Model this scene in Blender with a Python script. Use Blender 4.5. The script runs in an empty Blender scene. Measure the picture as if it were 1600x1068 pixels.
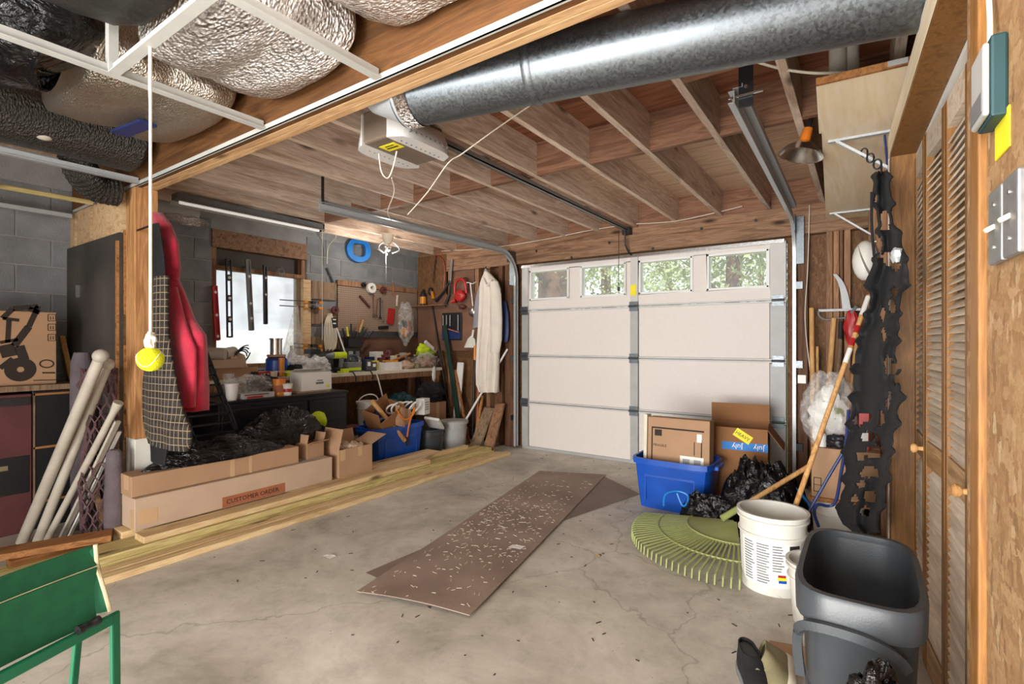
import bpy, bmesh, math, random
from mathutils import Vector, Matrix, noise
random.seed(7)
scene = bpy.context.scene
COL = scene.collection
# ---------------------------------------------------------------- camera
CAMZ = 1.24
FPX = 795.0
TH = math.atan2(550.0, 795.0)
CS, SN = math.cos(TH), math.sin(TH)
cam_d = bpy.data.cameras.new('camera')
cam_d.sensor_fit = 'HORIZONTAL'; cam_d.sensor_width = 36.0
cam_d.lens = 36.0 * FPX / 1600.0
cam_d.clip_start = 0.02; cam_d.clip_end = 300
cam = bpy.data.objects.new('camera', cam_d); COL.objects.link(cam)
cam.location = (0, 0, CAMZ); cam.rotation_euler = (math.pi / 2, 0, TH)
scene.camera = cam
# ---------------------------------------------------------------- world, lights, exposure
world = bpy.data.worlds.new('world'); scene.world = world; world.use_nodes = True
wn = world.node_tree; wn.nodes.clear()
w_out = wn.nodes.new('ShaderNodeOutputWorld'); w_bg = wn.nodes.new('ShaderNodeBackground')
w_bg.inputs['Color'].default_value = (0.86, 0.93, 1.0, 1); w_bg.inputs['Strength'].default_value = 1.1
wn.links.new(w_bg.outputs[0], w_out.inputs['Surface'])
def area_light(name, loc, target, size, size_y, power, color=(1, 0.96, 0.9)):
    l = bpy.data.lights.new(name, 'AREA'); l.shape = 'RECTANGLE'; l.size = size; l.size_y = size_y
    l.energy = power; l.color = color
    o = bpy.data.objects.new(name, l); COL.objects.link(o); o.location = loc
    o.rotation_euler = (Vector(target) - Vector(loc)).to_track_quat('-Z', 'Y').to_euler()
    return o
area_light('added_fill_behind', (-1.2, -4.2, 1.15), (-2.0, 4.0, 1.7), 3.4, 2.2, 350, (1, 0.985, 0.96))  # unseen soft fill added behind the camera to even out the light
area_light('added_upfill_behind', (-0.7, -1.2, 0.25), (-1.7, 2.6, 2.6), 1.5, 0.8, 46, (1, 0.97, 0.93))  # low unseen lamp added to brighten beam and joists from below
bulb_d = bpy.data.lights.new('bare_bulb_behind', 'POINT'); bulb_d.energy = 15; bulb_d.shadow_soft_size = 0.12; bulb_d.color = (1, 0.98, 0.95)
bulb = bpy.data.objects.new('bare_bulb_behind', bulb_d); COL.objects.link(bulb); bulb.location = (-0.62, 0.45, 2.0)
sun_d = bpy.data.lights.new('sun', 'SUN'); sun_d.energy = 3.0; sun_d.angle = 0.02; sun_d.color = (1, 0.95, 0.86)
sun = bpy.data.objects.new('sun', sun_d); COL.objects.link(sun)
sun.rotation_euler = (math.radians(38), math.radians(-8), math.radians(20)); sun.location = (0, 10, 12)
vs = scene.view_settings
vs.view_transform = 'Standard'; vs.look = 'None'; vs.exposure = 0.64; vs.gamma = 1.0; vs.use_curve_mapping = False
# ---------------------------------------------------------------- helpers
V = Vector
def at(x, y, X=None, Y=None, Z=None, d=None):
    """point of the place seen at photo pixel (x, y) on a plane X=, Y=, Z= or at depth d"""
    r = (x - 800.0) / FPX; u = (534.0 - y) / FPX
    dx, dy = r * CS - SN, r * SN + CS
    if X is not None: t = X / dx
    elif Y is not None: t = Y / dy
    elif Z is not None: t = (Z - CAMZ) / u
    else: t = d
    return V((dx * t, dy * t, CAMZ + u * t))
MW = {}
def frame(loc, rz=0.0, R=None):
    m = Matrix.Translation(V(loc)) @ (R.to_4x4() if R is not None else Matrix.Rotation(rz, 4, 'Z'))
    return m
def ortho(d):
    d = V(d).normalized()
    a = V((0, 0, 1)) if abs(d.z) < 0.9 else V((1, 0, 0))
    s = d.cross(a).normalized(); u = s.cross(d).normalized()
    return d, s, u
class G:
    def __init__(self): self.v = []; self.f = []
    def add(self, vs_, fs):
        b = len(self.v); self.v += [V(p) for p in vs_]; self.f += [tuple(i + b for i in q) for q in fs]; return self
    def box(self, c, s, M=None):
        c = V(c); x, y, z = s[0] / 2, s[1] / 2, s[2] / 2
        p = [V((i * x, j * y, k * z)) for i in (-1, 1) for j in (-1, 1) for k in (-1, 1)]
        if M is not None: p = [M @ q for q in p]
        return self.add([c + q for q in p], [(0, 1, 3, 2), (4, 6, 7, 5), (0, 4, 5, 1), (2, 3, 7, 6), (0, 2, 6, 4), (1, 5, 7, 3)])
    def bb(self, x0, x1, y0, y1, z0, z1):
        return self.box(((x0 + x1) / 2, (y0 + y1) / 2, (z0 + z1) / 2), (abs(x1 - x0), abs(y1 - y0), abs(z1 - z0)))
    def bar(self, a, b, w, h, up=None):
        a, b = V(a), V(b); d = (b - a).normalized()
        if up is None: _, s, u = ortho(d)
        else:
            s = d.cross(V(up)).normalized(); u = s.cross(d).normalized()
        s = s * w / 2; u = u * h / 2
        p = [a - s - u, a + s - u, a + s + u, a - s + u, b - s - u, b + s - u, b + s + u, b - s + u]
        return self.add(p, [(3, 2, 1, 0), (4, 5, 6, 7), (0, 1, 5, 4), (1, 2, 6, 5), (2, 3, 7, 6), (3, 0, 4, 7)])
    def cyl(self, a, b, r, r2=None, n=14, cap=True):
        a, b = V(a), V(b); r2 = r if r2 is None else r2
        d, s, u = ortho(b - a); p = []
        for q, rr in ((a, r), (b, r2)):
            for i in range(n):
                t = 2 * math.pi * i / n; p.append(q + (s * math.cos(t) + u * math.sin(t)) * rr)
        f = [(i, (i + 1) % n, n + (i + 1) % n, n + i) for i in range(n)]
        if cap: f += [tuple(range(n - 1, -1, -1)), tuple(range(n, 2 * n))]
        return self.add(p, f)
    def tube(self, pts, r, n=8, closed=False):
        pts = [V(p) for p in pts]; m = len(pts); p = []; prev = None
        for i, q in enumerate(pts):
            if closed: t = pts[(i + 1) % m] - pts[i - 1]
            else: t = pts[min(i + 1, m - 1)] - pts[max(i - 1, 0)]
            if t.length < 1e-9: t = V((0, 0, 1))
            t.normalize()
            if prev is None: _, s, u = ortho(t)
            else:
                s = prev - t * prev.dot(t)
                if s.length < 1e-6: _, s, u = ortho(t)
                s.normalize(); u = s.cross(t).normalized()
            prev = s
            rr = r[i] if isinstance(r, (list, tuple)) else r
            for k in range(n):
                a = 2 * math.pi * k / n; p.append(q + (s * math.cos(a) + u * math.sin(a)) * rr)
        f = []
        for i in range(m if closed else m - 1):
            j = (i + 1) % m
            for k in range(n): f.append((i * n + k, i * n + (k + 1) % n, j * n + (k + 1) % n, j * n + k))
        if not closed: f += [tuple(range(n - 1, -1, -1)), tuple(range((m - 1) * n, m * n))]
        return self.add(p, f)
    def lathe(self, c, prof, n=24, axis=(0, 0, 1), sx=1.0, sy=1.0):
        d, s, u = ortho(axis); c = V(c)
        if abs(d.z) > 0.99: s, u = V((1, 0, 0)), V((0, 1, 0))
        p = []; f = []; m = len(prof)
        for r, z in prof:
            for k in range(n):
                a = 2 * math.pi * k / n
                p.append(c + d * z + (s * math.cos(a) * sx + u * math.sin(a) * sy) * max(r, 1e-4))
        for i in range(m - 1):
            for k in range(n): f.append((i * n + k, i * n + (k + 1) % n, (i + 1) * n + (k + 1) % n, (i + 1) * n + k))
        if prof[0][0] > 1e-3: pass
        return self.add(p, f)
    def ball(self, c, r, s=(1, 1, 1), nu=18, nv=10, M=None):
        p = []; f = []
        for j in range(nv + 1):
            ph = math.pi * j / nv
            for i in range(nu):
                a = 2 * math.pi * i / nu
                q = V((math.sin(ph) * math.cos(a) * s[0], math.sin(ph) * math.sin(a) * s[1], math.cos(ph) * s[2])) * r
                p.append(V(c) + (M @ q if M is not None else q))
        for j in range(nv):
            for i in range(nu): f.append((j * nu + i, (j + 1) * nu + i, (j + 1) * nu + (i + 1) % nu, j * nu + (i + 1) % nu))
        return self.add(p, f)
    def blob(self, c, s, seed=0, amp=0.25, freq=2.2, nu=40, nv=24, floor=None, ridge=True):
        """crumpled bag / rag: a noise-folded ellipsoid, flattened onto floor"""
        c = V(c); p = []; f = []
        for j in range(nv + 1):
            ph = math.pi * j / nv
            for i in range(nu):
                a = 2 * math.pi * i / nu
                q = V((math.sin(ph) * math.cos(a), math.sin(ph) * math.sin(a), math.cos(ph)))
                o = V((seed * 7.3, seed * 3.1, seed * 1.7))
                n1 = noise.noise(q * freq + o); n2 = noise.noise(q * freq * 2.3 + o * 2); n3 = noise.noise(q * freq * 5 + o)
                if ridge: k = 1 + amp * (n1 + 0.9 * (0.35 - abs(n2)) + 0.5 * (0.25 - abs(n3)))
                else: k = 1 + amp * (n1 + 0.5 * n2)
                w = c + V((q.x * s[0], q.y * s[1], q.z * s[2])) * k
                if floor is not None and w.z < floor: w.z = floor + 0.002 * (j % 2)
                p.append(w)
        for j in range(nv):
            for i in range(nu): f.append((j * nu + i, (j + 1) * nu + i, (j + 1) * nu + (i + 1) % nu, j * nu + (i + 1) % nu))
        return self.add(p, f)
    def mound(self, c, lx, ly, h, base, seed, nu=56, nv=40, full=False):
        """slumped plastic bag: a folded height field on a base plane"""
        c = V(c)
        def fn(u, v, top):
            a = u * 2 * math.pi; r = v
            e = 1 + 0.22 * noise.noise(V((math.cos(a) * 1.6 + seed, math.sin(a) * 1.6, seed)))
            x, y = math.cos(a) * r * e, math.sin(a) * r * e
            q = V((x * 1.8 + seed, y * 1.8, seed * 0.7))
            w = noise.noise(q); k = abs(noise.noise(q * 2.2 + V((w * 1.5, 0, 3)))); k2 = abs(noise.noise(q * 4.5 + V((0, w * 2, 7))))
            z = h * (1 - r ** 2.4) * (0.72 + 0.55 * w + 0.45 * (0.3 - k) + 0.22 * (0.25 - k2)) if not full else h * (max(0.0, 1 - r ** 4) ** 0.7) * (0.78 + 0.35 * w + 0.40 * (0.3 - k) + 0.16 * (0.25 - k2))
            return V((c.x + x * lx, c.y + y * ly, base + (max(0.004, z) if top else 0.0)))
        P = [[fn(i / nu, j / nv, True) for i in range(nu)] for j in range(1, nv + 1)]
        n0 = len(self.v); pts = [fn(0, 0.0, True)] + [q for r in P for q in r]; fs = []
        for i in range(nu): fs.append((0, 1 + i, 1 + (i + 1) % nu))
        for j in range(nv - 1):
            for i in range(nu): fs.append((1 + j * nu + i, 1 + (j + 1) * nu + i, 1 + (j + 1) * nu + (i + 1) % nu, 1 + j * nu + (i + 1) % nu))
        low = [V((q.x, q.y, base)) for q in P[-1]]; b = len(pts); pts += low
        for i in range(nu): fs.append((1 + (nv - 1) * nu + i, b + i, b + (i + 1) % nu, 1 + (nv - 1) * nu + (i + 1) % nu))
        fs.append(tuple(b + i for i in range(nu - 1, -1, -1)))
        return self.add(pts, fs)
    def rings(self, rr, closed=True, cap=True):
        n = len(rr[0]); p = [q for r in rr for q in r]; f = []
        for i in range(len(rr) - 1):
            for k in range(n if closed else n - 1):
                f.append((i * n + k, i * n + (k + 1) % n, (i + 1) * n + (k + 1) % n, (i + 1) * n + k))
        if cap and closed: f += [tuple(range(n - 1, -1, -1)), tuple(range((len(rr) - 1) * n, len(rr) * n))]
        return self.add(p, f)
    def prism(self, pts, vec):
        """extrude polygon (3D points) by vec"""
        pts = [V(p) for p in pts]; n = len(pts); vec = V(vec)
        return self.add(pts + [q + vec for q in pts], [tuple(range(n - 1, -1, -1)), tuple(range(n, 2 * n))] +
                        [(i, (i + 1) % n, n + (i + 1) % n, n + i) for i in range(n)])
    def sheet(self, fn, nu, nv, th=0.0, nrm=None):
        """fn(u, v) -> point; thickness th along per-point normal"""
        P = [[V(fn(i / nu, j / nv)) for j in range(nv + 1)] for i in range(nu + 1)]
        pts = [q for r in P for q in r]; w = nv + 1
        f = [(i * w + j, (i + 1) * w + j, (i + 1) * w + j + 1, i * w + j + 1) for i in range(nu) for j in range(nv)]
        if th:
            N = []
            for i in range(nu + 1):
                for j in range(nv + 1):
                    a = P[min(i + 1, nu)][j] - P[max(i - 1, 0)][j]; b = P[i][min(j + 1, nv)] - P[i][max(j - 1, 0)]
                    c = a.cross(b); N.append(c.normalized() if c.length > 1e-12 else V((0, 0, 1)))
            m = len(pts); pts = pts + [q + n_ * th for q, n_ in zip(pts, N)]
            f = [tuple(reversed(q)) for q in f] + [tuple(k + m for k in q) for q in f]
            E = [i * w for i in range(nu + 1)] + [nu * w + j for j in range(1, nv + 1)] + [i * w + nv for i in range(nu - 1, -1, -1)] + [j for j in range(nv - 1, 0, -1)]
            for k in range(len(E)):
                a, b = E[k], E[(k + 1) % len(E)]; f.append((a, b, b + m, a + m))
        return self.add(pts, f)
    def xf(self, M): self.v = [M @ q for q in self.v]; return self
def obox(cx, cy, z0, sx, sy, h, wall, taper=0.0): pass
def mesh_of(g, name, mtx=None, smooth=False):
    inv = mtx.inverted() if mtx is not None else None
    vv = [tuple(inv @ p) if inv is not None else tuple(p) for p in g.v]
    me = bpy.data.meshes.new(name); me.from_pydata(vv, [], g.f); me.update()
    bm = bmesh.new(); bm.from_mesh(me)
    bmesh.ops.remove_doubles(bm, verts=bm.verts, dist=1e-6)
    bmesh.ops.recalc_face_normals(bm, faces=bm.faces); bm.to_mesh(me); bm.free()
    if smooth:
        me.shade_smooth()
        me.set_sharp_from_angle(angle=math.radians(38 if smooth is True else smooth))
    return me
def finish(o, m, bev):
    if m is not None: o.data.materials.append(m)
    if bev:
        b = o.modifiers.new('bevel', 'BEVEL'); b.width = bev; b.segments = 2; b.limit_method = 'ANGLE'; b.angle_limit = math.radians(40)
    return o
def tag(o, label=None, cat=None, group=None, kind=None):
    if label: o['label'] = label
    if cat: o['category'] = cat
    if group: o['group'] = group
    if kind: o['kind'] = kind
    return o
def thing(name, label, cat, loc, rz=0.0, group=None, R=None):
    o = bpy.data.objects.new(name, None); COL.objects.link(o); o.empty_display_size = 0.05
    m = frame(loc, rz, R); o.matrix_world = m; MW[o.name] = m
    return tag(o, label, cat, group)
def part(name, g, m, parent, smooth=False, bev=0, local=False, label=None, kind=None):
    mt = MW[parent.name]
    o = bpy.data.objects.new(name, mesh_of(g, name, None if local else mt, smooth)); COL.objects.link(o)
    o.parent = parent; MW[o.name] = mt
    finish(o, m, bev)
    if label: o['label'] = label
    if kind: o['kind'] = kind
    return o
def solo(name, g, m, label, cat, group=None, smooth=False, bev=0, kind=None):
    xs = [p.x for p in g.v]; ys = [p.y for p in g.v]; zs = [p.z for p in g.v]
    loc = ((min(xs) + max(xs)) / 2, (min(ys) + max(ys)) / 2, min(zs)); mt = frame(loc)
    o = bpy.data.objects.new(name, mesh_of(g, name, mt, smooth)); COL.objects.link(o); o.matrix_world = mt; MW[o.name] = mt
    finish(o, m, bev); return tag(o, label, cat, group, kind)
def struct(name, g, m, bev=0, smooth=False):
    o = bpy.data.objects.new(name, mesh_of(g, name, None, smooth)); COL.objects.link(o); MW[o.name] = Matrix.Identity(4)
    finish(o, m, bev); o['kind'] = 'structure'; return o
def link_copy(src, parent, loc=None, rot=None):
    c = src.copy(); COL.objects.link(c); c.parent = parent
    if loc is not None: c.location = loc
    if rot is not None: c.rotation_euler = rot
    return c
def dup(root, loc, rz=None, label=None, group=None):
    c = root.copy(); COL.objects.link(c); c.location = loc
    if rz is not None: c.rotation_euler = (0, 0, rz)
    if label: c['label'] = label
    if group: c['group'] = group
    for ch in [o for o in bpy.data.objects if o.parent == root]:
        k = ch.copy(); COL.objects.link(k); k.parent = c
        for gg in [o for o in bpy.data.objects if o.parent == ch]:
            k2 = gg.copy(); COL.objects.link(k2); k2.parent = k
    return c
def text_part(name, s, size, origin, xdir, ydir, m, parent, depth=0.0006, align='LEFT'):
    """lettering as a thin mesh: origin at the left of the baseline, xdir along the line, ydir up"""
    cu = bpy.data.curves.new('txt', 'FONT'); cu.body = s; cu.size = size; cu.extrude = depth; cu.align_x = align
    cu.resolution_u = 2
    to = bpy.data.objects.new('txt', cu); COL.objects.link(to)
    dg = bpy.context.evaluated_depsgraph_get(); me = bpy.data.meshes.new_from_object(to.evaluated_get(dg))
    bpy.data.objects.remove(to)
    xd, yd = V(xdir).normalized(), V(ydir).normalized(); zd = xd.cross(yd).normalized()
    M = Matrix(((xd.x, yd.x, zd.x, origin[0]), (xd.y, yd.y, zd.y, origin[1]), (xd.z, yd.z, zd.z, origin[2]), (0, 0, 0, 1)))
    me.transform(MW[parent.name].inverted() @ M)
    o = bpy.data.objects.new(name, me); COL.objects.link(o); o.parent = parent; MW[o.name] = MW[parent.name]
    me.materials.clear(); me.materials.append(m); return o
def arc(c, r, a0, a1, n, u, v):
    return [V(c) + V(u) * r * math.cos(a0 + (a1 - a0) * i / n) + V(v) * r * math.sin(a0 + (a1 - a0) * i / n) for i in range(n + 1)]
def bez(*P, n=16):
    P = [V(p) for p in P]; out = []
    for i in range(n + 1):
        t = i / n; q = list(P)
        while len(q) > 1: q = [q[k] * (1 - t) + q[k + 1] * t for k in range(len(q) - 1)]
        out.append(q[0])
    return out
def spline(P, n=8):
    P = [V(p) for p in P]; out = []
    for i in range(len(P) - 1):
        p0, p1, p2, p3 = P[max(i - 1, 0)], P[i], P[i + 1], P[min(i + 2, len(P) - 1)]
        for k in range(n):
            t = k / n
            out.append(0.5 * ((2 * p1) + (p2 - p0) * t + (2 * p0 - 5 * p1 + 4 * p2 - p3) * t * t + (3 * p1 - p0 - 3 * p2 + p3) * t ** 3))
    out.append(P[-1]); return out
# ---------------------------------------------------------------- materials
def nt(name):
    m = bpy.data.materials.new(name); m.use_nodes = True
    t = m.node_tree; return m, t, t.nodes['Principled BSDF']
def ramp(t, stops, interp='LINEAR'):
    r = t.nodes.new('ShaderNodeValToRGB'); e = r.color_ramp; e.interpolation = interp
    while len(e.elements) < len(stops): e.elements.new(0.5)
    for k, (p, c) in enumerate(stops):
        e.elements[k].position = p; e.elements[k].color = (c[0], c[1], c[2], 1) if not isinstance(c, float) else (c, c, c, 1)
    return r
def coords(t, scale=(1, 1, 1), rnd=True, rot=(0, 0, 0)):
    tc = t.nodes.new('ShaderNodeTexCoord'); mp = t.nodes.new('ShaderNodeMapping')
    mp.inputs['Scale'].default_value = scale; mp.inputs['Rotation'].default_value = rot
    if rnd:
        oi = t.nodes.new('ShaderNodeObjectInfo'); va = t.nodes.new('ShaderNodeVectorMath'); va.operation = 'MULTIPLY_ADD'
        cb = t.nodes.new('ShaderNodeCombineXYZ')
        for k in range(3): t.links.new(oi.outputs['Random'], cb.inputs[k])
        va.inputs[1].default_value = (17.0, 29.0, 23.0)
        t.links.new(cb.outputs[0], va.inputs[0]); t.links.new(tc.outputs['Object'], va.inputs[2])
        t.links.new(va.outputs[0], mp.inputs['Vector'])
    else: t.links.new(tc.outputs['Object'], mp.inputs['Vector'])
    return mp
def mixc(t, fac, a, b, typ='MIX'):
    n = t.nodes.new('ShaderNodeMix'); n.data_type = 'RGBA'; n.blend_type = typ
    for s, x in ((n.inputs[0], fac), (n.inputs[6], a), (n.inputs[7], b)):
        if hasattr(x, 'links') or hasattr(x, 'is_linked'): t.links.new(x, s)
        elif isinstance(x, (int, float)): s.default_value = x
        else: s.default_value = (x[0], x[1], x[2], 1)
    return n.outputs[2]
def bump(t, b, h, strength, dist=0.01):
    n = t.nodes.new('ShaderNodeBump'); n.inputs['Strength'].default_value = strength; n.inputs['Distance'].default_value = dist
    t.links.new(h, n.inputs['Height']); t.links.new(n.outputs[0], b.inputs['Normal'])
def lin(c):
    """sRGB 0-255 -> linear"""
    return tuple(((x / 255) / 12.92 if x / 255 <= 0.04045 else ((x / 255 + 0.055) / 1.055) ** 2.4) for x in c)
def plain(name, rgb, rough=0.6, metal=0.0, var=0.12, scale=8.0, bmp=0.0, bscale=60.0, spec=0.5, rgb2=None, detail=5.0, sheen=0.0):
    m, t, b = nt(name); c = lin(rgb)
    mp = coords(t); n = t.nodes.new('ShaderNodeTexNoise'); n.inputs['Scale'].default_value = scale; n.inputs['Detail'].default_value = detail
    t.links.new(mp.outputs[0], n.inputs['Vector'])
    c2 = lin(rgb2) if rgb2 else tuple(min(1, x * (1 + var)) for x in c)
    c1 = c if rgb2 else tuple(x * (1 - var) for x in c)
    r = ramp(t, [(0.3, c1), (0.7, c2)]); t.links.new(n.outputs['Fac'], r.inputs[0])
    t.links.new(r.outputs[0], b.inputs['Base Color'])
    b.inputs['Roughness'].default_value = rough; b.inputs['Metallic'].default_value = metal
    b.inputs['Specular IOR Level'].default_value = spec
    if sheen: b.inputs['Sheen Weight'].default_value = sheen
    if bmp:
        n2 = t.nodes.new('ShaderNodeTexNoise'); n2.inputs['Scale'].default_value = bscale; n2.inputs['Detail'].default_value = 4
        t.links.new(mp.outputs[0], n2.inputs['Vector']); bump(t, b, n2.outputs['Fac'], bmp)
    return m
def wood(name, dark, light, axis='Y', rough=0.7, grain=1.0, knots=True, bmp=0.15):
    m, t, b = nt(name)
    sc = {'X': (1.2, 14, 14), 'Y': (14, 1.2, 14), 'Z': (14, 14, 1.2)}[axis]
    mp = coords(t, tuple(s * grain for s in sc))
    n = t.nodes.new('ShaderNodeTexNoise'); n.inputs['Scale'].default_value = 1.6; n.inputs['Detail'].default_value = 6; n.inputs['Distortion'].default_value = 0.9
    t.links.new(mp.outputs[0], n.inputs['Vector'])
    n2 = t.nodes.new('ShaderNodeTexNoise'); n2.inputs['Scale'].default_value = 9; n2.inputs['Detail'].default_value = 3
    t.links.new(mp.outputs[0], n2.inputs['Vector'])
    d, l = lin(dark), lin(light)
    mid = tuple((a + c) / 2 for a, c in zip(d, l))
    r = ramp(t, [(0.28, d), (0.45, mid), (0.52, l), (0.6, mid), (0.75, l)]); t.links.new(n.outputs['Fac'], r.inputs[0])
    col = mixc(t, 0.35, r.outputs[0], n2.outputs['Fac'], 'OVERLAY')
    if knots:
        sk = {'X': (2.2, 7, 7), 'Y': (7, 2.2, 7), 'Z': (7, 7, 2.2)}[axis]
        mk = coords(t, sk); vo = t.nodes.new('ShaderNodeTexVoronoi'); vo.inputs['Scale'].default_value = 0.8
        t.links.new(mk.outputs[0], vo.inputs['Vector'])
        rk = ramp(t, [(0.05, 1.0), (0.16, 0.0)]); t.links.new(vo.outputs['Distance'], rk.inputs[0])
        col = mixc(t, rk.outputs[0], col, tuple(x * 0.35 for x in d))
    oi = t.nodes.new('ShaderNodeObjectInfo'); rr = ramp(t, [(0, 0.82), (1, 1.12)]); t.links.new(oi.outputs['Random'], rr.inputs[0])
    col = mixc(t, 1.0, col, rr.outputs[0], 'MULTIPLY')
    t.links.new(col, b.inputs['Base Color']); b.inputs['Roughness'].default_value = rough
    b.inputs['Specular IOR Level'].default_value = 0.3
    bump(t, b, n.outputs['Fac'], bmp, 0.004)
    return m
def metal(name, rgb, rough=0.35, spangle=0.0, scale=60, bmp=0.0, var=0.15, met=1.0):
    m, t, b = nt(name); c = lin(rgb); mp = coords(t)
    vo = t.nodes.new('ShaderNodeTexVoronoi' if spangle else 'ShaderNodeTexNoise'); vo.inputs['Scale'].default_value = scale
    t.links.new(mp.outputs[0], vo.inputs['Vector'])
    o = vo.outputs['Color'] if spangle else vo.outputs['Fac']
    r = ramp(t, [(0.2, tuple(x * (1 - var) for x in c)), (0.8, tuple(min(1, x * (1 + var)) for x in c))]); t.links.new(o, r.inputs[0])
    t.links.new(r.outputs[0], b.inputs['Base Color'])
    r2 = ramp(t, [(0.0, rough * 0.75), (1.0, min(1, rough * 1.3))]); t.links.new(o, r2.inputs[0]); t.links.new(r2.outputs[0], b.inputs['Roughness'])
    b.inputs['Metallic'].default_value = met
    if bmp:
        n2 = t.nodes.new('ShaderNodeTexNoise'); n2.inputs['Scale'].default_value = 14; n2.inputs['Detail'].default_value = 6
        t.links.new(mp.outputs[0], n2.inputs['Vector']); bump(t, b, n2.outputs['Fac'], bmp, 0.03)
    return m
def foil(name, rgb, freq=9.0, rough=0.28, strength=0.9, met=0.9):
    m, t, b = nt(name); mp = coords(t, (1, 1.9, 1))
    n = t.nodes.new('ShaderNodeTexNoise'); n.inputs['Scale'].default_value = freq; n.inputs['Detail'].default_value = 9; n.inputs['Roughness'].default_value = 0.7; n.inputs['Distortion'].default_value = 1.8
    t.links.new(mp.outputs[0], n.inputs['Vector'])
    vo = t.nodes.new('ShaderNodeTexVoronoi'); vo.inputs['Scale'].default_value = freq * 3.2; vo.inputs['Randomness'].default_value = 1.0; t.links.new(mp.outputs[0], vo.inputs['Vector'])
    mm = t.nodes.new('ShaderNodeMath'); mm.operation = 'ADD'; t.links.new(n.outputs['Fac'], mm.inputs[0]); t.links.new(vo.outputs['Distance'], mm.inputs[1])
    c = lin(rgb); r = ramp(t, [(0.3, tuple(x * 0.7 for x in c)), (0.65, c)]); t.links.new(n.outputs['Fac'], r.inputs[0])
    t.links.new(r.outputs[0], b.inputs['Base Color']); b.inputs['Metallic'].default_value = met; b.inputs['Roughness'].default_value = rough
    bump(t, b, mm.outputs[0], strength, 0.035); return m
def plastic_film(name, rgb, alpha=0.35, rough=0.18):
    m, t, b = nt(name); mp = coords(t)
    n = t.nodes.new('ShaderNodeTexNoise'); n.inputs['Scale'].default_value = 8; n.inputs['Detail'].default_value = 4; n.inputs['Distortion'].default_value = 2.5
    t.links.new(mp.outputs[0], n.inputs['Vector'])
    b.inputs['Base Color'].default_value = (*lin(rgb), 1); b.inputs['Roughness'].default_value = rough
    r = ramp(t, [(0.35, alpha * 0.5), (0.7, min(1.0, alpha * 1.8))]); t.links.new(n.outputs['Fac'], r.inputs[0])
    t.links.new(r.outputs[0], b.inputs['Alpha']); bump(t, b, n.outputs['Fac'], 0.6, 0.02); return m
def bagmat(name, rgb, rough=0.15):
    m, t, b = nt(name); mp = coords(t, (1, 1, 1.7))
    n = t.nodes.new('ShaderNodeTexNoise'); n.inputs['Scale'].default_value = 6; n.inputs['Detail'].default_value = 5; n.inputs['Distortion'].default_value = 2.6
    t.links.new(mp.outputs[0], n.inputs['Vector'])
    b.inputs['Base Color'].default_value = (*lin(rgb), 1); b.inputs['Roughness'].default_value = rough
    bump(t, b, n.outputs['Fac'], 0.8, 0.04); return m
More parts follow.
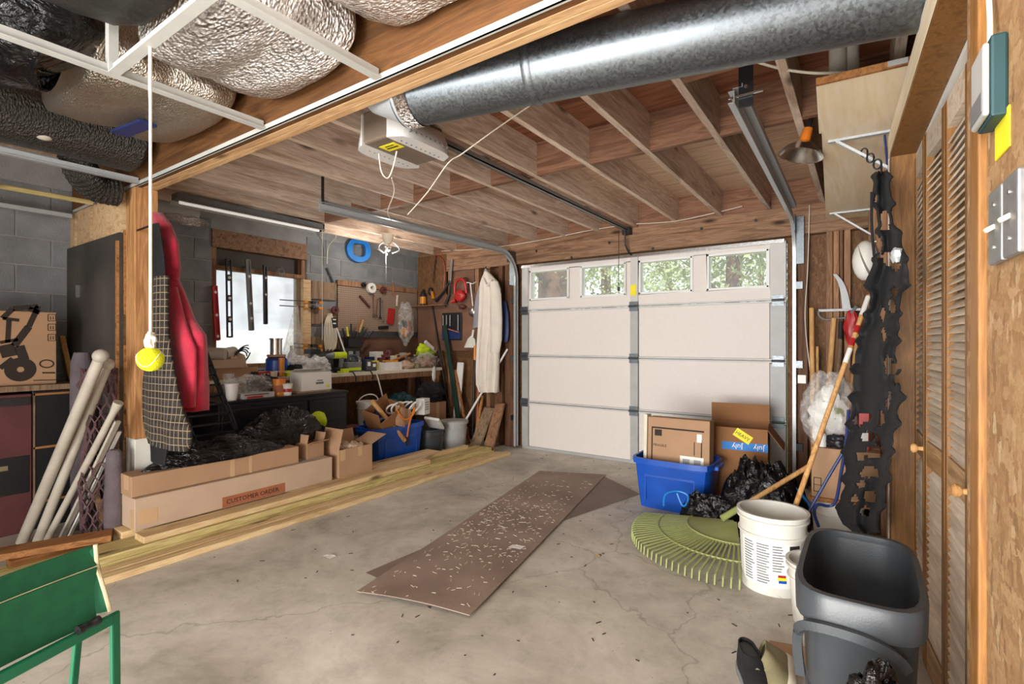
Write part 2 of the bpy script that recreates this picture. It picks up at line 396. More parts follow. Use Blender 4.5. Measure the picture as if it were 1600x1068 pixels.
def concrete():
    m, t, b = nt('concrete_floor'); mp = coords(t, rnd=False)
    def nz(s, d=8, dist=0.0, r=0.6):
        n = t.nodes.new('ShaderNodeTexNoise'); n.inputs['Scale'].default_value = s; n.inputs['Detail'].default_value = d
        n.inputs['Distortion'].default_value = dist; n.inputs['Roughness'].default_value = r
        t.links.new(mp.outputs[0], n.inputs['Vector']); return n.outputs['Fac']
    r1 = ramp(t, [(0.30, lin((146, 140, 127))), (0.48, lin((188, 181, 168))), (0.66, lin((214, 208, 196)))]); t.links.new(nz(1.3, 12, 0.3, 0.7), r1.inputs[0])
    r2 = ramp(t, [(0.36, 0.78), (0.5, 1.0), (0.7, 1.06)]); t.links.new(nz(6.5, 12, 0.3, 0.8), r2.inputs[0])
    col = mixc(t, 0.8, r1.outputs[0], r2.outputs[0], 'MULTIPLY')
    rs = ramp(t, [(0.62, 0.0), (0.75, 0.65)]); t.links.new(nz(0.75, 10, 0.4, 0.7), rs.inputs[0])
    col = mixc(t, rs.outputs[0], col, lin((112, 102, 86)))
    rp = ramp(t, [(0.66, 0.0), (0.73, 0.5)]); t.links.new(nz(2.1, 10, 0.5, 0.8), rp.inputs[0])
    col = mixc(t, rp.outputs[0], col, lin((222, 216, 203)))
    # dirt spots
    vo = t.nodes.new('ShaderNodeTexVoronoi'); vo.inputs['Scale'].default_value = 26; t.links.new(mp.outputs[0], vo.inputs['Vector'])
    rv = ramp(t, [(0.05, 1.0), (0.1, 0.0)]); t.links.new(vo.outputs['Distance'], rv.inputs[0])
    rm = ramp(t, [(0.55, 0.0), (0.62, 0.8)]); t.links.new(nz(3.3, 2), rm.inputs[0])
    col = mixc(t, mixc(t, 1.0, rv.outputs[0], rm.outputs[0], 'MULTIPLY'), col, lin((84, 76, 64)))
    # hairline cracks
    wv = t.nodes.new('ShaderNodeTexVoronoi'); wv.feature = 'DISTANCE_TO_EDGE'; wv.inputs['Scale'].default_value = 0.55
    nv = t.nodes.new('ShaderNodeTexNoise'); nv.inputs['Scale'].default_value = 3.5; nv.inputs['Detail'].default_value = 6; t.links.new(mp.outputs[0], nv.inputs['Vector'])
    ma = t.nodes.new('ShaderNodeVectorMath'); ma.operation = 'MULTIPLY_ADD'; ma.inputs[1].default_value = (0.35, 0.35, 0.35)
    t.links.new(nv.outputs['Color'], ma.inputs[0]); t.links.new(mp.outputs[0], ma.inputs[2]); t.links.new(ma.outputs[0], wv.inputs['Vector'])
    rc = ramp(t, [(0.0, 0.4), (0.0012, 0.0)]); t.links.new(wv.outputs['Distance'], rc.inputs[0])
    col = mixc(t, rc.outputs[0], col, lin((92, 84, 72)))
    t.links.new(col, b.inputs['Base Color'])
    rr = ramp(t, [(0.3, 0.5), (0.7, 0.8)]); t.links.new(nz(2.0), rr.inputs[0]); t.links.new(rr.outputs[0], b.inputs['Roughness'])
    bump(t, b, nz(40, 6), 0.12, 0.004); return m
def osb(name, tint=(1, 1, 1), scale=1.0, sc=(9, 26, 9)):
    m, t, b = nt(name); cols = []
    for k, (s, rot) in enumerate((((40, 24, 9), (0.5, 0.2, 0)), ((40, 11, 26), (-0.6, 0.3, 0)), ((40, 30, 14), (1.1, 0, 0)))):
        mp = coords(t, tuple(x * scale for x in s), rnd=False, rot=rot)
        nd = t.nodes.new('ShaderNodeTexNoise'); nd.inputs['Scale'].default_value = 2.0; nd.inputs['Detail'].default_value = 2; t.links.new(mp.outputs[0], nd.inputs['Vector'])
        ma = t.nodes.new('ShaderNodeVectorMath'); ma.operation = 'MULTIPLY_ADD'; ma.inputs[1].default_value = (0.8, 0.8, 0.8)
        t.links.new(nd.outputs['Color'], ma.inputs[0]); t.links.new(mp.outputs[0], ma.inputs[2])
        vo = t.nodes.new('ShaderNodeTexVoronoi'); vo.inputs['Scale'].default_value = 1.0; t.links.new(ma.outputs[0], vo.inputs['Vector'])
        cols.append(vo)
    def T(c): return tuple(x * y for x, y in zip(lin(c), tint))
    sp = t.nodes.new('ShaderNodeSeparateColor'); t.links.new(cols[0].outputs['Color'], sp.inputs[0])
    r0 = ramp(t, [(0.0, T((146, 106, 62))), (0.35, T((170, 128, 80))), (0.7, T((182, 142, 92))), (1.0, T((158, 116, 70)))]); t.links.new(sp.outputs[0], r0.inputs[0])
    sp1 = t.nodes.new('ShaderNodeSeparateColor'); t.links.new(cols[1].outputs['Color'], sp1.inputs[0])
    r1 = ramp(t, [(0.0, T((160, 118, 70))), (0.5, T((178, 138, 88))), (1.0, T((194, 158, 108)))]); t.links.new(sp1.outputs[1], r1.inputs[0])
    f1 = ramp(t, [(0.45, 0.0), (0.5, 0.85)]); t.links.new(sp1.outputs[2], f1.inputs[0])
    col = mixc(t, f1.outputs[0], r0.outputs[0], r1.outputs[0])
    sp2 = t.nodes.new('ShaderNodeSeparateColor'); t.links.new(cols[2].outputs['Color'], sp2.inputs[0])
    f2 = ramp(t, [(0.80, 0.0), (0.84, 0.75)]); t.links.new(sp2.outputs[0], f2.inputs[0])
    r2 = ramp(t, [(0.0, T((118, 82, 46))), (0.6, T((188, 150, 100))), (1.0, T((214, 184, 138)))]); t.links.new(sp2.outputs[1], r2.inputs[0])
    col = mixc(t, f2.outputs[0], col, r2.outputs[0])
    mp = coords(t, (1, 1, 1), rnd=False); n = t.nodes.new('ShaderNodeTexNoise'); n.inputs['Scale'].default_value = 120; t.links.new(mp.outputs[0], n.inputs['Vector'])
    col = mixc(t, 0.3, col, n.outputs['Fac'], 'OVERLAY')
    t.links.new(col, b.inputs['Base Color']); b.inputs['Roughness'].default_value = 0.75
    bump(t, b, sp2.outputs[0], 0.15, 0.003); return m
M_ = {}
def mats():
    M_.update(
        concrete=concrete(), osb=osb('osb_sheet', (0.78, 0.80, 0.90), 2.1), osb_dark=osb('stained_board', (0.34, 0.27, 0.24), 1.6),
        joist=wood('joist_wood', (178, 150, 128), (224, 204, 186), 'Y'), joist_red=wood('blocking_wood', (104, 70, 52), (144, 106, 82), 'X'),
        subfloor=wood('subfloor_ply', (176, 142, 114), (212, 182, 154), 'X', knots=False, grain=0.6),
        beam=wood('beam_wood', (72, 46, 24), (106, 70, 38), 'X'), beam_lt=wood('beam_light_wood', (158, 118, 78), (204, 166, 122), 'X'),
        post=wood('post_wood', (140, 94, 54), (186, 138, 90), 'Z'), stud=wood('stud_wood', (104, 72, 50), (156, 116, 86), 'Z'),
        stud_red=wood('stud_red_wood', (74, 48, 32), (116, 80, 56), 'Z'), header=wood('header_wood', (104, 74, 52), (160, 124, 96), 'X'),
        lumber=wood('new_lumber', (192, 156, 106), (228, 200, 154), 'Y'), lumber_gr=wood('treated_lumber', (160, 140, 84), (204, 186, 128), 'Y'),
        lumber_br=wood('old_lumber', (120, 74, 36), (176, 122, 72), 'Y'), ply=wood('plywood_sheet', (234, 210, 172), (248, 232, 204), 'Y', grain=0.35, knots=False),
        honey=wood('honey_trim', (112, 74, 34), (146, 102, 54), 'Z', rough=0.45, grain=1.8, knots=False), honey_lt=wood('honey_light', (142, 106, 68), (182, 146, 106), 'Y', rough=0.45, knots=False),
        slat=wood('louvre_slat', (184, 164, 140), (218, 202, 182), 'X', rough=0.5, knots=False, bmp=0.05), pine=wood('raw_pine', (184, 146, 104), (220, 188, 146), 'Y', knots=False),
        handle=wood('handle_wood', (170, 118, 64), (214, 168, 110), 'Z', knots=False), greywood=wood('weathered_wood', (96, 76, 58), (142, 118, 94), 'Z'),
        block=plain('block_paint', (112, 114, 116), 0.9, rgb2=(138, 140, 142), scale=5, bmp=0.5, bscale=90), mortar=plain('mortar', (146, 146, 144), 0.95, bmp=0.4, bscale=70),
        galv=metal('galvanised', (112, 118, 122), 0.42, True, 130, 0.03, 0.16, 0.9), galv_lt=metal('galvanised_light', (184, 188, 190), 0.45, True, 160, 0.0, 0.05, 0.4),
        chrome=metal('bright_steel', (215, 215, 215), 0.22), steel=metal('dull_steel', (140, 140, 140), 0.5, met=0.6), dksteel=metal('dark_steel', (70, 70, 72), 0.5),
        foil=foil('foil_wrap', (222, 214, 206), 17, 0.24, 0.75), foil2=foil('scrim_foil', (206, 194, 178), 26, 0.3, 0.45, 0.9), foildk=foil('dark_foil', (74, 70, 64), 20, 0.45, 0.6, 0.55), grime=plain('grimy_black_wrap', (40, 40, 37), 0.5, var=0.3, bmp=0.8, bscale=26),
        white_metal=plain('white_paint', (226, 226, 222), 0.45, var=0.04), grid=plain('grid_paint', (184, 184, 178), 0.5, var=0.08), doorp=plain('door_panel', (221, 213, 206), 0.75, var=0.025, scale=60, bmp=0.06, bscale=220),
        doortrim=plain('door_grey', (196, 194, 190), 0.6, var=0.05), white=plain('white_plastic', (226, 224, 218), 0.4, var=0.05), cream=plain('cream', (214, 204, 184), 0.6, var=0.08),
        black=plain('black_plastic', (26, 26, 28), 0.45, var=0.2), blackmet=plain('black_enamel', (22, 22, 24), 0.28, var=0.2), blackcloth=plain('black_cloth', (17, 17, 19), 0.85, var=0.3, bmp=0.2),
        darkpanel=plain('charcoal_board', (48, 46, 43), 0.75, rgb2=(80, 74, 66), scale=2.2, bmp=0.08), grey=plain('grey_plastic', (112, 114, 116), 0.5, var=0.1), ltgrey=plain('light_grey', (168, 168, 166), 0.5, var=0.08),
        darkgrey=plain('dark_grey_plastic', (62, 66, 70), 0.38, var=0.1, bmp=0.05, bscale=200), blue=plain('blue_tote', (22, 76, 168), 0.35, var=0.12), bluec=plain('bright_blue', (26, 120, 200), 0.4, var=0.1), dkblue=plain('navy_plastic', (28, 44, 96), 0.5, var=0.15),
        red=plain('red_fleece', (172, 30, 56), 0.9, var=0.18, scale=14, bmp=0.3, bscale=140, sheen=0.3), redp=plain('red_plastic', (170, 34, 34), 0.4, var=0.15), maroon=plain('maroon_paint', (92, 46, 46), 0.6, var=0.15), green=plain('green_canvas', (8, 84, 52), 0.8, var=0.14, scale=30, bmp=0.12, bscale=300),
        greenmet=plain('green_enamel', (14, 100, 68), 0.35, var=0.08), rake=plain('rake_green', (146, 154, 92), 0.5, var=0.1), piping=plain('beige_piping', (206, 196, 160), 0.8, var=0.1), ball=plain('tennis_felt', (212, 218, 20), 0.95, var=0.1, bmp=0.4, bscale=200),
        yellow=plain('yellow_label', (236, 220, 34), 0.6, var=0.06), lime=plain('lime_cloth', (190, 212, 30), 0.8, var=0.1, bmp=0.2), orange=plain('orange_plastic', (220, 120, 34), 0.45, var=0.12), rope=plain('string_white', (216, 208, 190), 0.9, var=0.1),
        card=plain('cardboard', (170, 134, 102), 0.85, var=0.07, scale=5), card_lt=plain('light_cardboard', (186, 160, 136), 0.85, var=0.06, scale=5), card_dk=plain('brown_cardboard', (140, 96, 58), 0.85, var=0.08, scale=5), tape=plain('packing_tape', (194, 160, 122), 0.3, var=0.04),
        ink=plain('print_ink', (44, 34, 28), 0.8, var=0.1), paper=plain('paper_label', (232, 230, 224), 0.7, var=0.03), bluetape=plain('blue_tape', (34, 120, 196), 0.6, var=0.08), rust=plain('rust_print', (160, 96, 66), 0.8, var=0.08),
        mat=plain('hardboard_mat', (126, 106, 92), 0.75, rgb2=(160, 140, 126), scale=2.4, bmp=0.1, bscale=120), mat2=plain('hardboard_mat_dark', (112, 96, 84), 0.75, rgb2=(136, 118, 104), scale=2.4, bmp=0.1), peg=None,
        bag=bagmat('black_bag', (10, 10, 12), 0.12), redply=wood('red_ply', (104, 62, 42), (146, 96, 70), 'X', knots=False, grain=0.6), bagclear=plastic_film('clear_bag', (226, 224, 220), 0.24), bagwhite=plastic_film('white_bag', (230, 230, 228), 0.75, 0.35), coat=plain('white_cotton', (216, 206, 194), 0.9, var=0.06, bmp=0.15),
        pvc=plain('pvc', (176, 168, 154), 0.5, var=0.12, scale=12), net=plain('net_plum', (92, 68, 70), 0.8, var=0.2), netgrey=plain('net_grey', (98, 88, 92), 0.9, var=0.25, bmp=0.5, bscale=60), greybag=plain('grey_cotton', (140, 140, 146), 0.85, var=0.08),
        dkgreen=plain('post_green', (26, 52, 42), 0.5, var=0.15), teal=plain('teal_case', (24, 62, 66), 0.5, var=0.12), brownbox=plain('opener_brown', (112, 98, 84), 0.5, var=0.06), lens=plain('lens_white', (214, 212, 208), 0.25, var=0.03),
        bark=plain('bark', (110, 84, 66), 0.95, var=0.3, bmp=0.8, bscale=18), leaf=plain('leaves', (136, 152, 100), 0.8, rgb2=(182, 194, 140), scale=3, bmp=0.4, bscale=12), grass=plain('grass', (124, 140, 84), 0.95, rgb2=(164, 168, 120), scale=2), pale=plain('pale_ground', (226, 228, 224), 0.95, var=0.04),
        skin=plain('tan_leather', (150, 112, 78), 0.7, var=0.15), amber=plain('amber_jar', (206, 130, 30), 0.3, var=0.1), hard=plain('hardboard_wall', (96, 66, 50), 0.8, rgb2=(128, 92, 72), scale=3, bmp=0.05), khaki=plain('khaki', (132, 124, 92), 0.85, var=0.15, bmp=0.2), dirtywhite=plain('dirty_white', (208, 204, 192), 0.55, rgb2=(226, 224, 216), scale=6))
    # glass
    m, t, b = nt('window_glass'); b.inputs['Base Color'].default_value = (0.9, 0.95, 0.95, 1); b.inputs['Alpha'].default_value = 0.12; b.inputs['Roughness'].default_value = 0.05; M_['glass'] = m
    m, t, b = nt('hazy_film'); b.inputs['Base Color'].default_value = (0.92, 0.94, 0.94, 1); b.inputs['Roughness'].default_value = 0.6
    mp = coords(t); n = t.nodes.new('ShaderNodeTexNoise'); n.inputs['Scale'].default_value = 4; t.links.new(mp.outputs[0], n.inputs['Vector'])
    r = ramp(t, [(0.3, 0.22), (0.7, 0.42)]); t.links.new(n.outputs['Fac'], r.inputs[0]); t.links.new(r.outputs[0], b.inputs['Alpha'])
    b.inputs['Transmission Weight'].default_value = 0.0; M_['film'] = m
    # pegboard: rows of small holes
    m, t, b = nt('pegboard'); mp = coords(t, (40, 40, 40), rnd=False)
    fr = t.nodes.new('ShaderNodeVectorMath'); fr.operation = 'FRACTION'; t.links.new(mp.outputs[0], fr.inputs[0])
    sx = t.nodes.new('ShaderNodeSeparateXYZ'); t.links.new(fr.outputs[0], sx.inputs[0])
    cb = t.nodes.new('ShaderNodeCombineXYZ'); t.links.new(sx.outputs[1], cb.inputs[0]); t.links.new(sx.outputs[2], cb.inputs[1])
    ds = t.nodes.new('ShaderNodeVectorMath'); ds.operation = 'DISTANCE'; ds.inputs[1].default_value = (0.5, 0.5, 0); t.links.new(cb.outputs[0], ds.inputs[0])
    r = ramp(t, [(0.16, lin((50, 36, 28))), (0.22, lin((150, 128, 110)))]); t.links.new(ds.outputs['Value'], r.inputs[0])
    t.links.new(r.outputs[0], b.inputs['Base Color']); b.inputs['Roughness'].default_value = 0.8; M_['peg'] = m
    # plaid cloth
    m, t, b = nt('plaid_cloth'); tc = t.nodes.new('ShaderNodeTexCoord'); sp = t.nodes.new('ShaderNodeSeparateXYZ'); t.links.new(tc.outputs['Object'], sp.inputs[0])
    adds = t.nodes.new('ShaderNodeMath'); adds.operation = 'ADD'; t.links.new(sp.outputs[0], adds.inputs[0]); t.links.new(sp.outputs[1], adds.inputs[1])
    def stripe(src, freq, lo):
        a = t.nodes.new('ShaderNodeMath'); a.operation = 'MULTIPLY'; a.inputs[1].default_value = freq; t.links.new(src, a.inputs[0])
        f = t.nodes.new('ShaderNodeMath'); f.operation = 'FRACT'; t.links.new(a.outputs[0], f.inputs[0])
        g = t.nodes.new('ShaderNodeMath'); g.operation = 'GREATER_THAN'; g.inputs[1].default_value = lo; t.links.new(f.outputs[0], g.inputs[0]); return g.outputs[0]
    s1, s2 = stripe(adds.outputs[0], 26, 0.9), stripe(sp.outputs[2], 26, 0.9); s3, s4 = stripe(adds.outputs[0], 15, 0.5), stripe(sp.outputs[2], 15, 0.5)
    c0 = mixc(t, s3, lin((22, 20, 20)), lin((40, 34, 30))); c0 = mixc(t, mixc(t, 0.5, s4, (0, 0, 0)), c0, lin((52, 44, 38)))
    c0 = mixc(t, s1, c0, lin((140, 124, 98))); c0 = mixc(t, s2, c0, lin((132, 116, 92)))
    t.links.new(c0, b.inputs['Base Color']); b.inputs['Roughness'].default_value = 0.9; M_['plaid'] = m
mats()
# ================================================================ setting
XL, YD, ZJ, ZS = -5.05, 5.06, 2.41, 2.645
m = M_
def wr(s, out, z):
    r = 0.275 + (0.629 * s - out) / 1.1814; d = (s + 0.629 * out) / 1.1814
    return V((r * CS - d * SN, r * SN + d * CS, z))
U_ = (wr(1, 0, 0) - wr(0, 0, 0)).normalized(); N_ = (wr(0, 1, 0) - wr(0, 0, 0)).normalized()
def wbox(g, s0, s1, o0, o1, z0, z1):
    c = wr((s0 + s1) / 2, (o0 + o1) / 2, (z0 + z1) / 2)
    R = Matrix(((U_.x, N_.x, 0), (U_.y, N_.y, 0), (0, 0, 1)))
    return g.box(c, (abs(s1 - s0), abs(o1 - o0), abs(z1 - z0)), R)
floor = struct('floor', G().bb(-5.3, 1.6, -1.7, 5.25, -0.12, 0.0), m['concrete'])
ceiling = struct('ceiling', G().bb(-5.3, 1.6, -1.7, 5.3, ZS, ZS + 0.06), m['subfloor'])
# joists and blocking are pieces of the ceiling
jx = [-1.117 + 0.406 * k for k in range(-10, 6)]
j0 = None
for x in jx:
    if x < XL or x > 1.4: continue
    if j0 is None:
        j0 = part('joist', G().bb(x, x + 0.038, 1.425, 5.0, ZJ, ZS), m['joist'], ceiling, bev=0.002); j0x = x
    else: link_copy(j0, ceiling, (x - j0x, 0, 0))
b0 = None
for i, x in enumerate(jx[:-1]):
    if x < XL: continue
    for yb in ([3.04] if x < -0.95 else [3.04, 2.30]):
        if b0 is None:
            b0 = part('blocking', G().bb(x + 0.038, x + 0.406, yb, yb + 0.038, ZJ, ZS), m['joist_red'], ceiling); bx, by = x, yb
        else: link_copy(b0, ceiling, (x - bx, yb - by, 0))
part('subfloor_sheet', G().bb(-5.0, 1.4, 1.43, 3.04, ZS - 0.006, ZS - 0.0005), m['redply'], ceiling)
part('rim_board', G().bb(-5.0, 1.4, 5.0, 5.04, ZJ, ZS), m['joist_red'], ceiling)
# ---- concrete block wall with the window opening
WY0, WY1 = at(331, 500, X=XL).y, at(479, 500, X=XL).y
WZ0, WZ1 = 0.98, 2.30
g = G()
g.bb(-5.30, XL - 0.008, -1.7, WY0, 0, ZS); g.bb(-5.30, XL - 0.008, WY1, 5.3, 0, ZS)
g.bb(-5.30, XL - 0.008, WY0, WY1, 0, WZ0); g.bb(-5.30, XL - 0.008, WY0, WY1, WZ1, ZS)
wall_left = struct('wall_left', g, m['mortar'])
BL, BH = 0.397, 0.2005
cache = {}
def block(y0, y1, z0, z1):
    if y1 - y0 < 0.04 or z1 - z0 < 0.03: return
    k = (round(y1 - y0, 3), round(z1 - z0, 3))
    c = ((y0 + y1) / 2, (z0 + z1) / 2)
    if k not in cache:
        o = part('block', G().box((XL - 0.02, c[0], c[1]), (0.04, y1 - y0 - 0.011, z1 - z0 - 0.011)), m['block'], wall_left, bev=0.003)
        cache[k] = (o, c)
    else:
        o, c0 = cache[k]; link_copy(o, wall_left, (0, c[0] - c0[0], c[1] - c0[1]))
for row in range(12):
    z0, z1 = row * BH + 0.0, (row + 1) * BH
    y = -1.0 - (BL / 2 if row % 2 else 0)
    while y < 5.0:
        a, b = y, min(y + BL, 5.05)
        if z1 > WZ0 + 0.02 and z0 < WZ1 - 0.02:
            if b > WY0 and a < WY0: b = WY0
            if a < WY1 and b > WY1: a = WY1
            if a >= WY0 - 1e-4 and b <= WY1 + 1e-4: y += BL; continue
        block(a, b, z0, z1); y += BL
shade_wall_back = struct('shade_wall_back', G().bb(-5.3, -2.5, -1.78, -1.7, 0, ZS), m['mortar'])  # unseen wall segment added to keep the fill off the left bay
# ---- window in the block wall
window_1 = struct('window_1', G().bb(XL - 0.14, XL - 0.02, WY0, WY0 + 0.05, WZ0, WZ1).bb(XL - 0.14, XL - 0.02, WY1 - 0.05, WY1, WZ0, WZ1)
                  .bb(XL - 0.14, XL - 0.02, WY0, WY1, WZ0, WZ0 + 0.04), m['stud'])
part('header_plank', G().bb(XL - 0.10, XL + 0.012, WY0 + 0.0, WY1, 2.14, 2.31), m['header'], window_1)
part('blackout_board', G().bb(XL - 0.12, XL - 0.09, WY0, WY1, 1.97, 2.14), m['darkpanel'], window_1)
part('top_rail', G().bb(XL - 0.10, XL - 0.01, WY0 + 0.02, WY1 - 0.02, 1.935, 1.972), m['stud'], window_1)
part('window_pane', G().bb(XL - 0.12, XL - 0.112, WY0 + 0.04, WY1 - 0.04, WZ0 + 0.03, 1.95), m['film'], window_1)
# ---- wall with the garage door
DX0, DX1, DZ = -3.30, -0.555, 2.14
g = G(); g.bb(-5.3, DX0, YD, YD + 0.12, 0, ZS); g.bb(DX1, 1.6, YD, YD + 0.12, 0, ZS); g.bb(DX0, DX1, YD, YD + 0.12, DZ - 0.01, ZS)
wall_front = struct('wall_front', g, m['osb_dark'])
def stud(px0, px1, yface, z0, z1, mt, name='stud', depth=0.09):
    a = at(px0, 500, Y=yface).x; b = at(px1, 500, Y=yface).x
    return part(name, G().bb(a, b, yface, yface + depth, z0, z1), mt, wall_front, bev=0.002)
stud(700, 706, 4.97, 0, ZJ, m['stud']); stud(742, 748, 4.97, 0, ZJ, m['stud']); stud(760, 766, 4.97, 0, ZJ, m['stud']); stud(779, 785, 4.97, 0, ZJ, m['stud_red'])
stud(789, 803, 4.95, 0, 2.16, m['stud_red'], 'jack_stud')
stud(1247, 1262, 4.95, 0, 2.16, m['stud_red'], 'jack_stud')
stud(1291, 1301, 4.97, 0, ZJ, m['stud']); stud(1302, 1311, 4.97, 0, ZJ, m['stud']); stud(1312, 1317, 4.97, 0, ZJ, m['stud_red']); stud(1319, 1329, 4.97, 0, ZJ, m['stud'])
part('header_beam', G().bb(-5.0, 1.0, 4.96, 5.05, 2.155, 2.30), m['header'], wall_front)
part('header_beam', G().bb(-5.0, 1.0, 4.965, 5.05, 2.302, 2.405), m['header'], wall_front)
for px, py in ((838, 392), (893, 402), (952, 379), (1096, 357), (1181, 344), (1020, 388)):
    p = at(px, py, Y=4.955); part('bolt', G().cyl(p, p + V((0, 0.02, 0)), 0.014, n=10), m['black'], wall_front)
def wpanel(px0, py0, px1, py1, yf, mt, name):
    a = at(px0, py0, Y=yf); b = at(px1, py1, Y=yf)
    return part(name, G().bb(a.x, b.x, yf, yf + 0.012, b.z, a.z), mt, wall_front)
wpanel(653, 463, 752, 548, 4.955, m['hard'], 'hardboard_panel')
wpanel(653, 402, 697, 462, 4.958, m['osb_dark'], 'hardboard_panel')
wpanel(707, 402, 741, 462, 4.99, m['hard'], 'hardboard_panel')
# outlet and sensor by the right jamb
p = at(1253, 592, Y=4.945)
part('outlet', G().box(p, (0.06, 0.02, 0.07)).cyl(p + V((-0.012, -0.012, 0.012)), p + V((-0.012, -0.008, 0.012)), 0.012, n=8), m['white'], wall_front)
# ---- garage door
door_1 = struct('door_1', G().bb(DX0, DX1, 5.035, 5.05, 0.01, DZ), m['doortrim'])
SZ = [0.012, 0.54, 1.075, 1.605, DZ]; cx = (DX0 + DX1) / 2
wins = [(829, 420, 890, 472), (908, 414, 979, 468), (999, 402, 1083, 463), (1105, 392, 1202, 456)]
for k in range(4):
    z0, z1 = SZ[k] + 0.006, SZ[k + 1] - 0.006
    g = G()
    if k < 3:
        for a, b in ((DX0 + 0.09, cx - 0.045), (cx + 0.045, DX1 - 0.13)): g.bb(a, b, 4.985, 5.035, z0 + 0.012, z1 - 0.012)
        part('door_panel', g, m['doorp'], door_1, bev=0.006)
    else:
        xs = []
        for (a, b, c, d_) in wins:
            p = at(a, b, Y=5.0); q = at(c, d_, Y=5.0); xs.append((p.x, q.x))
        wz0, wz1 = at(1105, 456, Y=5).z + 0.01, at(1105, 396, Y=5).z - 0.01
        ed = [DX0 + 0.02] + [v for ab in xs for v in ab] + [DX1 - 0.02]
        g.bb(ed[0], ed[-1], 4.99, 5.035, z0, wz0); g.bb(ed[0], ed[-1], 4.99, 5.035, wz1, z1)
        for i in range(0, 10, 2): g.bb(ed[i], ed[i + 1], 4.99, 5.035, wz0, wz1)
        sec = part('door_panel', g, m['doorp'], door_1, bev=0.004)
        for a, b in xs:
            fr = part('window_frame', G().bb(a, b, 4.975, 5.06, wz0, wz0 + 0.022).bb(a, b, 4.975, 5.06, wz1 - 0.022, wz1).bb(a, a + 0.022, 4.975, 5.06, wz0, wz1).bb(b - 0.022, b, 4.975, 5.06, wz0, wz1), m['white_metal'], sec, bev=0.004)
            part('window_pane', G().bb(a + 0.02, b - 0.02, 5.02, 5.024, wz0 + 0.02, wz1 - 0.02), m['glass'], sec)
    # meeting rails
    if k < 3:
        part('seam_rail', G().bb(DX0, DX1, 4.978, 5.03, SZ[k + 1] - 0.02, SZ[k + 1] - 0.004).bb(DX0, DX1, 4.982, 5.03, SZ[k + 1] + 0.002, SZ[k + 1] + 0.018), m['doortrim'], door_1)
# cut the backing behind the top section so the windows look out
door_1.data.clear_geometry()
gb = G().bb(DX0, DX1, 5.035, 5.05, 0.01, SZ[3]); door_1.data.from_pydata([tuple(p) for p in gb.v], [], gb.f); door_1.data.update()
part('bottom_seal', G().bb(DX0, DX1, 4.98, 5.05, 0.0, 0.03), m['ltgrey'], door_1)
for a, b, y0 in ((DX0, DX0 + 0.085, 4.972), (cx - 0.04, cx + 0.04, 4.972), (DX1 - 0.125, DX1, 4.972)):
    for k in range(4 if a != cx - 0.04 else 4):
        z1 = SZ[k + 1] - 0.025
        part('stile', G().bb(a, b, y0, 5.035, SZ[k] + 0.02, z1 if k < 3 else DZ - 0.02), m['ltgrey'] if k < 3 else m['doortrim'], door_1, bev=0.002)
for x in (DX0 + 0.04, cx, DX1 - 0.06):
    for k in (1, 2, 3):
        z = SZ[k]
        hg = G().bb(x - 0.045, x + 0.045, 4.955, 4.972, z - 0.05, z + 0.045).cyl((x - 0.05, 4.952, z), (x + 0.05, 4.952, z), 0.011, n=8)
        part('hinge', hg, m['galv'], door_1)
part('top_strut', G().bar((DX0 + 0.01, 4.955, DZ - 0.025), (DX1 - 0.01, 4.955, DZ - 0.025), 0.03, 0.03), m['chrome'], door_1)
p = at(989, 453, Y=4.96); part('warning_label', G().bb(p.x - 0.03, p.x + 0.03, 4.968, 4.971, p.z - 0.055, p.z + 0.055), m['yellow'], door_1)
# ---- right side: sheet wall by the camera, closet with louvred doors, alcove
g = G(); wbox(g, -1.6, 1.10, -0.10, -0.006, 0, ZS); wbox(g, 1.10, 1.40, -0.10, -0.03, 0, 2.17); wbox(g, 2.70, 2.735, -0.8, -0.03, 0, 2.17)
wbox(g, 1.081, 2.735, -0.85, -0.78, 0, ZS)
wall_right = struct('wall_right', g, m['osb'])
g = G(); wbox(g, 2.735, 5.75, -0.12, -0.05, 0, ZS); wall_alcove = struct('wall_alcove', g, m['osb_dark'])
for s in (3.1, 3.5, 3.9, 4.3, 4.7):
    g = G(); wbox(g, s, s + 0.038, -0.05, -0.008, 0, ZJ); part('stud', g, m['stud'], wall_alcove)
g = G(); wbox(g, 2.765, 2.80, -0.05, 0.012, 0, 2.1); part('white_trim', g, m['cream'], wall_alcove)
g = G(); wbox(g, 1.100, 1.165, -0.03, 0.006, 0, 2.07); trim_1 = struct('trim_1', g, m['honey'], bev=0.004)
g = G(); wbox(g, 2.645, 2.735, -0.03, 0.012, 0, 2.07); part('jamb_casing', g, m['honey'], trim_1, bev=0.004)
g = G(); wbox(g, 2.640, 2.66, -0.12, 0.0, 0, 2.07); part('jamb', g, m['honey'], trim_1)
g = G(); wbox(g, 1.165, 1.185, -0.12, 0.0, 0, 2.07); part('jamb', g, m['honey'], trim_1)
g = G(); wbox(g, 1.081, 2.735, -0.03, 0.016, 2.075, 2.175); part('head_casing', g, m['ply'], trim_1, bev=0.003)
g = G(); wbox(g, 1.174, 2.64, -0.12, 0.016, 2.055, 2.073); part('head_jamb', g, m['honey'], trim_1)
g = G(); wbox(g, 1.18, 2.64, -0.115, -0.075, 2.035, 2.054); part('door_track', g, m['white_metal'], trim_1)
g = G(); wbox(g, 1.08, 2.735, -0.8, -0.03, 2.155, 2.175); part('closet_top', g, m['ply'], trim_1)
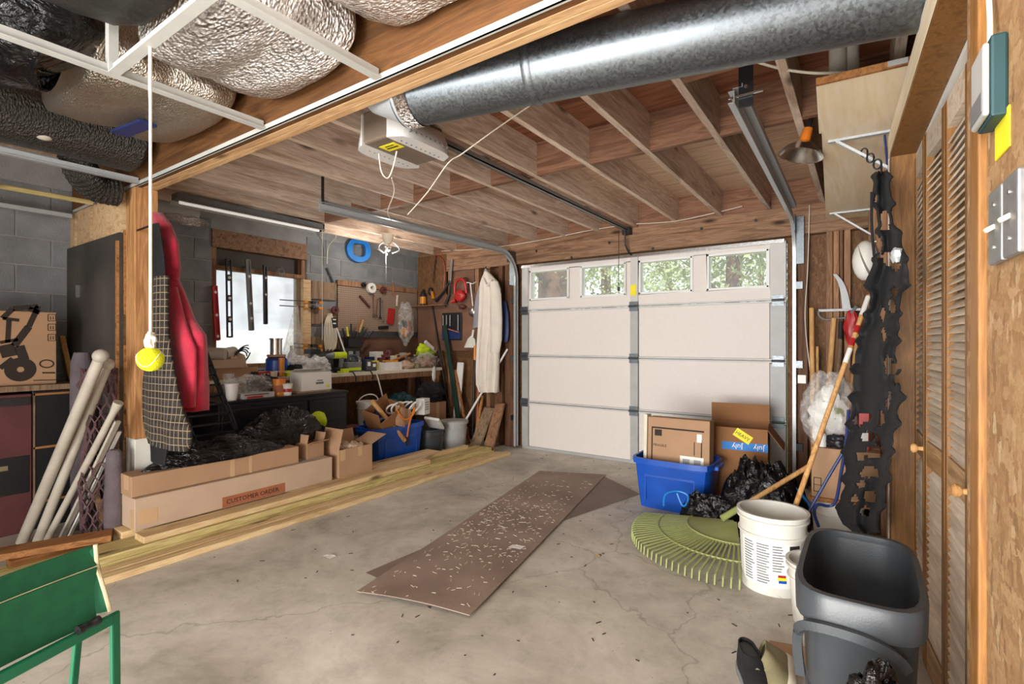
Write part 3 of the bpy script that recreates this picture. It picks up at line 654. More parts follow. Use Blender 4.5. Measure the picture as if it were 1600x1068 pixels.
# louvred bifold: four leaves
door_2 = bpy.data.objects.new('door_2', None); COL.objects.link(door_2); MW[door_2.name] = frame(wr(1.95, -0.08, 0)); door_2.matrix_world = MW[door_2.name]; door_2['kind'] = 'structure'
knots = [(2.630, -0.062), (2.327, -0.0565), (2.032, -0.0747), (1.716, -0.0797), (1.41, -0.075)]
slat_me = None
for i in range(4):
    a, b = wr(knots[i][0], knots[i][1] - 0.02, 0), wr(knots[i + 1][0], knots[i + 1][1] - 0.02, 0)
    ux = (b - a); w = ux.length - 0.004; ux.normalize(); nn = V((-ux.y, ux.x, 0))
    if nn.dot(N_) < 0: nn = -nn
    R = Matrix(((ux.x, nn.x, 0, a.x), (ux.y, nn.y, 0, a.y), (0, 0, 1, 0.015), (0, 0, 0, 1)))
    def lb(g, x0, x1, z0, z1, y0=-0.014, y1=0.014):
        g2 = G().bb(x0, x1, y0, y1, z0, z1).xf(R); return g.add(g2.v, g2.f)
    st = G(); lb(st, 0.002, 0.036, 0, 2.01); lb(st, w - 0.036, w - 0.002, 0, 2.01)
    leaf = part('door_leaf', st, m['honey'], door_2, bev=0.003)
    for z0, z1 in ((1.915, 2.01), (0.765, 0.855), (0.0, 0.12)):
        r_ = G(); lb(r_, 0.036, w - 0.036, z0, z1, -0.012, 0.012); part('rail', r_, m['honey_lt'] if z0 < 1.9 else m['slat'], leaf)
    zs = [0.135 + 0.0255 * k for k in range(25)] + [0.872 + 0.0255 * k for k in range(41)]
    if slat_me is None:
        gs = G().box((0, 0, 0), (0.236, 0.031, 0.0055), Matrix.Rotation(math.radians(-47), 3, 'X'))
        slat_me = mesh_of(gs, 'slat'); slat_me.materials.append(m['slat'])
    inv = MW[leaf.name].inverted()
    for z in zs:
        o = bpy.data.objects.new('slat', slat_me); COL.objects.link(o); o.parent = leaf
        o.matrix_local = inv @ R @ Matrix.Translation((w / 2, 0, z - 0.015))
    if i in (0, 3):
        kx = w - 0.02 if i == 0 else 0.02
        k_ = G(); c = R @ V((kx, 0.014, 0.815)); n3 = (R.to_3x3() @ V((0, 1, 0)))
        k_.lathe(c, [(0.0, 0), (0.009, 0.0), (0.008, 0.014), (0.017, 0.022), (0.019, 0.03), (0.012, 0.038), (0, 0.04)], 16, n3); part('knob', k_, m['handle'], leaf, smooth=True)
# dark boards behind the louvres close the closet
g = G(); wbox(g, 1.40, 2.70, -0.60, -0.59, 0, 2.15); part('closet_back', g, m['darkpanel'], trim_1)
# ---- partition beside the post
YP = 1.27
wall_partition = struct('wall_partition', G().bb(-5.04, -3.99, YP, YP + 0.02, 0.0, 1.955), m['darkpanel'])
for a, b in ((97, 118), (122, 142), (147, 168), (173, 192)):
    x0, x1 = at(a, 380, Y=YP + 0.03).x, at(b, 380, Y=YP + 0.03).x
    part('stud', G().bb(x0, x1, YP + 0.025, YP + 0.065, 0.0, 2.23), m['pine'], wall_partition)
g = G().bb(-4.02, -3.99, YP - 0.012, YP + 0.0, 0.05, 1.9); part('edge_strip', g, m['lumber_br'], wall_partition)
p = at(121, 455, Y=YP - 0.01); part('pull_handle', G().box(p, (0.012, 0.02, 0.09)), m['chrome'], wall_partition)
# ---- pegboard and boards on the block wall
def lw(px0, py0, px1, py1, x, th):
    a = at(px0, py0, X=x); b = at(px1, py1, X=x); return G().bb(x - th, x, a.y, b.y, min(a.z, b.z), max(a.z, b.z))
def lwz(px0, px1, z0, z1, x, th):
    return G().bb(x - th, x, at(px0, 500, X=x).y, at(px1, 500, X=x).y, z0, z1)
peg = solo('pegboard', lwz(528, 652, 1.36, 1.92, XL + 0.03, 0.008), m['peg'], 'brown perforated pegboard on the block wall above the workbench', 'pegboard')
part('top_rail', lwz(528, 652, 1.90, 1.96, XL + 0.05, 0.045), m['stud'], peg)
part('bottom_ledge', lwz(528, 652, 1.30, 1.37, XL + 0.05, 0.045), m['galv'], peg)
part('back_board', lwz(528, 652, 0.93, 1.30, XL + 0.02, 0.012), m['hard'], peg)
# ---- outside, seen through the panes
ground = struct('ground_outside', G().bb(-40, 40, 5.3, 60, -0.2, -0.15).bb(-60, -5.4, -30, 60, -0.22, -0.16), m['grass'])
# ================================================================ overhead: beam, post, ducts, grid, opener, tracks, lamps
ZB = 2.23
t = thing('support_beam', 'long dark-stained built-up wooden beam carried by the post', 'beam', (-2.0, 1.36, ZB))
for k in range(3):
    part('beam_plank', G().bb(-5.04, 0.95, 1.30 + 0.04 * k, 1.339 + 0.04 * k, ZB, 2.56), m['beam'] if k == 0 else m['beam_lt'], t, bev=0.003)
part('wall_angle', G().bb(-5.0, 0.9, 1.294, 1.2998, ZB - 0.003, ZB + 0.022).bb(-5.0, 0.9, 1.294, 1.308, ZB - 0.003, ZB - 0.0002), m['grid'], t)
p0 = at(222, 500, Y=1.36)
PX = p0.x
t = thing('support_post', 'square wooden post standing under the beam, white paint at its foot', 'post', (PX, 1.36, 0))
part('shaft', G().bb(PX - 0.072, PX + 0.072, 1.295, 1.425, 0.62, ZB), m['post'], t, bev=0.004)
part('painted_foot', G().bb(PX - 0.072, PX + 0.072, 1.295, 1.425, 0.0, 0.62), m['dirtywhite'], t, bev=0.004)
part('edge_strip', G().bb(PX - 0.10, PX - 0.073, 1.29, 1.31, 1.42, 1.97).bb(PX - 0.10, PX - 0.073, 1.29, 1.31, 0.62, 1.22), m['lumber_br'], t)
# galvanised round duct
def dy(x): return 1.555 + 0.22 * (x + 1.5)
ZD, RD = 2.282, 0.12
t = thing('round_duct', 'round galvanised sheet-metal duct running beside the beam', 'duct', (-0.7, dy(-0.7), ZD))
axis = V((1, 0.22, 0)).normalized()
A0 = V((-1.62, dy(-1.62), ZD)); A1 = V((0.62, dy(0.62), ZD)); nseg = 24
def ring(c, r, ax, n=40):
    d_, s_, u_ = ortho(ax); return [c + (s_ * math.cos(2 * math.pi * k / n) + u_ * math.sin(2 * math.pi * k / n)) * r for k in range(n)]
part('pipe', G().rings([ring(A0, RD, axis), ring(A1, RD, axis)]), m['galv'], t, smooth=True)
for f in (0.26, 0.86):
    c = A0.lerp(A1, f); part('joint_band', G().rings([ring(c - axis * 0.018, RD + 0.001, axis), ring(c - axis * 0.006, RD + 0.006, axis), ring(c + axis * 0.006, RD + 0.006, axis), ring(c + axis * 0.018, RD + 0.001, axis)], cap=False), m['galv'], t, smooth=True)
part('end_collar', G().rings([ring(A0 - axis * 0.16 + V((0, 0, 0.05)), 0.085, axis), ring(A0 - axis * 0.02, 0.10, axis), ring(A0 + axis * 0.01, RD + 0.003, axis), ring(A0 + axis * 0.06, RD + 0.003, axis)]), m['galv_lt'], t, smooth=True)
part('foil_tape', G().rings([ring(A0 + axis * 0.02, RD + 0.004, axis), ring(A0 + axis * 0.08, RD + 0.0045, axis)], cap=False), m['foil'], t, smooth=True)
# foil wrapped ducts above the grid
def wrapped(name, cx, cz, hw, hh, y0, y1, mt, label, seed, amp=0.014):
    rr = []; n = 44; L = 26
    for i in range(L + 1):
        y = y0 + (y1 - y0) * i / L; r_ = []
        e = 1.0 if 0 < i < L else 0.9
        for k in range(n):
            a = 2 * math.pi * k / n; ca, sa = math.cos(a), math.sin(a)
            sq = (abs(ca) ** 3 + abs(sa) ** 3) ** (-1 / 3)
            q = V((ca * hw * sq, 0, sa * hh * sq)) * e
            w = amp * (noise.noise(V((q.x * 6, y * 6, q.z * 6 + seed))) + 0.5 * noise.noise(V((q.x * 15, y * 12, q.z * 15 + seed))))
            sag = -0.02 * math.sin(math.pi * ((y - y0) / (y1 - y0) * 2.0 % 1.0)) if sa < 0 else 0
            r_.append(V((cx, y, cz + sag)) + q * (1 + w / hh * 0.6))
        rr.append(r_)
    return solo(name, G().rings(rr), mt, label, 'duct', 'foil-wrapped ducts above the ceiling grid', smooth=70)
wrapped('wrapped_duct', -1.93, 2.455, 0.36, 0.155, 0.78, 1.26, m['foil'], 'shiny crinkled foil-wrapped duct between two white grid bars', 1)
wrapped('wrapped_duct', -1.13, 2.475, 0.36, 0.14, -0.7, 1.26, m['foil'], 'foil-wrapped duct above the right-hand white grid bar at the top edge', 2)
wrapped('wrapped_duct', -1.90, 2.47, 0.34, 0.13, -0.7, 0.74, m['grime'], 'dark grimy wrapped duct behind the upright grid frame at the top', 9, 0.02)
c_ = wrapped('wrapped_duct', -2.86, 2.46, 0.42, 0.135, 0.72, 1.26, m['foil2'], 'dull scrim-faced foil duct carrying a strip of blue tape', 3, 0.02)
a = at(186, 207, Z=2.306); b = at(232, 190, Z=2.306)
part('blue_tape', G().bar(a + V((0, 0, -0.006)), b + V((0, 0, -0.006)), 0.075, 0.012), m['dkblue'], c_)
solo('wrapped_duct', G().rings([[V((-3.62 + 0.22 * math.cos(2 * math.pi * k / 28) * f, y, 2.42 + 0.15 * math.sin(2 * math.pi * k / 28) * f)) for k in range(28)] for y, f in ((0.0, 0.9), (0.02, 1), (0.4, 1.05), (0.9, 0.98), (1.22, 1), (1.25, 0.8))]), m['foildk'], 'dark grimy foil duct at the left edge above the metal rail', 'duct', 'foil-wrapped ducts above the ceiling grid', smooth=True)
P = [at(-260, 30, d=1.86), at(-130, 35, d=1.88), at(0, 45, d=1.9), at(60, 55, d=1.93), at(98, 72, d=1.97), at(120, 95, d=2.0)]
P = spline(P, 6); rr = []
for i, q in enumerate(P):
    f = i / (len(P) - 1); R_ = 0.235 if f < 0.7 else 0.235 * math.sqrt(max(0.02, 1 - ((f - 0.7) / 0.3) ** 2))
    tdir = (P[min(i + 1, len(P) - 1)] - P[max(i - 1, 0)]).normalized(); _, s_, u_ = ortho(tdir)
    rr.append([q + (s_ * math.cos(a) + u_ * math.sin(a) * 0.8) * R_ * (1 + 0.08 * noise.noise(V((math.cos(a) * 2, math.sin(a) * 2, f * 14)))) for a in [2 * math.pi * k / 32 for k in range(32)]])
solo('plastic_wrapped_duct', G().rings(rr), m['bag'], 'large black plastic-wrapped flexible duct behind the white grid frame', 'duct', smooth=True)
P = spline([at(118, 238, d=3.0), at(128, 268, d=3.05), at(150, 292, d=3.15), at(185, 300, d=3.25)], 10)
g = G(); rs = [0.085 + (0.007 if i % 2 else 0) for i in range(len(P))]
solo('flexible_duct', g.tube(P, rs, 18), m['foildk'], 'grey ribbed flexible duct bending down behind the lower metal rail', 'duct', smooth=True)
P = spline([at(20, 200, d=2.6), at(50, 205, d=2.62), at(72, 212, d=2.65), at(86, 206, d=2.7), at(92, 192, d=2.72)], 6)
solo('pipe_elbow', G().tube(P, 0.026, 12), m['pvc'], 'off-white plastic pipe elbow under the dark foil duct', 'pipe', smooth=True)
# ceiling grid bars
def tee(x0, y0, x1, y1, z, label, w=0.036, web=0.034, mt='grid'):
    a, b = V((x0, y0, z)), V((x1, y1, z)); d_ = (b - a).normalized()
    g = G().bar(a + V((0, 0, 0.002)), b + V((0, 0, 0.002)), w, 0.004, (0, 0, 1)).bar(a + V((0, 0, web / 2 + 0.004)), b + V((0, 0, web / 2 + 0.004)), 0.007, web, (0, 0, 1))
    return solo('ceiling_grid_bar', g, m[mt], label, 'grid bar', 'suspended ceiling grid bars')
ZG = 2.232
cA = at(175, 118, Z=ZG); cB = at(596, 126, Z=ZG)
tee(cA.x, -0.5, cA.x, 1.292, ZG, 'white grid bar crossing the left end of the crinkled foil duct')
tee(cB.x, -0.5, cB.x, 1.292, ZG, 'white grid bar meeting the beam near the middle of its dark face')
tee(cA.x + 0.02, cA.y, cB.x - 0.02, cA.y, ZG, 'short white cross bar that the tennis ball string is tied to')
q = at(60, 253, Z=ZG); tee(q.x, -0.4, q.x, 1.292, ZG, 'pale blue-grey perforated metal rail low at the left', mt='galv_lt')
g = G().bar((cA.x, cA.y, ZG + 0.004), (cA.x, cA.y, 2.46), 0.036, 0.03, (0, 1, 0)); g.bar((cA.x, cA.y, 2.46), (cA.x, -0.5, 2.46), 0.036, 0.03); g.bar((cA.x, cA.y, 2.46), (cB.x, cA.y, 2.46), 0.03, 0.03)
solo('ceiling_grid_bar', g, m['grid'], 'white upright frame bar rising from the corner of the grid', 'grid bar', 'suspended ceiling grid bars')
q = at(60, 330, X=-4.9); solo('metal_rail', G().bar((-4.9, 0.0, q.z), (-4.9, 1.26, q.z), 0.04, 0.03), m['galv_lt'], 'thin galvanised rail against the blocks at the far left', 'rail')
q = at(80, 305, X=-4.45); solo('copper_pipe', G().cyl((-4.45, 0.0, q.z), (-4.45, 1.26, q.z), 0.017, n=12), m['lumber_gr'], 'dull yellow pipe running just above the galvanised rail', 'pipe', smooth=True)
# ball on a string
kb = at(235, 74, Z=ZG); zb = at(235, 561, d=None, X=kb.x).z
t = thing('tennis_ball', 'yellow tennis ball hanging on a white string from the grid', 'ball', (kb.x, kb.y, zb - 0.04))
part('ball', G().ball((kb.x, kb.y, zb), 0.0405, nu=28, nv=18), m['ball'], t, smooth=True)
part('seam', G().tube([V((kb.x, kb.y, zb)) + V((math.cos(a) * 0.8, math.sin(a) * 0.8, 0.55 * math.sin(2 * a))).normalized() * 0.0407 for a in [2 * math.pi * k / 40 for k in range(40)]], 0.0012, 5, True), m['dirtywhite'], t)
part('string', G().tube([(kb.x, kb.y, zb + 0.035), (kb.x + 0.001, kb.y, zb + 0.3), (kb.x, kb.y, ZG + 0.01)], 0.005, 8).tube([(kb.x - 0.006, kb.y, ZG), (kb.x - 0.008, kb.y, ZG - 0.12), (kb.x - 0.002, kb.y, ZG - 0.2)], 0.004, 6), m['rope'], t)
part('knot', G().blob((kb.x, kb.y, zb + 0.062), (0.016, 0.016, 0.028), 3, 0.5, 2, 16, 10), m['rope'], t)
# ---- garage door opener
t = thing('garage_door_opener', 'brown and white garage door opener hung under the joists', 'opener', (-1.98, 1.86, 2.225))
ox, oy = -1.98, 1.87
part('body', G().bb(ox - 0.10, ox + 0.10, oy - 0.19, oy + 0.19, 2.235, 2.395), m['brownbox'], t, bev=0.012)
for sg in (-1, 1):
    rr = []
    for i in range(13):
        f = i / 12; w = 0.085 * math.sqrt(max(0.0, 1 - (2 * f - 1) ** 4)) + 0.006; y = oy - 0.20 + 0.40 * f
        rr.append([V((ox + sg * (0.095 + w * (1 - c ** 2.2)), y, 2.225 + 0.155 * c)) for c in [k / 8 for k in range(9)]] + [V((ox + sg * 0.09, y, 2.38)), V((ox + sg * 0.09, y, 2.225))])
    ln = part('light_lens', G().rings(rr), m['lens'], t, smooth=True)
    g = G()
    for k in range(9):
        y = oy - 0.13 + 0.033 * k; g.bar((ox + sg * 0.186, y, 2.262), (ox + sg * 0.115, y, 2.224), 0.008, 0.006)
    part('vent_slots', g, m['grey'], ln)
lab = part('yellow_label', G().bb(ox - 0.055, ox + 0.055, oy - 0.12, oy - 0.05, 2.233, 2.2348), m['yellow'], t)
part('label_print', G().bb(ox - 0.03, ox + 0.03, oy - 0.105, oy - 0.098, 2.2322, 2.2332).bb(ox - 0.04, ox + 0.04, oy - 0.085, oy - 0.074, 2.2322, 2.2332), m['ink'], lab)
for sx_ in (-0.075, 0.075): part('hanger_strap', G().bb(ox + sx_ - 0.015, ox + sx_ + 0.015, oy + 0.05, oy + 0.055, 2.39, 2.5), m['galv'], t)
rl = thing('opener_rail', 'long steel rail running from the opener to the door header', 'rail', (-1.98, 3.4, 2.36))
part('rail', G().bb(-1.997, -1.963, 2.06, 4.93, 2.365, 2.375).bb(-1.997, -1.992, 2.06, 4.93, 2.365, 2.40).bb(-1.968, -1.963, 2.06, 4.93, 2.365, 2.40), m['steel'], rl)
part('belt', G().cyl((-1.98, 2.06, 2.395), (-1.98, 4.9, 2.395), 0.006, n=6), m['black'], rl)
part('header_bracket', G().bb(-2.02, -1.94, 4.88, 4.955, 2.33, 2.40), m['black'], rl)
arm = G().tube([(-1.98, 4.86, 2.365), (-1.98, 4.87, 2.22), (-1.96, 4.92, 2.14), (-1.94, 4.945, 2.125)], 0.009, 8); part('door_arm', arm, m['dksteel'], rl)
part('release_cord', G().tube([(-2.02, 4.80, 2.36), (-2.02, 4.80, 1.78)], 0.0035, 6).cyl((-2.02, 4.80, 1.75), (-2.02, 4.80, 1.79), 0.014, n=8), m['black'], rl)
# ---- door tracks
def track(name, label, x, yend, z_end, sx):
    zc = 2.27; rad = 0.30; yv = 4.935
    path = [V((x, yend, z_end)), V((x, yv - rad, zc))] + [V((x, yv - rad + rad * math.sin(a), zc - rad + rad * math.cos(a))) for a in [math.pi / 2 * k / 10 for k in range(1, 11)]] + [V((x, yv, 0.02))]
    t = thing(name, label, 'track', (x, yv, 0), group='garage door tracks')
    def prof(off_x, wn, th):
        rr = []
        for i, q in enumerate(path):
            d_ = (path[min(i + 1, len(path) - 1)] - path[max(i - 1, 0)]).normalized(); n_ = V((1, 0, 0)).cross(d_).normalized()
            rr.append([q + V((off_x - th, 0, 0)) - n_ * wn, q + V((off_x + th, 0, 0)) - n_ * wn, q + V((off_x + th, 0, 0)) + n_ * wn, q + V((off_x - th, 0, 0)) + n_ * wn])
        return G().rings(rr)
    g = prof(0, 0.026, 0.0018)
    for sgn in (-1, 1):
        rr = []
        for i, q in enumerate(path):
            d_ = (path[min(i + 1, len(path) - 1)] - path[max(i - 1, 0)]).normalized(); n_ = V((1, 0, 0)).cross(d_).normalized()
            c = q + n_ * 0.026 * sgn + V((-sx * 0.012, 0, 0))
            rr.append([c + V((-0.013, 0, 0)) - n_ * 0.002, c + V((0.013, 0, 0)) - n_ * 0.002, c + V((0.013, 0, 0)) + n_ * 0.002, c + V((-0.013, 0, 0)) + n_ * 0.002])
        g.rings(rr)
    part('channel', g, m['galv_lt'], t, smooth=True)
    for z in (0.35, 1.05, 1.72):
        part('track_bracket', G().bb(x + sx * 0.002, x + sx * 0.05, yv - 0.02, yv + 0.03, z - 0.03, z + 0.03), m['black' if z < 0.5 else 'galv'], t)
    part('flag_bracket', G().bb(x + sx * 0.004, x + sx * 0.06, yv - 0.03, yv + 0.02, 1.9, 2.30).bb(x + sx * 0.002, x + sx * 0.006, yv - 0.16, yv - 0.0, 2.16, 2.30), m['galv'], t)
    part('support_angle', G().bar((x + sx * 0.01, yend + 0.02, z_end + 0.045), (x + sx * 0.01, yv - rad, zc + 0.045), 0.04, 0.004).bar((x + sx * 0.03, yend + 0.02, z_end + 0.06), (x + sx * 0.03, yv - rad, zc + 0.06), 0.004, 0.035), m['galv_lt'], t)
    return t
track('door_track', 'galvanised garage door track on the workbench side, curving down left', -3.37, 2.32, 2.25, -1)
tr = track('door_track', 'galvanised garage door track beside the plywood shelf, curving down right', -0.475, 2.42, 2.33, 1)
part('hanger_bracket', G().bb(-0.46, -0.40, 2.44, 2.448, 2.28, 2.56), m['black'], tr)
part('hanger_bolts', G().bar((-0.50, 2.43, 2.33), (-0.36, 2.43, 2.33), 0.008, 0.008).cyl((-0.43, 2.435, 2.37), (-0.43, 2.445, 2.37), 0.008, n=8), m['chrome'], tr)
tl = [o for o in bpy.data.objects if o.name.startswith('door_track') and o.type == 'EMPTY'][0]
part('hanger_bracket', G().bb(-3.40, -3.37, 2.36, 2.366, 2.24, 2.50), m['dksteel'], tl)
# ---- fluorescent fixture over the cabinet
FX = -4.44
t = thing('fluorescent_fixture', 'long grey fluorescent strip light with a white tube under the joists', 'light', (FX, 2.42, 2.33))
part('housing', G().bb(FX - 0.05, FX + 0.05, 1.77, 3.07, 2.355, 2.405), m['grey'], t, bev=0.004)
part('reflector', G().prism([(FX - 0.05, 1.77, 2.36), (FX - 0.09, 1.77, 2.335), (FX - 0.088, 1.77, 2.33), (FX - 0.045, 1.77, 2.355)], (0, 1.3, 0)).prism([(FX + 0.05, 1.77, 2.36), (FX + 0.09, 1.77, 2.335), (FX + 0.088, 1.77, 2.33), (FX + 0.045, 1.77, 2.355)], (0, 1.3, 0)), m['ltgrey'], t)
mt, tt, bb_ = nt('fluorescent_tube'); bb_.inputs['Base Color'].default_value = (0.9, 0.9, 0.88, 1); bb_.inputs['Emission Color'].default_value = (1, 0.97, 0.92, 1); bb_.inputs['Emission Strength'].default_value = 0.25
M_['tube'] = mt
part('tube', G().cyl((FX + 0.02, 1.80, 2.337), (FX + 0.02, 3.04, 2.337), 0.014, n=12), mt, t, smooth=True)
part('end_cap', G().bb(FX - 0.05, FX + 0.05, 3.07, 3.085, 2.335, 2.405), m['black'], t)
part('pull_cord', G().cyl((FX + 0.05, 3.06, 1.26), (FX + 0.05, 3.06, 2.36), 0.004, n=6), m['rope'], t)
# white jacketed pipe high on the block wall
a = at(240, 330, X=-4.86); b = at(316, 340, X=-4.86)
t = thing('jacketed_pipe', 'short white jacketed pipe with a crinkled foil end, high on the block wall', 'pipe', (-4.86, (a.y + b.y) / 2, b.z))
part('jacket', G().cyl((-4.86, 1.45, b.z + 0.03), (-4.86, b.y - 0.05, b.z + 0.03), 0.075, n=20), m['ltgrey'], t, smooth=True)
part('foil_end', G().blob((-4.84, b.y - 0.15, b.z - 0.05), (0.05, 0.17, 0.045), 5, 0.3), m['foil'], t, smooth=True)
# ---- lamp holder over the bench
c = at(606, 368, X=-4.25)
c.z = 2.405
t = thing('lamp_holder', 'white porcelain lamp holder with a splayed metal guard over the workbench', 'lamp', (c.x, c.y, 2.2))
part('base', G().lathe((c.x, c.y, 2.30), [(0.02, 0), (0.045, 0.02), (0.06, 0.07), (0.065, 0.105)], 20), m['cream'], t, smooth=True)
part('bulb', G().ball((c.x, c.y, 2.255), 0.045, (1, 1, 0.8)), m['chrome'], t, smooth=True)
g = G()
for k in range(3):
    a = 0.5 + k * 2.1; u_ = V((math.cos(a), math.sin(a), 0)); q = V((c.x, c.y, 2.33)); g.tube([q + u_ * 0.05, q + u_ * 0.12 + V((0, 0, -0.06)), q + u_ * 0.13 + V((0, 0, -0.10)), q + u_ * 0.05 + V((0, 0, -0.13))], 0.008, 6)
part('guard', g, m['ltgrey'], t)
bl = bpy.data.lights.new('bench_bulb_light', 'POINT'); bl.energy = 13; bl.color = (1, 0.95, 0.88); bl.shadow_soft_size = 0.04
blo = bpy.data.objects.new('bench_bulb_light', bl); COL.objects.link(blo); blo.location = (c.x, c.y, 2.17)
part('pull_chain', G().cyl((c.x - 0.03, c.y, 1.85), (c.x - 0.03, c.y, 2.31), 0.0025, n=5), m['steel'], t)
# ---- blue tape reel
c = at(560, 391, X=-4.98)
nrm = V((1, -0.35, 0.05)).normalized(); _, s_, u_ = ortho(nrm)
t = thing('fish_tape_reel', 'bright blue ring-shaped tape reel hung high on the block wall', 'reel', (c.x, c.y, c.z - 0.15))
def sqr(r_, p_):
    return [(math.cos(a) * (abs(math.cos(a)) ** p_ + abs(math.sin(a)) ** p_) ** (-1 / p_) * r_, math.sin(a) * (abs(math.cos(a)) ** p_ + abs(math.sin(a)) ** p_) ** (-1 / p_) * r_) for a in [2 * math.pi * k / 36 for k in range(36)]]
o_, i_ = sqr(0.145, 2), sqr(0.078, 3.5)
rr = [[c + s_ * x + u_ * y + nrm * w for x, y in prof] for prof, w in ((i_, -0.03), (o_, -0.03), (o_, 0.03), (i_, 0.03), (i_, -0.03))]
part('ring', G().rings(rr, cap=False), m['bluec'], t, smooth=True)
part('wall_nail', G().cyl(c + u_ * 0.07 + V((0.05, 0, 0)), c + u_ * 0.075 + V((-0.07, 0, 0)), 0.005, n=6), m['steel'], t)
part('handle', G().bar(c + u_ * 0.15 - s_ * 0.05 - nrm * 0.0, c + u_ * 0.15 + s_ * 0.05, 0.05, 0.03), m['black'], t, bev=0.006)
# ---- plywood shelf on brackets, right side
SZ_ = 2.25
g = G(); wbox(g, 2.74, 4.86, -0.045, 0.275, SZ_, SZ_ + 0.018); wbox(g, 2.19, 2.74, -0.25, 0.286, SZ_, SZ_ + 0.018)
sh = solo('plywood_shelf', g, m['ply'], 'pale plywood shelf seen from below on metal brackets beside the closet', 'shelf')
g = G(); wbox(g, 2.175, 2.19, -0.25, 0.286, SZ_ - 0.004, SZ_ + 0.022); part('edge_lip', g, m['lumber_br'], sh)
for s in (2.86, 4.55):
    t_ = G().bar(wr(s, 0.25, SZ_ - 0.008), wr(s, -0.045, SZ_ - 0.008), 0.022, 0.012, (0, 0, 1)).bar(wr(s, 0.215, SZ_ - 0.012), wr(s, -0.035, SZ_ - 0.215), 0.02, 0.012).bar(wr(s, -0.043, SZ_ - 0.002), wr(s, -0.043, SZ_ - 0.26), 0.022, 0.01)
    part('bracket', t_, m['galv_lt'], sh)
q = at(1334, 114, Z=SZ_ + 0.02); part('price_sticker', G().bar(wr(2.172, 0.0, SZ_ + 0.01), wr(2.172, 0.06, SZ_ + 0.01), 0.003, 0.02), m['ltgrey'], sh)
# pipes lying / standing over the shelf
for k, (px, lab) in enumerate(((1303, 'white pipe standing on the plywood shelf, nearer the door track'), (1325, 'white pipe standing on the plywood shelf, nearer the closet'))):
    q = at(px, 110, Z=SZ_ + 0.02); solo('white_pipe', G().cyl((q.x, q.y + 0.35, SZ_ + 0.019), (q.x, q.y + 0.35, ZS - 0.002), 0.034, n=16), m['pvc'], lab, 'pipe', 'white pipes on the plywood shelf', smooth=True)
# clamp lamp reflector
c = at(1252, 238, d=2.75); ax = V((-0.35, -0.5, -0.8)).normalized()
t = thing('clamp_lamp', 'shiny bowl-shaped clamp lamp reflector hanging beside the plywood shelf', 'lamp', (c.x, c.y, c.z - 0.06))
tip = V((0.62, 0.25, 0.74)).normalized()
ax = V((-0.25, -0.10, -1)).normalized()
part('reflector', G().lathe(c - ax * 0.06, [(0.028, 0.0), (0.05, 0.015), (0.085, 0.04), (0.108, 0.075), (0.112, 0.078), (0.104, 0.073), (0.08, 0.038), (0.046, 0.013), (0.02, 0.002)], 28, ax), m['chrome'], t, smooth=True)
part('socket', G().cyl(c - ax * 0.06, c - ax * 0.13, 0.028, 0.024), m['orange'], t, smooth=True)
part('clamp', G().bar(c - ax * 0.12, c - ax * 0.19, 0.03, 0.016), m['black'], t)
# ---- loose cables under the joists
def cable(label, pts, r=0.004, mt='rope', cat='cable', grp='loose cables under the joists'):
    return solo('cable', G().tube(spline(pts, 7), r, 6), m[mt], label, cat, grp, smooth=True)
cable('white cable looping from the opener up towards the round duct', [at(637, 335, d=3.2), at(668, 300, d=3.0), at(700, 255, d=2.8), at(722, 240, d=2.75), at(770, 205, d=2.6), at(835, 160, d=2.4)], 0.0035)
cable('thin wire hanging in a loop under the opener', [at(592, 240, d=2.6), at(596, 268, d=2.62), at(606, 278, d=2.65), at(614, 262, d=2.65), at(620, 236, d=2.62)], 0.004)
cable('thin pale wire dropping from the opener towards the bench', [at(612, 278, d=2.7), at(616, 300, d=2.9), at(606, 330, d=3.3), at(612, 345, d=3.6)], 0.0035)
cable('white cable stapled along the header above the left of the door', [at(690, 392, Y=4.95), at(760, 388, Y=4.945), at(850, 374, Y=4.945), at(920, 360, Y=4.945), at(972, 352, Y=4.94)], 0.005)
cable('white cable stapled along the header above the right of the door', [at(985, 350, Y=4.94), at(1050, 346, Y=4.945), at(1110, 334, Y=4.945), at(1160, 322, Y=4.945)], 0.005)
cable('pale cable sagging from the round duct to the plywood shelf', [at(1180, 96, d=2.2), at(1225, 108, d=2.2), at(1275, 114, d=2.15), at(1330, 112, d=2.12)], 0.006)
cable('yellowish cable dropping down the blocks beside the strip light', [at(507, 352, X=-4.7), at(525, 368, X=-4.8), at(513, 385, X=-4.98), at(511, 412, X=-5.0)], 0.006, 'cream')
cable('white wire hanging down the right-hand door jamb', [at(1265, 320, Y=4.93), at(1262, 420, Y=4.93), at(1258, 500, Y=4.93), at(1266, 580, Y=4.93)], 0.004)
p = at(1118, 325, d=4.6); 
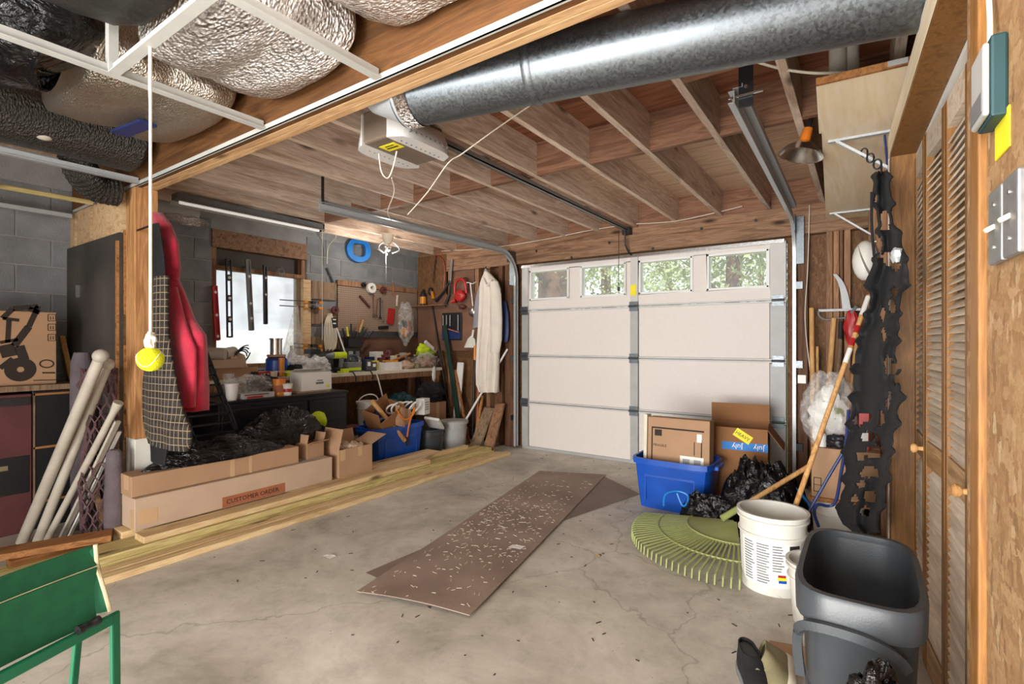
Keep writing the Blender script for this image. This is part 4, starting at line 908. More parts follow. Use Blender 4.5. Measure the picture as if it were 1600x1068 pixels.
# ================================================================ things on the floor
def Rz(a): return Matrix.Rotation(a, 3, 'Z')
def carton(name, label, cx, cy, z0, sx, sy, h, rz=0.0, mt='card', open_=False, flaps=(1.0, 1.0, 1.0, 1.0), cat='box', group=None, tilt=None, fl=0.45, tape=True):
    R = Rz(rz) if tilt is None else Rz(rz) @ tilt
    t = thing(name, label, cat, (cx, cy, z0), R=R, group=group)
    if not open_:
        part('body', G().bb(-sx / 2, sx / 2, -sy / 2, sy / 2, 0, h), m[mt], t, bev=0.004, local=True)
        if tape:
            lg = sx >= sy
            g = G().bb(-sx / 2 - 0.0012, sx / 2 + 0.0012, -0.025, 0.025, h * 0.55, h + 0.0014) if lg else G().bb(-0.025, 0.025, -sy / 2 - 0.0012, sy / 2 + 0.0012, h * 0.55, h + 0.0014)
            part('tape', g, m['tape'], t, local=True)
    else:
        w = 0.005
        g = G().bb(-sx / 2, sx / 2, -sy / 2, sy / 2, 0, w).bb(-sx / 2, -sx / 2 + w, -sy / 2, sy / 2, w, h).bb(sx / 2 - w, sx / 2, -sy / 2, sy / 2, w, h).bb(-sx / 2 + w, sx / 2 - w, -sy / 2, -sy / 2 + w, w, h).bb(-sx / 2 + w, sx / 2 - w, sy / 2 - w, sy / 2, w, h)
        part('body', g, m[mt], t, local=True)
        for k, a in enumerate(flaps):
            if a is None: continue
            sgn = -1 if k in (0, 2) else 1
            L = (sx if k < 2 else sy) * fl
            if k < 2:   # hinged on -x / +x edges, a = angle from straight up towards outside
                e0, e1 = V((sgn * sx / 2, -sy / 2, h)), V((sgn * sx / 2, sy / 2, h)); d_ = V((sgn * math.sin(a), 0, math.cos(a)))
            else:
                e0, e1 = V((-sx / 2, sgn * sy / 2, h)), V((sx / 2, sgn * sy / 2, h)); d_ = V((0, sgn * math.sin(a), math.cos(a)))
            n_ = (e1 - e0).normalized().cross(d_)
            part('flap', G().prism([e0, e1, e1 + d_ * L, e0 + d_ * L], n_ * 0.004), m[mt], t, local=True)
    return t
def lumber(label, x0, x1, y0, y1, z0, z1, mt, rz=0):
    g = G().bb(x0, x1, y0, y1, z0, z1)
    return solo('lumber_board', g, m[mt], label, 'board', 'lumber boards piled on the floor', bev=0.003)
lumber('front pale board lying directly on the concrete, outermost of the pile', -3.255, -3.185, 0.50, 4.58, 0.0, 0.036, 'lumber')
lumber('pale board on the concrete just behind the outermost one', -3.335, -3.262, 0.42, 4.50, 0.0, 0.038, 'lumber')
lumber('wide greenish treated board at the bottom of the pile', -3.80, -3.37, 0.42, 4.52, 0.0, 0.04, 'lumber_gr')
lumber('greenish treated board, second layer of the pile', -3.60, -3.375, 0.46, 4.48, 0.0405, 0.08, 'lumber_gr')
lumber('top pale board at the front of the long cartons', -3.535, -3.40, 1.20, 3.55, 0.0805, 0.118, 'lumber')
lumber('pale board under the long cartons and the small open carton', -3.79, -3.605, 1.16, 3.9, 0.0405, 0.116, 'lumber')
lumber('short top board ending nearest the garage door', -3.60, -3.541, 2.2, 4.28, 0.0805, 0.118, 'lumber')
a, b = V((-3.83, 0.66, 0.0995)), V((-3.66, 1.13, 0.0995))
solo('lumber_board', G().bar(a, b, 0.14, 0.036, (0, 0, 1)).bar(V((-3.74, 0.70, 0.06)), V((-3.74, 1.1, 0.06)), 0.08, 0.04, (0, 0, 1)), m['lumber_br'], 'short brown weathered board end at the left of the pile', 'board', 'lumber boards piled on the floor', bev=0.003)
# hardboard sheets on the floor
def floor_sheet(label, pts, z, mt, lift):
    A, B, C_, D_ = [at(x, y, Z=0) for x, y in pts]
    def fn(u, v):
        q = A.lerp(B, u).lerp(D_.lerp(C_, u), v); q.z = z + lift * (1 - v) ** 3 * (0.4 + 0.6 * math.sin(math.pi * u)) + 0.0015 * noise.noise(q * 5) + 0.0015; return q
    return solo('hardboard_sheet', G().sheet(fn, 12, 24, 0.004), m[mt], label, 'floor sheet', 'brown hardboard sheets on the floor')
floor_sheet('lower brown hardboard sheet sticking out crookedly under the other one', [(571, 896), (602, 910), (999, 772), (936, 741)], 0.001, 'mat2', 0.0)
floor_sheet('upper brown hardboard sheet covered with wood shavings', [(557, 930), (734, 968), (947, 743), (843, 737)], 0.0075, 'mat', 0.022)
# widen lower sheet's far end
g = G(); random.seed(3)
A, B, C_, D_ = [at(x, y, Z=0) for x, y in [(557, 930), (734, 968), (947, 743), (843, 737)]]
for k in range(420):
    u, v = random.random(), min(0.98, abs(random.gauss(0.42, 0.22)))
    q = A.lerp(B, u * 0.9 + 0.05).lerp(D_.lerp(C_, u * 0.9 + 0.05), v)
    z = 0.0165 + 0.022 * (1 - v) ** 3 * (0.4 + 0.6 * math.sin(math.pi * u)); a = random.uniform(0, 6.28); L = random.uniform(0.004, 0.017)
    e = V((math.cos(a), math.sin(a), 0)) * L; g.bar(V((q.x, q.y, z)) - e, V((q.x, q.y, z)) + e, 0.002, 0.0015)
sv = solo('wood_shavings', g, m['cream'], 'pale wood shavings scattered over the hardboard sheet', 'shavings', kind='stuff')
g = G()
for k in range(150):
    q = V((random.uniform(-3.1, 0.0), random.uniform(1.3, 4.9), 0.001)); a = random.uniform(0, 6.28); L = random.uniform(0.003, 0.014)
    e = V((math.cos(a), math.sin(a), 0)) * L; g.bar(q - e, q + e, 0.004, 0.0025)
solo('floor_debris', g, m['ink'], 'dark bits of dirt and bark on the concrete', 'debris', kind='stuff')
def scrap(px, py, s, label, mt='paper', z=0.0, seed=1):
    c = at(px, py, Z=z)
    return solo('paper_scrap', G().sheet(lambda u, v: c + V(((u - .5) * s, (v - .5) * s * 0.7, 0.004 + 0.006 * noise.noise(V((u * 3, v * 3, seed))) ** 2 + abs(0.012 * noise.noise(V((u * 4, v * 2, seed)))))), 6, 6, 0.001), m[mt], label, 'paper', smooth=True)
c = at(807, 854, Z=0.018); solo('receipt', G().sheet(lambda u, v: c + V(((u - .5) * 0.075, (v - .5) * 0.05 + (u - .5) * 0.02, 0.002 * math.sin(u * 3))), 4, 4, 0.001), m['paper'], 'small white printed label lying among the shavings', 'paper')
scrap(515, 870, 0.06, 'crumpled white scrap on bare concrete left of the hardboard sheets', seed=4)
scrap(1213, 931, 0.05, 'crumpled white scrap at the foot of the white bucket', seed=9)
scrap(933, 870, 0.035, 'small tan scrap on the concrete right of the hardboard sheets', 'tape', seed=5)
# ---- long cartons on the lumber
t = carton('long_carton', 'long lower cardboard carton marked CUSTOMER ORDER on the lumber', -3.655, 1.885, 0.119, 0.215, 1.36, 0.19, mt='card_lt', tape=False)
part('order_band', G().bb(0.1075, 0.1088, -0.18, 0.27, 0.005, 0.075), m['rust'], t, local=True)
MW_t = MW[t.name]; o_ = MW_t @ V((0.1092, -0.155, 0.024)); text_part('order_lettering', 'CUSTOMER ORDER', 0.043, o_, (0, 1, 0), (0, 0, 1), m['ink'], t)
part('address_label', G().bb(-0.03, 0.07, 0.30, 0.62, 0.19, 0.1912), m['ltgrey'], t, local=True)
part('tape_patch', G().bb(0.1075, 0.1086, -0.66, -0.56, 0.03, 0.12), m['tape'], t, local=True)
part('end_tape', G().bb(0.04, 0.10, -0.6815, -0.68, 0.0, 0.12), m['tape'], t, local=True)
t = carton('long_carton', 'long upper cardboard carton lying on top of the CUSTOMER ORDER carton', -3.672, 1.745, 0.3115, 0.18, 1.09, 0.125, mt='card', tape=False)
part('tape_band', G().bb(0.09, 0.0912, 0.03, 0.06, 0.0, 0.125).bb(-0.02, 0.05, -0.547, -0.5455, 0.04, 0.1262).bb(0.09, 0.0912, 0.16, 0.18, 0.0, 0.125), m['tape'], t, local=True, kind='stuff')
# small open carton with packing paper
t = carton('open_carton', 'small open cardboard carton full of packing paper on the lumber', -3.665, 2.80, 0.119, 0.24, 0.34, 0.23, mt='card', open_=True, flaps=(0.25, None, -0.25, 1.2), fl=0.5)
part('tape_strip', G().bb(0.1202, 0.1212, -0.16, -0.11, 0.14, 0.23).bb(0.1202, 0.1212, 0.02, 0.06, 0.15, 0.23), m['tape'], t, local=True, kind='stuff')
g = G()
for k in range(7): g.blob((random.uniform(-0.06, 0.06), random.uniform(-0.1, 0.1), 0.19 + random.uniform(0, 0.06)), (0.05, 0.06, 0.045), k + 3, 0.7, 2.0, 14, 9)
solo('packing_paper', g.xf(MW[t.name]), m['card_lt'], 'crumpled packing paper inside the small open carton', 'paper', kind='stuff')
t = carton('open_carton', 'flattened open carton behind the small one, under the black bag', -3.70, 2.46, 0.31, 0.15, 0.16, 0.12, 0.1, 'card', True, (0.2, 1.2, -0.2, 0.3))
# black plastic heap on the cartons
g = G().mound((-3.69, 1.78, 0), 0.13, 0.46, 0.17, 0.4375, 2)
solo('black_plastic_bag', g, m['bag'], 'wrinkled black plastic bag sprawled along the upper long carton', 'bag', smooth=60)
g = G().mound((-3.84, 2.30, 0), 0.13, 0.36, 0.27, 0.438, 8, full=True)
solo('black_plastic_bag', g, m['bag'], 'puffed black plastic bag in front of the black cabinet drawers', 'bag', smooth=60)
c = at(497, 658, X=-3.90); solo('lime_sleeve', G().sheet(lambda u, v: c + V((0.02 * math.sin(v * 4), (u - .5) * 0.14, (v - .5) * 0.11 + 0.03 * math.sin(u * 3))), 8, 8, 0.006), m['lime'], 'lime yellow plastic sleeve poking out behind the black bag', 'plastic', smooth=True)
# ---- totes
def tote(name, label, cx, cy, sx, sy, h, mt, rz=0.0):
    t = thing(name, label, 'tote', (cx, cy, 0), rz, 'blue plastic totes')
    def rr(f, z, s=1.0):
        out = []
        for k in range(32):
            a = 2 * math.pi * k / 32; ca, sa = math.cos(a), math.sin(a); q = (abs(ca) ** 7 + abs(sa) ** 7) ** (-1 / 7)
            out.append(V((ca * q * (sx / 2 * f + s), sa * q * (sy / 2 * f + s), z)))
        return out
    part('shell', G().rings([rr(0.84, 0.0, 0), rr(0.85, 0.01, 0), rr(0.96, h - 0.06, 0), rr(0.965, h - 0.055, 0.0), rr(0.97, h - 0.01, 0), rr(0.955, h - 0.01, 0), rr(0.83, 0.015, 0)]), m[mt], t, smooth=30, local=True)
    part('rim', G().rings([rr(0.965, h - 0.04, 0.0), rr(0.97, h - 0.04, 0.014), rr(0.97, h, 0.014), rr(0.955, h, 0.0), rr(0.95, h - 0.04, 0)], cap=False), m[mt], t, smooth=30, local=True)
    for sg in (-1, 1):
        part('handle_lip', G().bb(sg * (sx / 2 - 0.012), sg * (sx / 2 + 0.03), -0.09, 0.09, h - 0.05, h - 0.02), m[mt], t, bev=0.006, local=True)
    part('panel_ridge', G().bb(-sx * 0.30, sx * 0.30, -sy / 2 * 0.935 - 0.006, -sy / 2 * 0.9, h - 0.13, h - 0.115).bb(-sx * 0.315, -sx * 0.30, -sy / 2 * 0.9 - 0.008, -sy / 2 * 0.85, 0.06, h - 0.115).bb(sx * 0.30, sx * 0.315, -sy / 2 * 0.9 - 0.008, -sy / 2 * 0.85, 0.06, h - 0.115), m[mt], t, local=True)
    return t
tote('blue_tote', 'blue plastic tote by the garage door holding a cardboard carton', -1.17, 3.90, 0.58, 0.42, 0.37, 'blue')
t = carton('printed_carton', 'tan cardboard carton printed FRAGILE standing in the blue tote', -1.15, 3.89, 0.10, 0.46, 0.13, 0.56, 0.0, 'card', tilt=Matrix.Rotation(math.radians(-3), 3, 'X'), tape=False)
y_ = -0.0655
part('printed_border', G().bb(-0.20, 0.19, y_ - 0.001, y_, 0.475, 0.487).bb(-0.20, -0.19, y_ - 0.001, y_, 0.22, 0.475).bb(0.17, 0.178, y_ - 0.001, y_, 0.26, 0.42).bb(0.12, 0.126, y_ - 0.001, y_, 0.3, 0.4), m['ink'], t, local=True, kind='stuff')
part('care_icon', G().bb(-0.175, -0.12, y_ - 0.0012, y_, 0.42, 0.468), m['ink'], t, local=True)
part('barcode_label', G().bb(0.02, 0.19, y_ - 0.0012, y_, 0.22, 0.29), m['paper'], t, local=True)
for x_ in (0.04, 0.12): part('barcode', G().bb(x_, x_ + 0.05, y_ - 0.002, y_, 0.235, 0.27), m['ltgrey'], t, local=True)
part('small_label', G().bb(0.14, 0.175, y_ - 0.0012, y_, 0.40, 0.46), m['paper'], t, local=True)
Mw = MW[t.name]; Xd = Mw.to_3x3() @ V((1, 0, 0)); Zd = Mw.to_3x3() @ V((0, 0, 1))
text_part('fragile_lettering', 'FRAGILE', 0.028, Mw @ V((-0.185, y_ - 0.0014, 0.34)), Xd, Zd, m['ink'], t)
part('white_flap', G().bb(-0.26, -0.235, -0.07, 0.02, 0.22, 0.575), m['cream'], t, local=True)
t = carton('open_carton', 'brown open carton with a HEAVY sticker and blue tape by the garage door', -0.83, 4.38, 0.0, 0.44, 0.36, 0.58, 0.10, 'card_dk', True, (None, 2.5, None, -0.1), fl=0.42)
y_ = -0.18
part('blue_tape', G().bb(-0.10, 0.222, y_ - 0.0016, y_, 0.41, 0.47), m['bluetape'], t, local=True)
Mw = MW[t.name]; Xd = Mw.to_3x3() @ V((1, 0, 0)); Zd = V((0, 0, 1))
for x in (-0.01, 0.14): text_part('tape_lettering', 'July', 0.055, Mw @ V((x + 0.06, y_ - 0.002, 0.455)), -Xd, -Zd, m['paper'], t)
R45 = Matrix.Rotation(math.radians(-35), 3, Xd)
st = part('heavy_sticker', G().box((0.05, y_ - 0.001, 0.52), (0.13, 0.0016, 0.065), Matrix.Rotation(math.radians(32), 3, 'Y')), m['yellow'], t, local=True)
rr_ = Matrix.Rotation(math.radians(32), 3, 'Y')
text_part('heavy_lettering', 'HEAVY', 0.036, Mw @ (V((0.05, y_ - 0.0022, 0.52)) + rr_ @ V((-0.058, 0, -0.012))), Mw.to_3x3() @ (rr_ @ V((1, 0, 0))), Mw.to_3x3() @ (rr_ @ V((0, 0, 1))), m['ink'], st)
# ---- black bags by the door
solo('trash_bag', G().mound((-0.56, 3.82, 0), 0.30, 0.26, 0.44, 0.0, 23, full=True), m['bag'], 'large full black trash bag in front of the HEAVY carton', 'bag', 'full trash bags', smooth=60)
solo('trash_bag', G().mound((-0.83, 3.50, 0), 0.20, 0.13, 0.24, 0.0, 11, full=True), m['bag'], 'small black trash bag behind the green rake head', 'bag', 'full trash bags', smooth=60)
solo('trash_bag', G().mound((-0.10, 4.14, 0), 0.16, 0.17, 0.34, 0.0, 14, full=True), m['bag'], 'black trash bag behind the white bucket and broom handle', 'bag', 'full trash bags', smooth=60)
solo('drawstring', G().tube(spline([at(1037, 790, d=3.45), at(1040, 772, d=3.45), at(1058, 767, d=3.45), at(1074, 773, d=3.42), at(1073, 786, d=3.4), at(1066, 789, d=3.4), at(1058, 770, d=3.42)], 8), 0.007, 6), m['bluec'], 'blue plastic drawstring loop beside the blue tote', 'drawstring', smooth=True)
solo('drawstring', G().tube(spline([at(1243, 762, d=3.3), at(1252, 772, d=3.28), at(1262, 784, d=3.25), at(1266, 792, d=3.2)], 8), 0.009, 6), m['bluec'], 'blue drawstring strip hanging behind the white bucket', 'drawstring', smooth=True)
# ---- green leaf rake
A = V((-0.64, 3.34, 0.15)); ax = V((-0.68, -0.73, 0)).normalized(); sd = V((-ax.y, ax.x, 0))
t = thing('leaf_rake', 'large green plastic fan rake lying beside the white bucket', 'rake', (A.x, A.y, 0))
def fan(a, r): 
    z = 0.15 - 0.095 * min(r, 0.62) / 0.62
    return V((A.x, A.y, 0)) + (ax * math.cos(a) + sd * math.sin(a)) * r + V((0, 0, z))
SP = math.radians(57)
part('fan_plate', G().sheet(lambda u, v: fan(-SP + 2 * SP * u, 0.02 + 0.27 * v), 20, 6, 0.008), m['rake'], t, smooth=True)
part('plate_rib', G().tube([fan(-SP + 2 * SP * i / 20, 0.285) for i in range(21)], 0.008, 6), m['rake'], t)
part('cross_arc', G().tube([fan(-SP + 2 * SP * i / 24, 0.46) for i in range(25)], 0.006, 6), m['rake'], t)
for i in range(32):
    a = -SP + 2 * SP * (i + 0.5) / 32
    d_ = (fan(a, 0.5) - fan(a, 0.3)).normalized()
    tip = fan(a, 0.62); g = G().bar(fan(a, 0.275), tip, 0.011, 0.007, (0, 0, 1)).bar(tip, tip + V((ax.x * math.cos(a) * 0.005, 0, -0.05)), 0.012, 0.008)
    part('tine', g, m['rake'], t)
h0 = A - ax * (-0.10) + V((0, 0, 0.02)); hd = (-ax + V((0, 0, 0.46))).normalized()
part('socket', G().cyl(h0, h0 + hd * 0.20, 0.02, 0.018, n=14), m['rake'], t, smooth=True)
part('handle', G().cyl(h0 + hd * 0.18, h0 + hd * 0.72, 0.0145, n=14), m['handle'], t, smooth=True)
# ---- white bucket
def bucket(name, label, cx, cy, z0, r0, r1, h, mt, group=None, lid=False):
    t = thing(name, label, 'bucket', (cx, cy, z0), 0, group)
    pr = [(0.001, 0), (r0, 0.0), (r0 + (r1 - r0) * 0.72, h * 0.72), (r1 + 0.004, h * 0.725), (r1 + 0.004, h * 0.745), (r1 - 0.004, h * 0.75), (r1 - 0.003, h * 0.90), (r1 + 0.009, h * 0.905), (r1 + 0.009, h * 0.93), (r1, h * 0.935), (r1 + 0.001, h * 0.97), (r1 + 0.010, h * 0.975), (r1 + 0.010, h), (r1 - 0.004, h), (r1 - 0.006, h * 0.9), (r0 - 0.005, 0.006), (0.001, 0.006)]
    part('shell', G().lathe((0, 0, 0), pr, 40), m[mt], t, smooth=35, local=True)
    if lid: part('lid', G().lathe((0, 0, 0), [(0.001, h + 0.012), (r1 - 0.02, h + 0.012), (r1 - 0.014, h + 0.004), (r1 + 0.016, h + 0.006), (r1 + 0.016, h - 0.02), (r1 + 0.012, h - 0.02), (r1 + 0.011, h + 0.001), (0.001, h + 0.001)], 40), m[mt], t, smooth=35, local=True)
    return t
bc = (-0.385, 2.90)
t = bucket('white_bucket', 'dirty white five-gallon bucket with a printed label, nearest the camera', bc[0], bc[1], 0, 0.143, 0.158, 0.385, 'dirtywhite')
def cpatch(g, r_, a0, a1, z0, z1, n=6):
    rb = lambda z: 0.143 + (0.158 - 0.143) * z / 0.385 + r_
    return g.sheet(lambda u, v: V((rb(z0 + (z1 - z0) * v) * math.cos(a0 + (a1 - a0) * u), rb(z0 + (z1 - z0) * v) * math.sin(a0 + (a1 - a0) * u), z0 + (z1 - z0) * v)), n, 1, 0.0004)
va = math.atan2(-bc[1], -bc[0])      # direction of the camera
lab = part('label', cpatch(G(), 0.001, va - 1.05, va + 0.95, 0.045, 0.265, 24), m['paper'], t, local=True, smooth=True)
g = G(); random.seed(5)
for col in ((-0.95, -0.55), (-0.48, -0.08), (0.0, 0.38)):
    for k in range(15):
        if col[0] >= 0 and k < 5: continue
        z = 0.06 + k * 0.0132; cpatch(g, 0.002, va + col[0], va + col[1] - random.uniform(0, 0.12), z, z + 0.006, 4)
part('label_text', g, m['grey'], lab, local=True, kind='stuff')
part('red_patch', cpatch(G(), 0.0022, va + 0.16, va + 0.40, 0.100, 0.112), m['redp'], lab, local=True)
part('yellow_patch', cpatch(G(), 0.0022, va + 0.14, va + 0.42, 0.086, 0.100), m['yellow'], lab, local=True)
part('blue_patch', cpatch(G(), 0.0022, va + 0.18, va + 0.42, 0.072, 0.086), m['blue'], lab, local=True)
part('warning_panel', cpatch(G(), 0.0022, va + 0.50, va + 0.85, 0.14, 0.255).add(*(lambda q: (q.v, q.f))(cpatch(G(), 0.0022, va + 0.55, va + 0.72, 0.07, 0.10))), m['ink'], lab, local=True, kind='stuff')
part('warning_lines', cpatch(cpatch(G(), 0.003, va + 0.54, va + 0.80, 0.215, 0.218), 0.003, va + 0.56, va + 0.78, 0.16, 0.2), m['ltgrey'], lab, local=True, kind='stuff')
# ---- grey bin by the closet
bx0, bx1, by0, by1, bh = -0.150, 0.125, 1.47, 2.02, 0.615
t = thing('waste_bin', 'tall dark grey rectangular plastic bin in front of the louvred closet', 'bin', ((bx0 + bx1) / 2, (by0 + by1) / 2, 0))
def binr(f, z, s=0.0, p_=4.5):
    cx_, cy_ = (bx0 + bx1) / 2, (by0 + by1) / 2; out = []
    for k in range(48):
        a = 2 * math.pi * k / 48; ca, sa = math.cos(a), math.sin(a); q = (abs(ca) ** p_ + abs(sa) ** p_) ** (-1 / p_)
        out.append(V((cx_ + ca * q * ((bx1 - bx0) / 2 * f + s), cy_ + sa * q * ((by1 - by0) / 2 * f + s), z)))
    return out
part('body', G().rings([binr(0.80, 0.0), binr(0.82, 0.012), binr(0.895, 0.335), binr(0.86, 0.342), binr(0.875, 0.35), binr(0.935, bh - 0.09), binr(0.95, bh - 0.085), binr(0.955, bh - 0.02), binr(0.925, bh - 0.02), binr(0.83, 0.30), binr(0.78, 0.02)]), m['darkgrey'], t, smooth=35)
part('rim', G().rings([binr(0.95, bh - 0.075), binr(0.96, bh - 0.078, 0.012), binr(0.97, bh - 0.01, 0.012), binr(0.965, bh, 0.008), binr(0.93, bh, 0.0), binr(0.925, bh - 0.02), binr(0.945, bh - 0.07)], cap=False), m['darkgrey'], t, smooth=35)
hx = bx0 - 0.004
hp = spline([(hx + 0.018, by0 + 0.05, bh - 0.24), (hx + 0.012, by0 + 0.035, bh - 0.16), (hx + 0.02, by0 + 0.012, bh - 0.10), (hx + 0.06, by0 - 0.010, bh - 0.075), (hx + 0.15, by0 - 0.014, bh - 0.075), (hx + 0.21, by0 - 0.008, bh - 0.095), (hx + 0.235, by0 + 0.006, bh - 0.13)], 6)
g = G()
for q, q2 in zip(hp[:-1], hp[1:]): g.bar(q, q2 + (q2 - q) * 0.15, 0.016, 0.022)
part('handle', g, m['darkgrey'], t, smooth=True)
solo('black_liner_bag', G().blob((0.02, 1.27, 0.24), (0.085, 0.085, 0.30), 21, 0.25, 2.2, 36, 24, 0.0), m['bag'], 'shiny black bag at the bottom edge in front of the grey bin', 'bag', smooth=60)
# ---- shoes
def shoe(name, label, loc, rz, tilt, mt, sole):
    R = Rz(rz) @ Matrix.Rotation(tilt, 3, 'Y')
    t = thing(name, label, 'shoe', loc, R=R, group='worn shoes on the floor')
    L = 0.28
    def outline(f, w, z, k=26, toe=1.0):
        out = []
        for i in range(k):
            a = 2 * math.pi * i / k; y = math.cos(a); x = math.sin(a)
            ww = 1.2 * w * (0.86 + 0.22 * max(0, -y) - 0.1 * math.exp(-((y - 0.05) / 0.35) ** 2))
            out.append(V((x * ww, y * L / 2 * f, z)))
        return out
    part('sole', G().rings([outline(0.97, 0.043, 0.0), outline(1.0, 0.049, 0.008), outline(1.0, 0.049, 0.026), outline(0.98, 0.046, 0.030)]), m[sole], t, smooth=40, local=True)
    rr = []
    for z, f, w, sh in ((0.028, 0.97, 0.044, 0), (0.05, 0.95, 0.045, 0.004), (0.068, 0.86, 0.041, 0.016), (0.082, 0.66, 0.036, 0.038), (0.098, 0.50, 0.033, 0.058), (0.106, 0.47, 0.032, 0.062)):
        rr.append([q + V((0, sh, 0)) for q in outline(f, w, z)])
    rr += [[q + V((0, 0.062, 0)) for q in outline(0.43, 0.027, 0.106)], [q + V((0, 0.058, 0)) for q in outline(0.42, 0.026, 0.05)]]
    part('upper', G().rings(rr), m[mt], t, smooth=50, local=True)
    part('lining', G().rings([[q + V((0, 0.058, 0)) for q in outline(0.41, 0.0255, 0.052)], [q + V((0, 0.06, 0)) for q in outline(0.42, 0.0262, 0.098)]], cap=True), m['black'], t, local=True)
    for k in range(3):
        part('lace', G().tube([(-0.026 + 0.002 * k, -0.012 + 0.016 * k - 0.03, 0.084 + 0.003 * k - 0.01), (0, -0.008 + 0.016 * k - 0.03, 0.096 + 0.003 * k - 0.008), (0.026 - 0.002 * k, -0.012 + 0.016 * k - 0.03, 0.084 + 0.003 * k - 0.01)], 0.003, 6), m['khaki'], t, local=True)
    return t
q = at(1178, 1046, Z=0.06); shoe('shoe', 'worn dark shoe standing upright, left one at the bottom edge', (q.x, q.y, 0), TH - 0.15, 0, 'blackcloth', 'grey')
q = at(1240, 1060, Z=0.06); shoe('shoe', 'worn dark shoe tipped on its side showing a pale sole beside the bin', (q.x - 0.01, q.y, 0.045), TH - 0.5, math.radians(-62), 'khaki', 'cream')
c0, c1 = at(1190, 1042, Z=0), at(1256, 1000, Z=0)
solo('cardboard_scrap', G().sheet(lambda u, v: V((c0.x + (u) * 0.22, c0.y + 0.02 + v * 0.18 + u * 0.05, 0.003 + 0.012 * u * u)), 6, 6, 0.004), m['card'], 'flat tan cardboard scrap on the floor behind the shoes', 'cardboard')
# ---- green folding camp chair, lower left
e = V((0.36, -0.93, 0)).normalized(); nrm = V((-0.93, -0.36, 0)).normalized(); B0 = V((-1.915, 0.56, 0))
Rc = Matrix(((e.x, nrm.x, 0), (e.y, nrm.y, 0), (0, 0, 1)))
t = thing('camp_chair', 'green folding camp chair with beige piping at the lower left corner', 'chair', (B0.x, B0.y, 0), R=Rc)
W_ = 0.50
part('back_canvas', G().sheet(lambda u, v: V((0.01 + u * (W_ - 0.02), 0.012 * math.sin(v * 3.1) + 0.02 * math.sin(u * 3.14), 0.395 + 0.165 * v)), 10, 6, 0.006), m['green'], t, smooth=True, local=True)
part('top_flap', G().sheet(lambda u, v: V((0.0 + u * W_, 0.018 + 0.02 * math.sin(v * 2) + 0.02 * math.sin(u * 3.14), 0.555 + 0.062 * v)), 10, 4, 0.01), m['green'], t, smooth=True, local=True)
part('piping', G().tube([(0.0 + u / 10 * W_, 0.012 + 0.02 * math.sin(u / 10 * 3.14) - 0.008, 0.556) for u in range(11)], 0.005, 8), m['piping'], t, local=True)
part('side_piping', G().tube([(-0.003, 0.02, 0.62), (-0.004, 0.015, 0.55), (-0.016, 0.0, 0.47), (-0.024, -0.01, 0.41)], 0.006, 8), m['piping'], t, local=True)
part('side_canvas', G().sheet(lambda u, v: V((-0.003 - 0.02 * v + u * 0.03, 0.018 - 0.026 * v + 0.03 * u, 0.61 - 0.2 * v)), 3, 6, 0.004), m['green'], t, local=True)
part('cross_bar', G().bar((-0.02, -0.02, 0.388), (W_, -0.02, 0.388), 0.016, 0.032, (0, 0, 1)), m['greenmet'], t, local=True, bev=0.003)
part('leg', G().bar((-0.03, -0.02, 0.405), (-0.03, -0.025, 0.0), 0.028, 0.014, (0, 1, 0)), m['greenmet'], t, local=True, bev=0.005)
part('leg', G().bar((0.02, 0.03, 0.58), (0.02, 0.10, 0.0), 0.022, 0.014, (0, 1, 0)), m['greenmet'], t, local=True, bev=0.004)
part('leg', G().bar((W_, -0.02, 0.405), (W_, -0.025, 0.0), 0.028, 0.014, (0, 1, 0)), m['greenmet'], t, local=True, bev=0.005)
part('leg', G().bar((W_ - 0.03, 0.03, 0.58), (W_ - 0.03, 0.10, 0.0), 0.022, 0.014, (0, 1, 0)), m['greenmet'], t, local=True, bev=0.004)
part('hinge_knob', G().lathe((0.055, -0.03, 0.412), [(0.001, -0.03), (0.013, -0.03), (0.013, -0.016), (0.010, -0.012), (0.010, 0.012), (0.013, 0.016), (0.013, 0.03), (0.001, 0.03)], 14, (-1, 0, 0)), m['black'], t, smooth=True, local=True)
# ---- coats on the post
def garment(name, label, cat, rows, yc, dep, mt, seed, folds=7, amp=0.16, group=None):
    """rows: (pixel y, left px, right px); hung in the plane Y=yc"""
    rr = []; n = 48; rows2 = []
    for i in range(len(rows) - 1):
        for k in range(4):
            f = k / 4; rows2.append(tuple(rows[i][j] * (1 - f) + rows[i + 1][j] * f for j in range(3)))
    rows2.append(rows[-1])
    for i, (py, l, r_) in enumerate(rows2):
        a, b = at(l, py, Y=yc), at(r_, py, Y=yc); c = (a + b) / 2; hw = (b - a).length / 2; f = i / (len(rows2) - 1); ring_ = []
        for k in range(n):
            an = 2 * math.pi * k / n; x = math.cos(an); y = math.sin(an)
            w = 1 + amp * f * math.sin(folds * an + seed + 2.0 * noise.noise(V((f * 3, seed, 0)))) + 0.10 * noise.noise(V((x * 2 + seed, y * 2, f * 5)))
            ring_.append(V((c.x + x * hw, yc + y * dep * w * (0.55 + 0.45 * f) * (0.6 + 0.4 * min(1, hw / 0.1)), c.z + 0.012 * noise.noise(V((x * 2, y * 2, seed))) * f)))
        rr.append(ring_)
    return solo(name, G().rings(rr), m[mt], label, cat, group, smooth=60)
t = garment('red_coat', 'red fleece hooded coat hanging on the right side of the post', 'coat', [(333, 243, 250), (350, 243, 262), (380, 243, 274), (420, 243, 277), (438, 244, 274), (460, 248, 284), (500, 252, 300), (524, 256, 317), (545, 258, 318), (570, 262, 317), (600, 276, 316), (640, 288, 313)], 1.37, 0.075, 'red', 3)
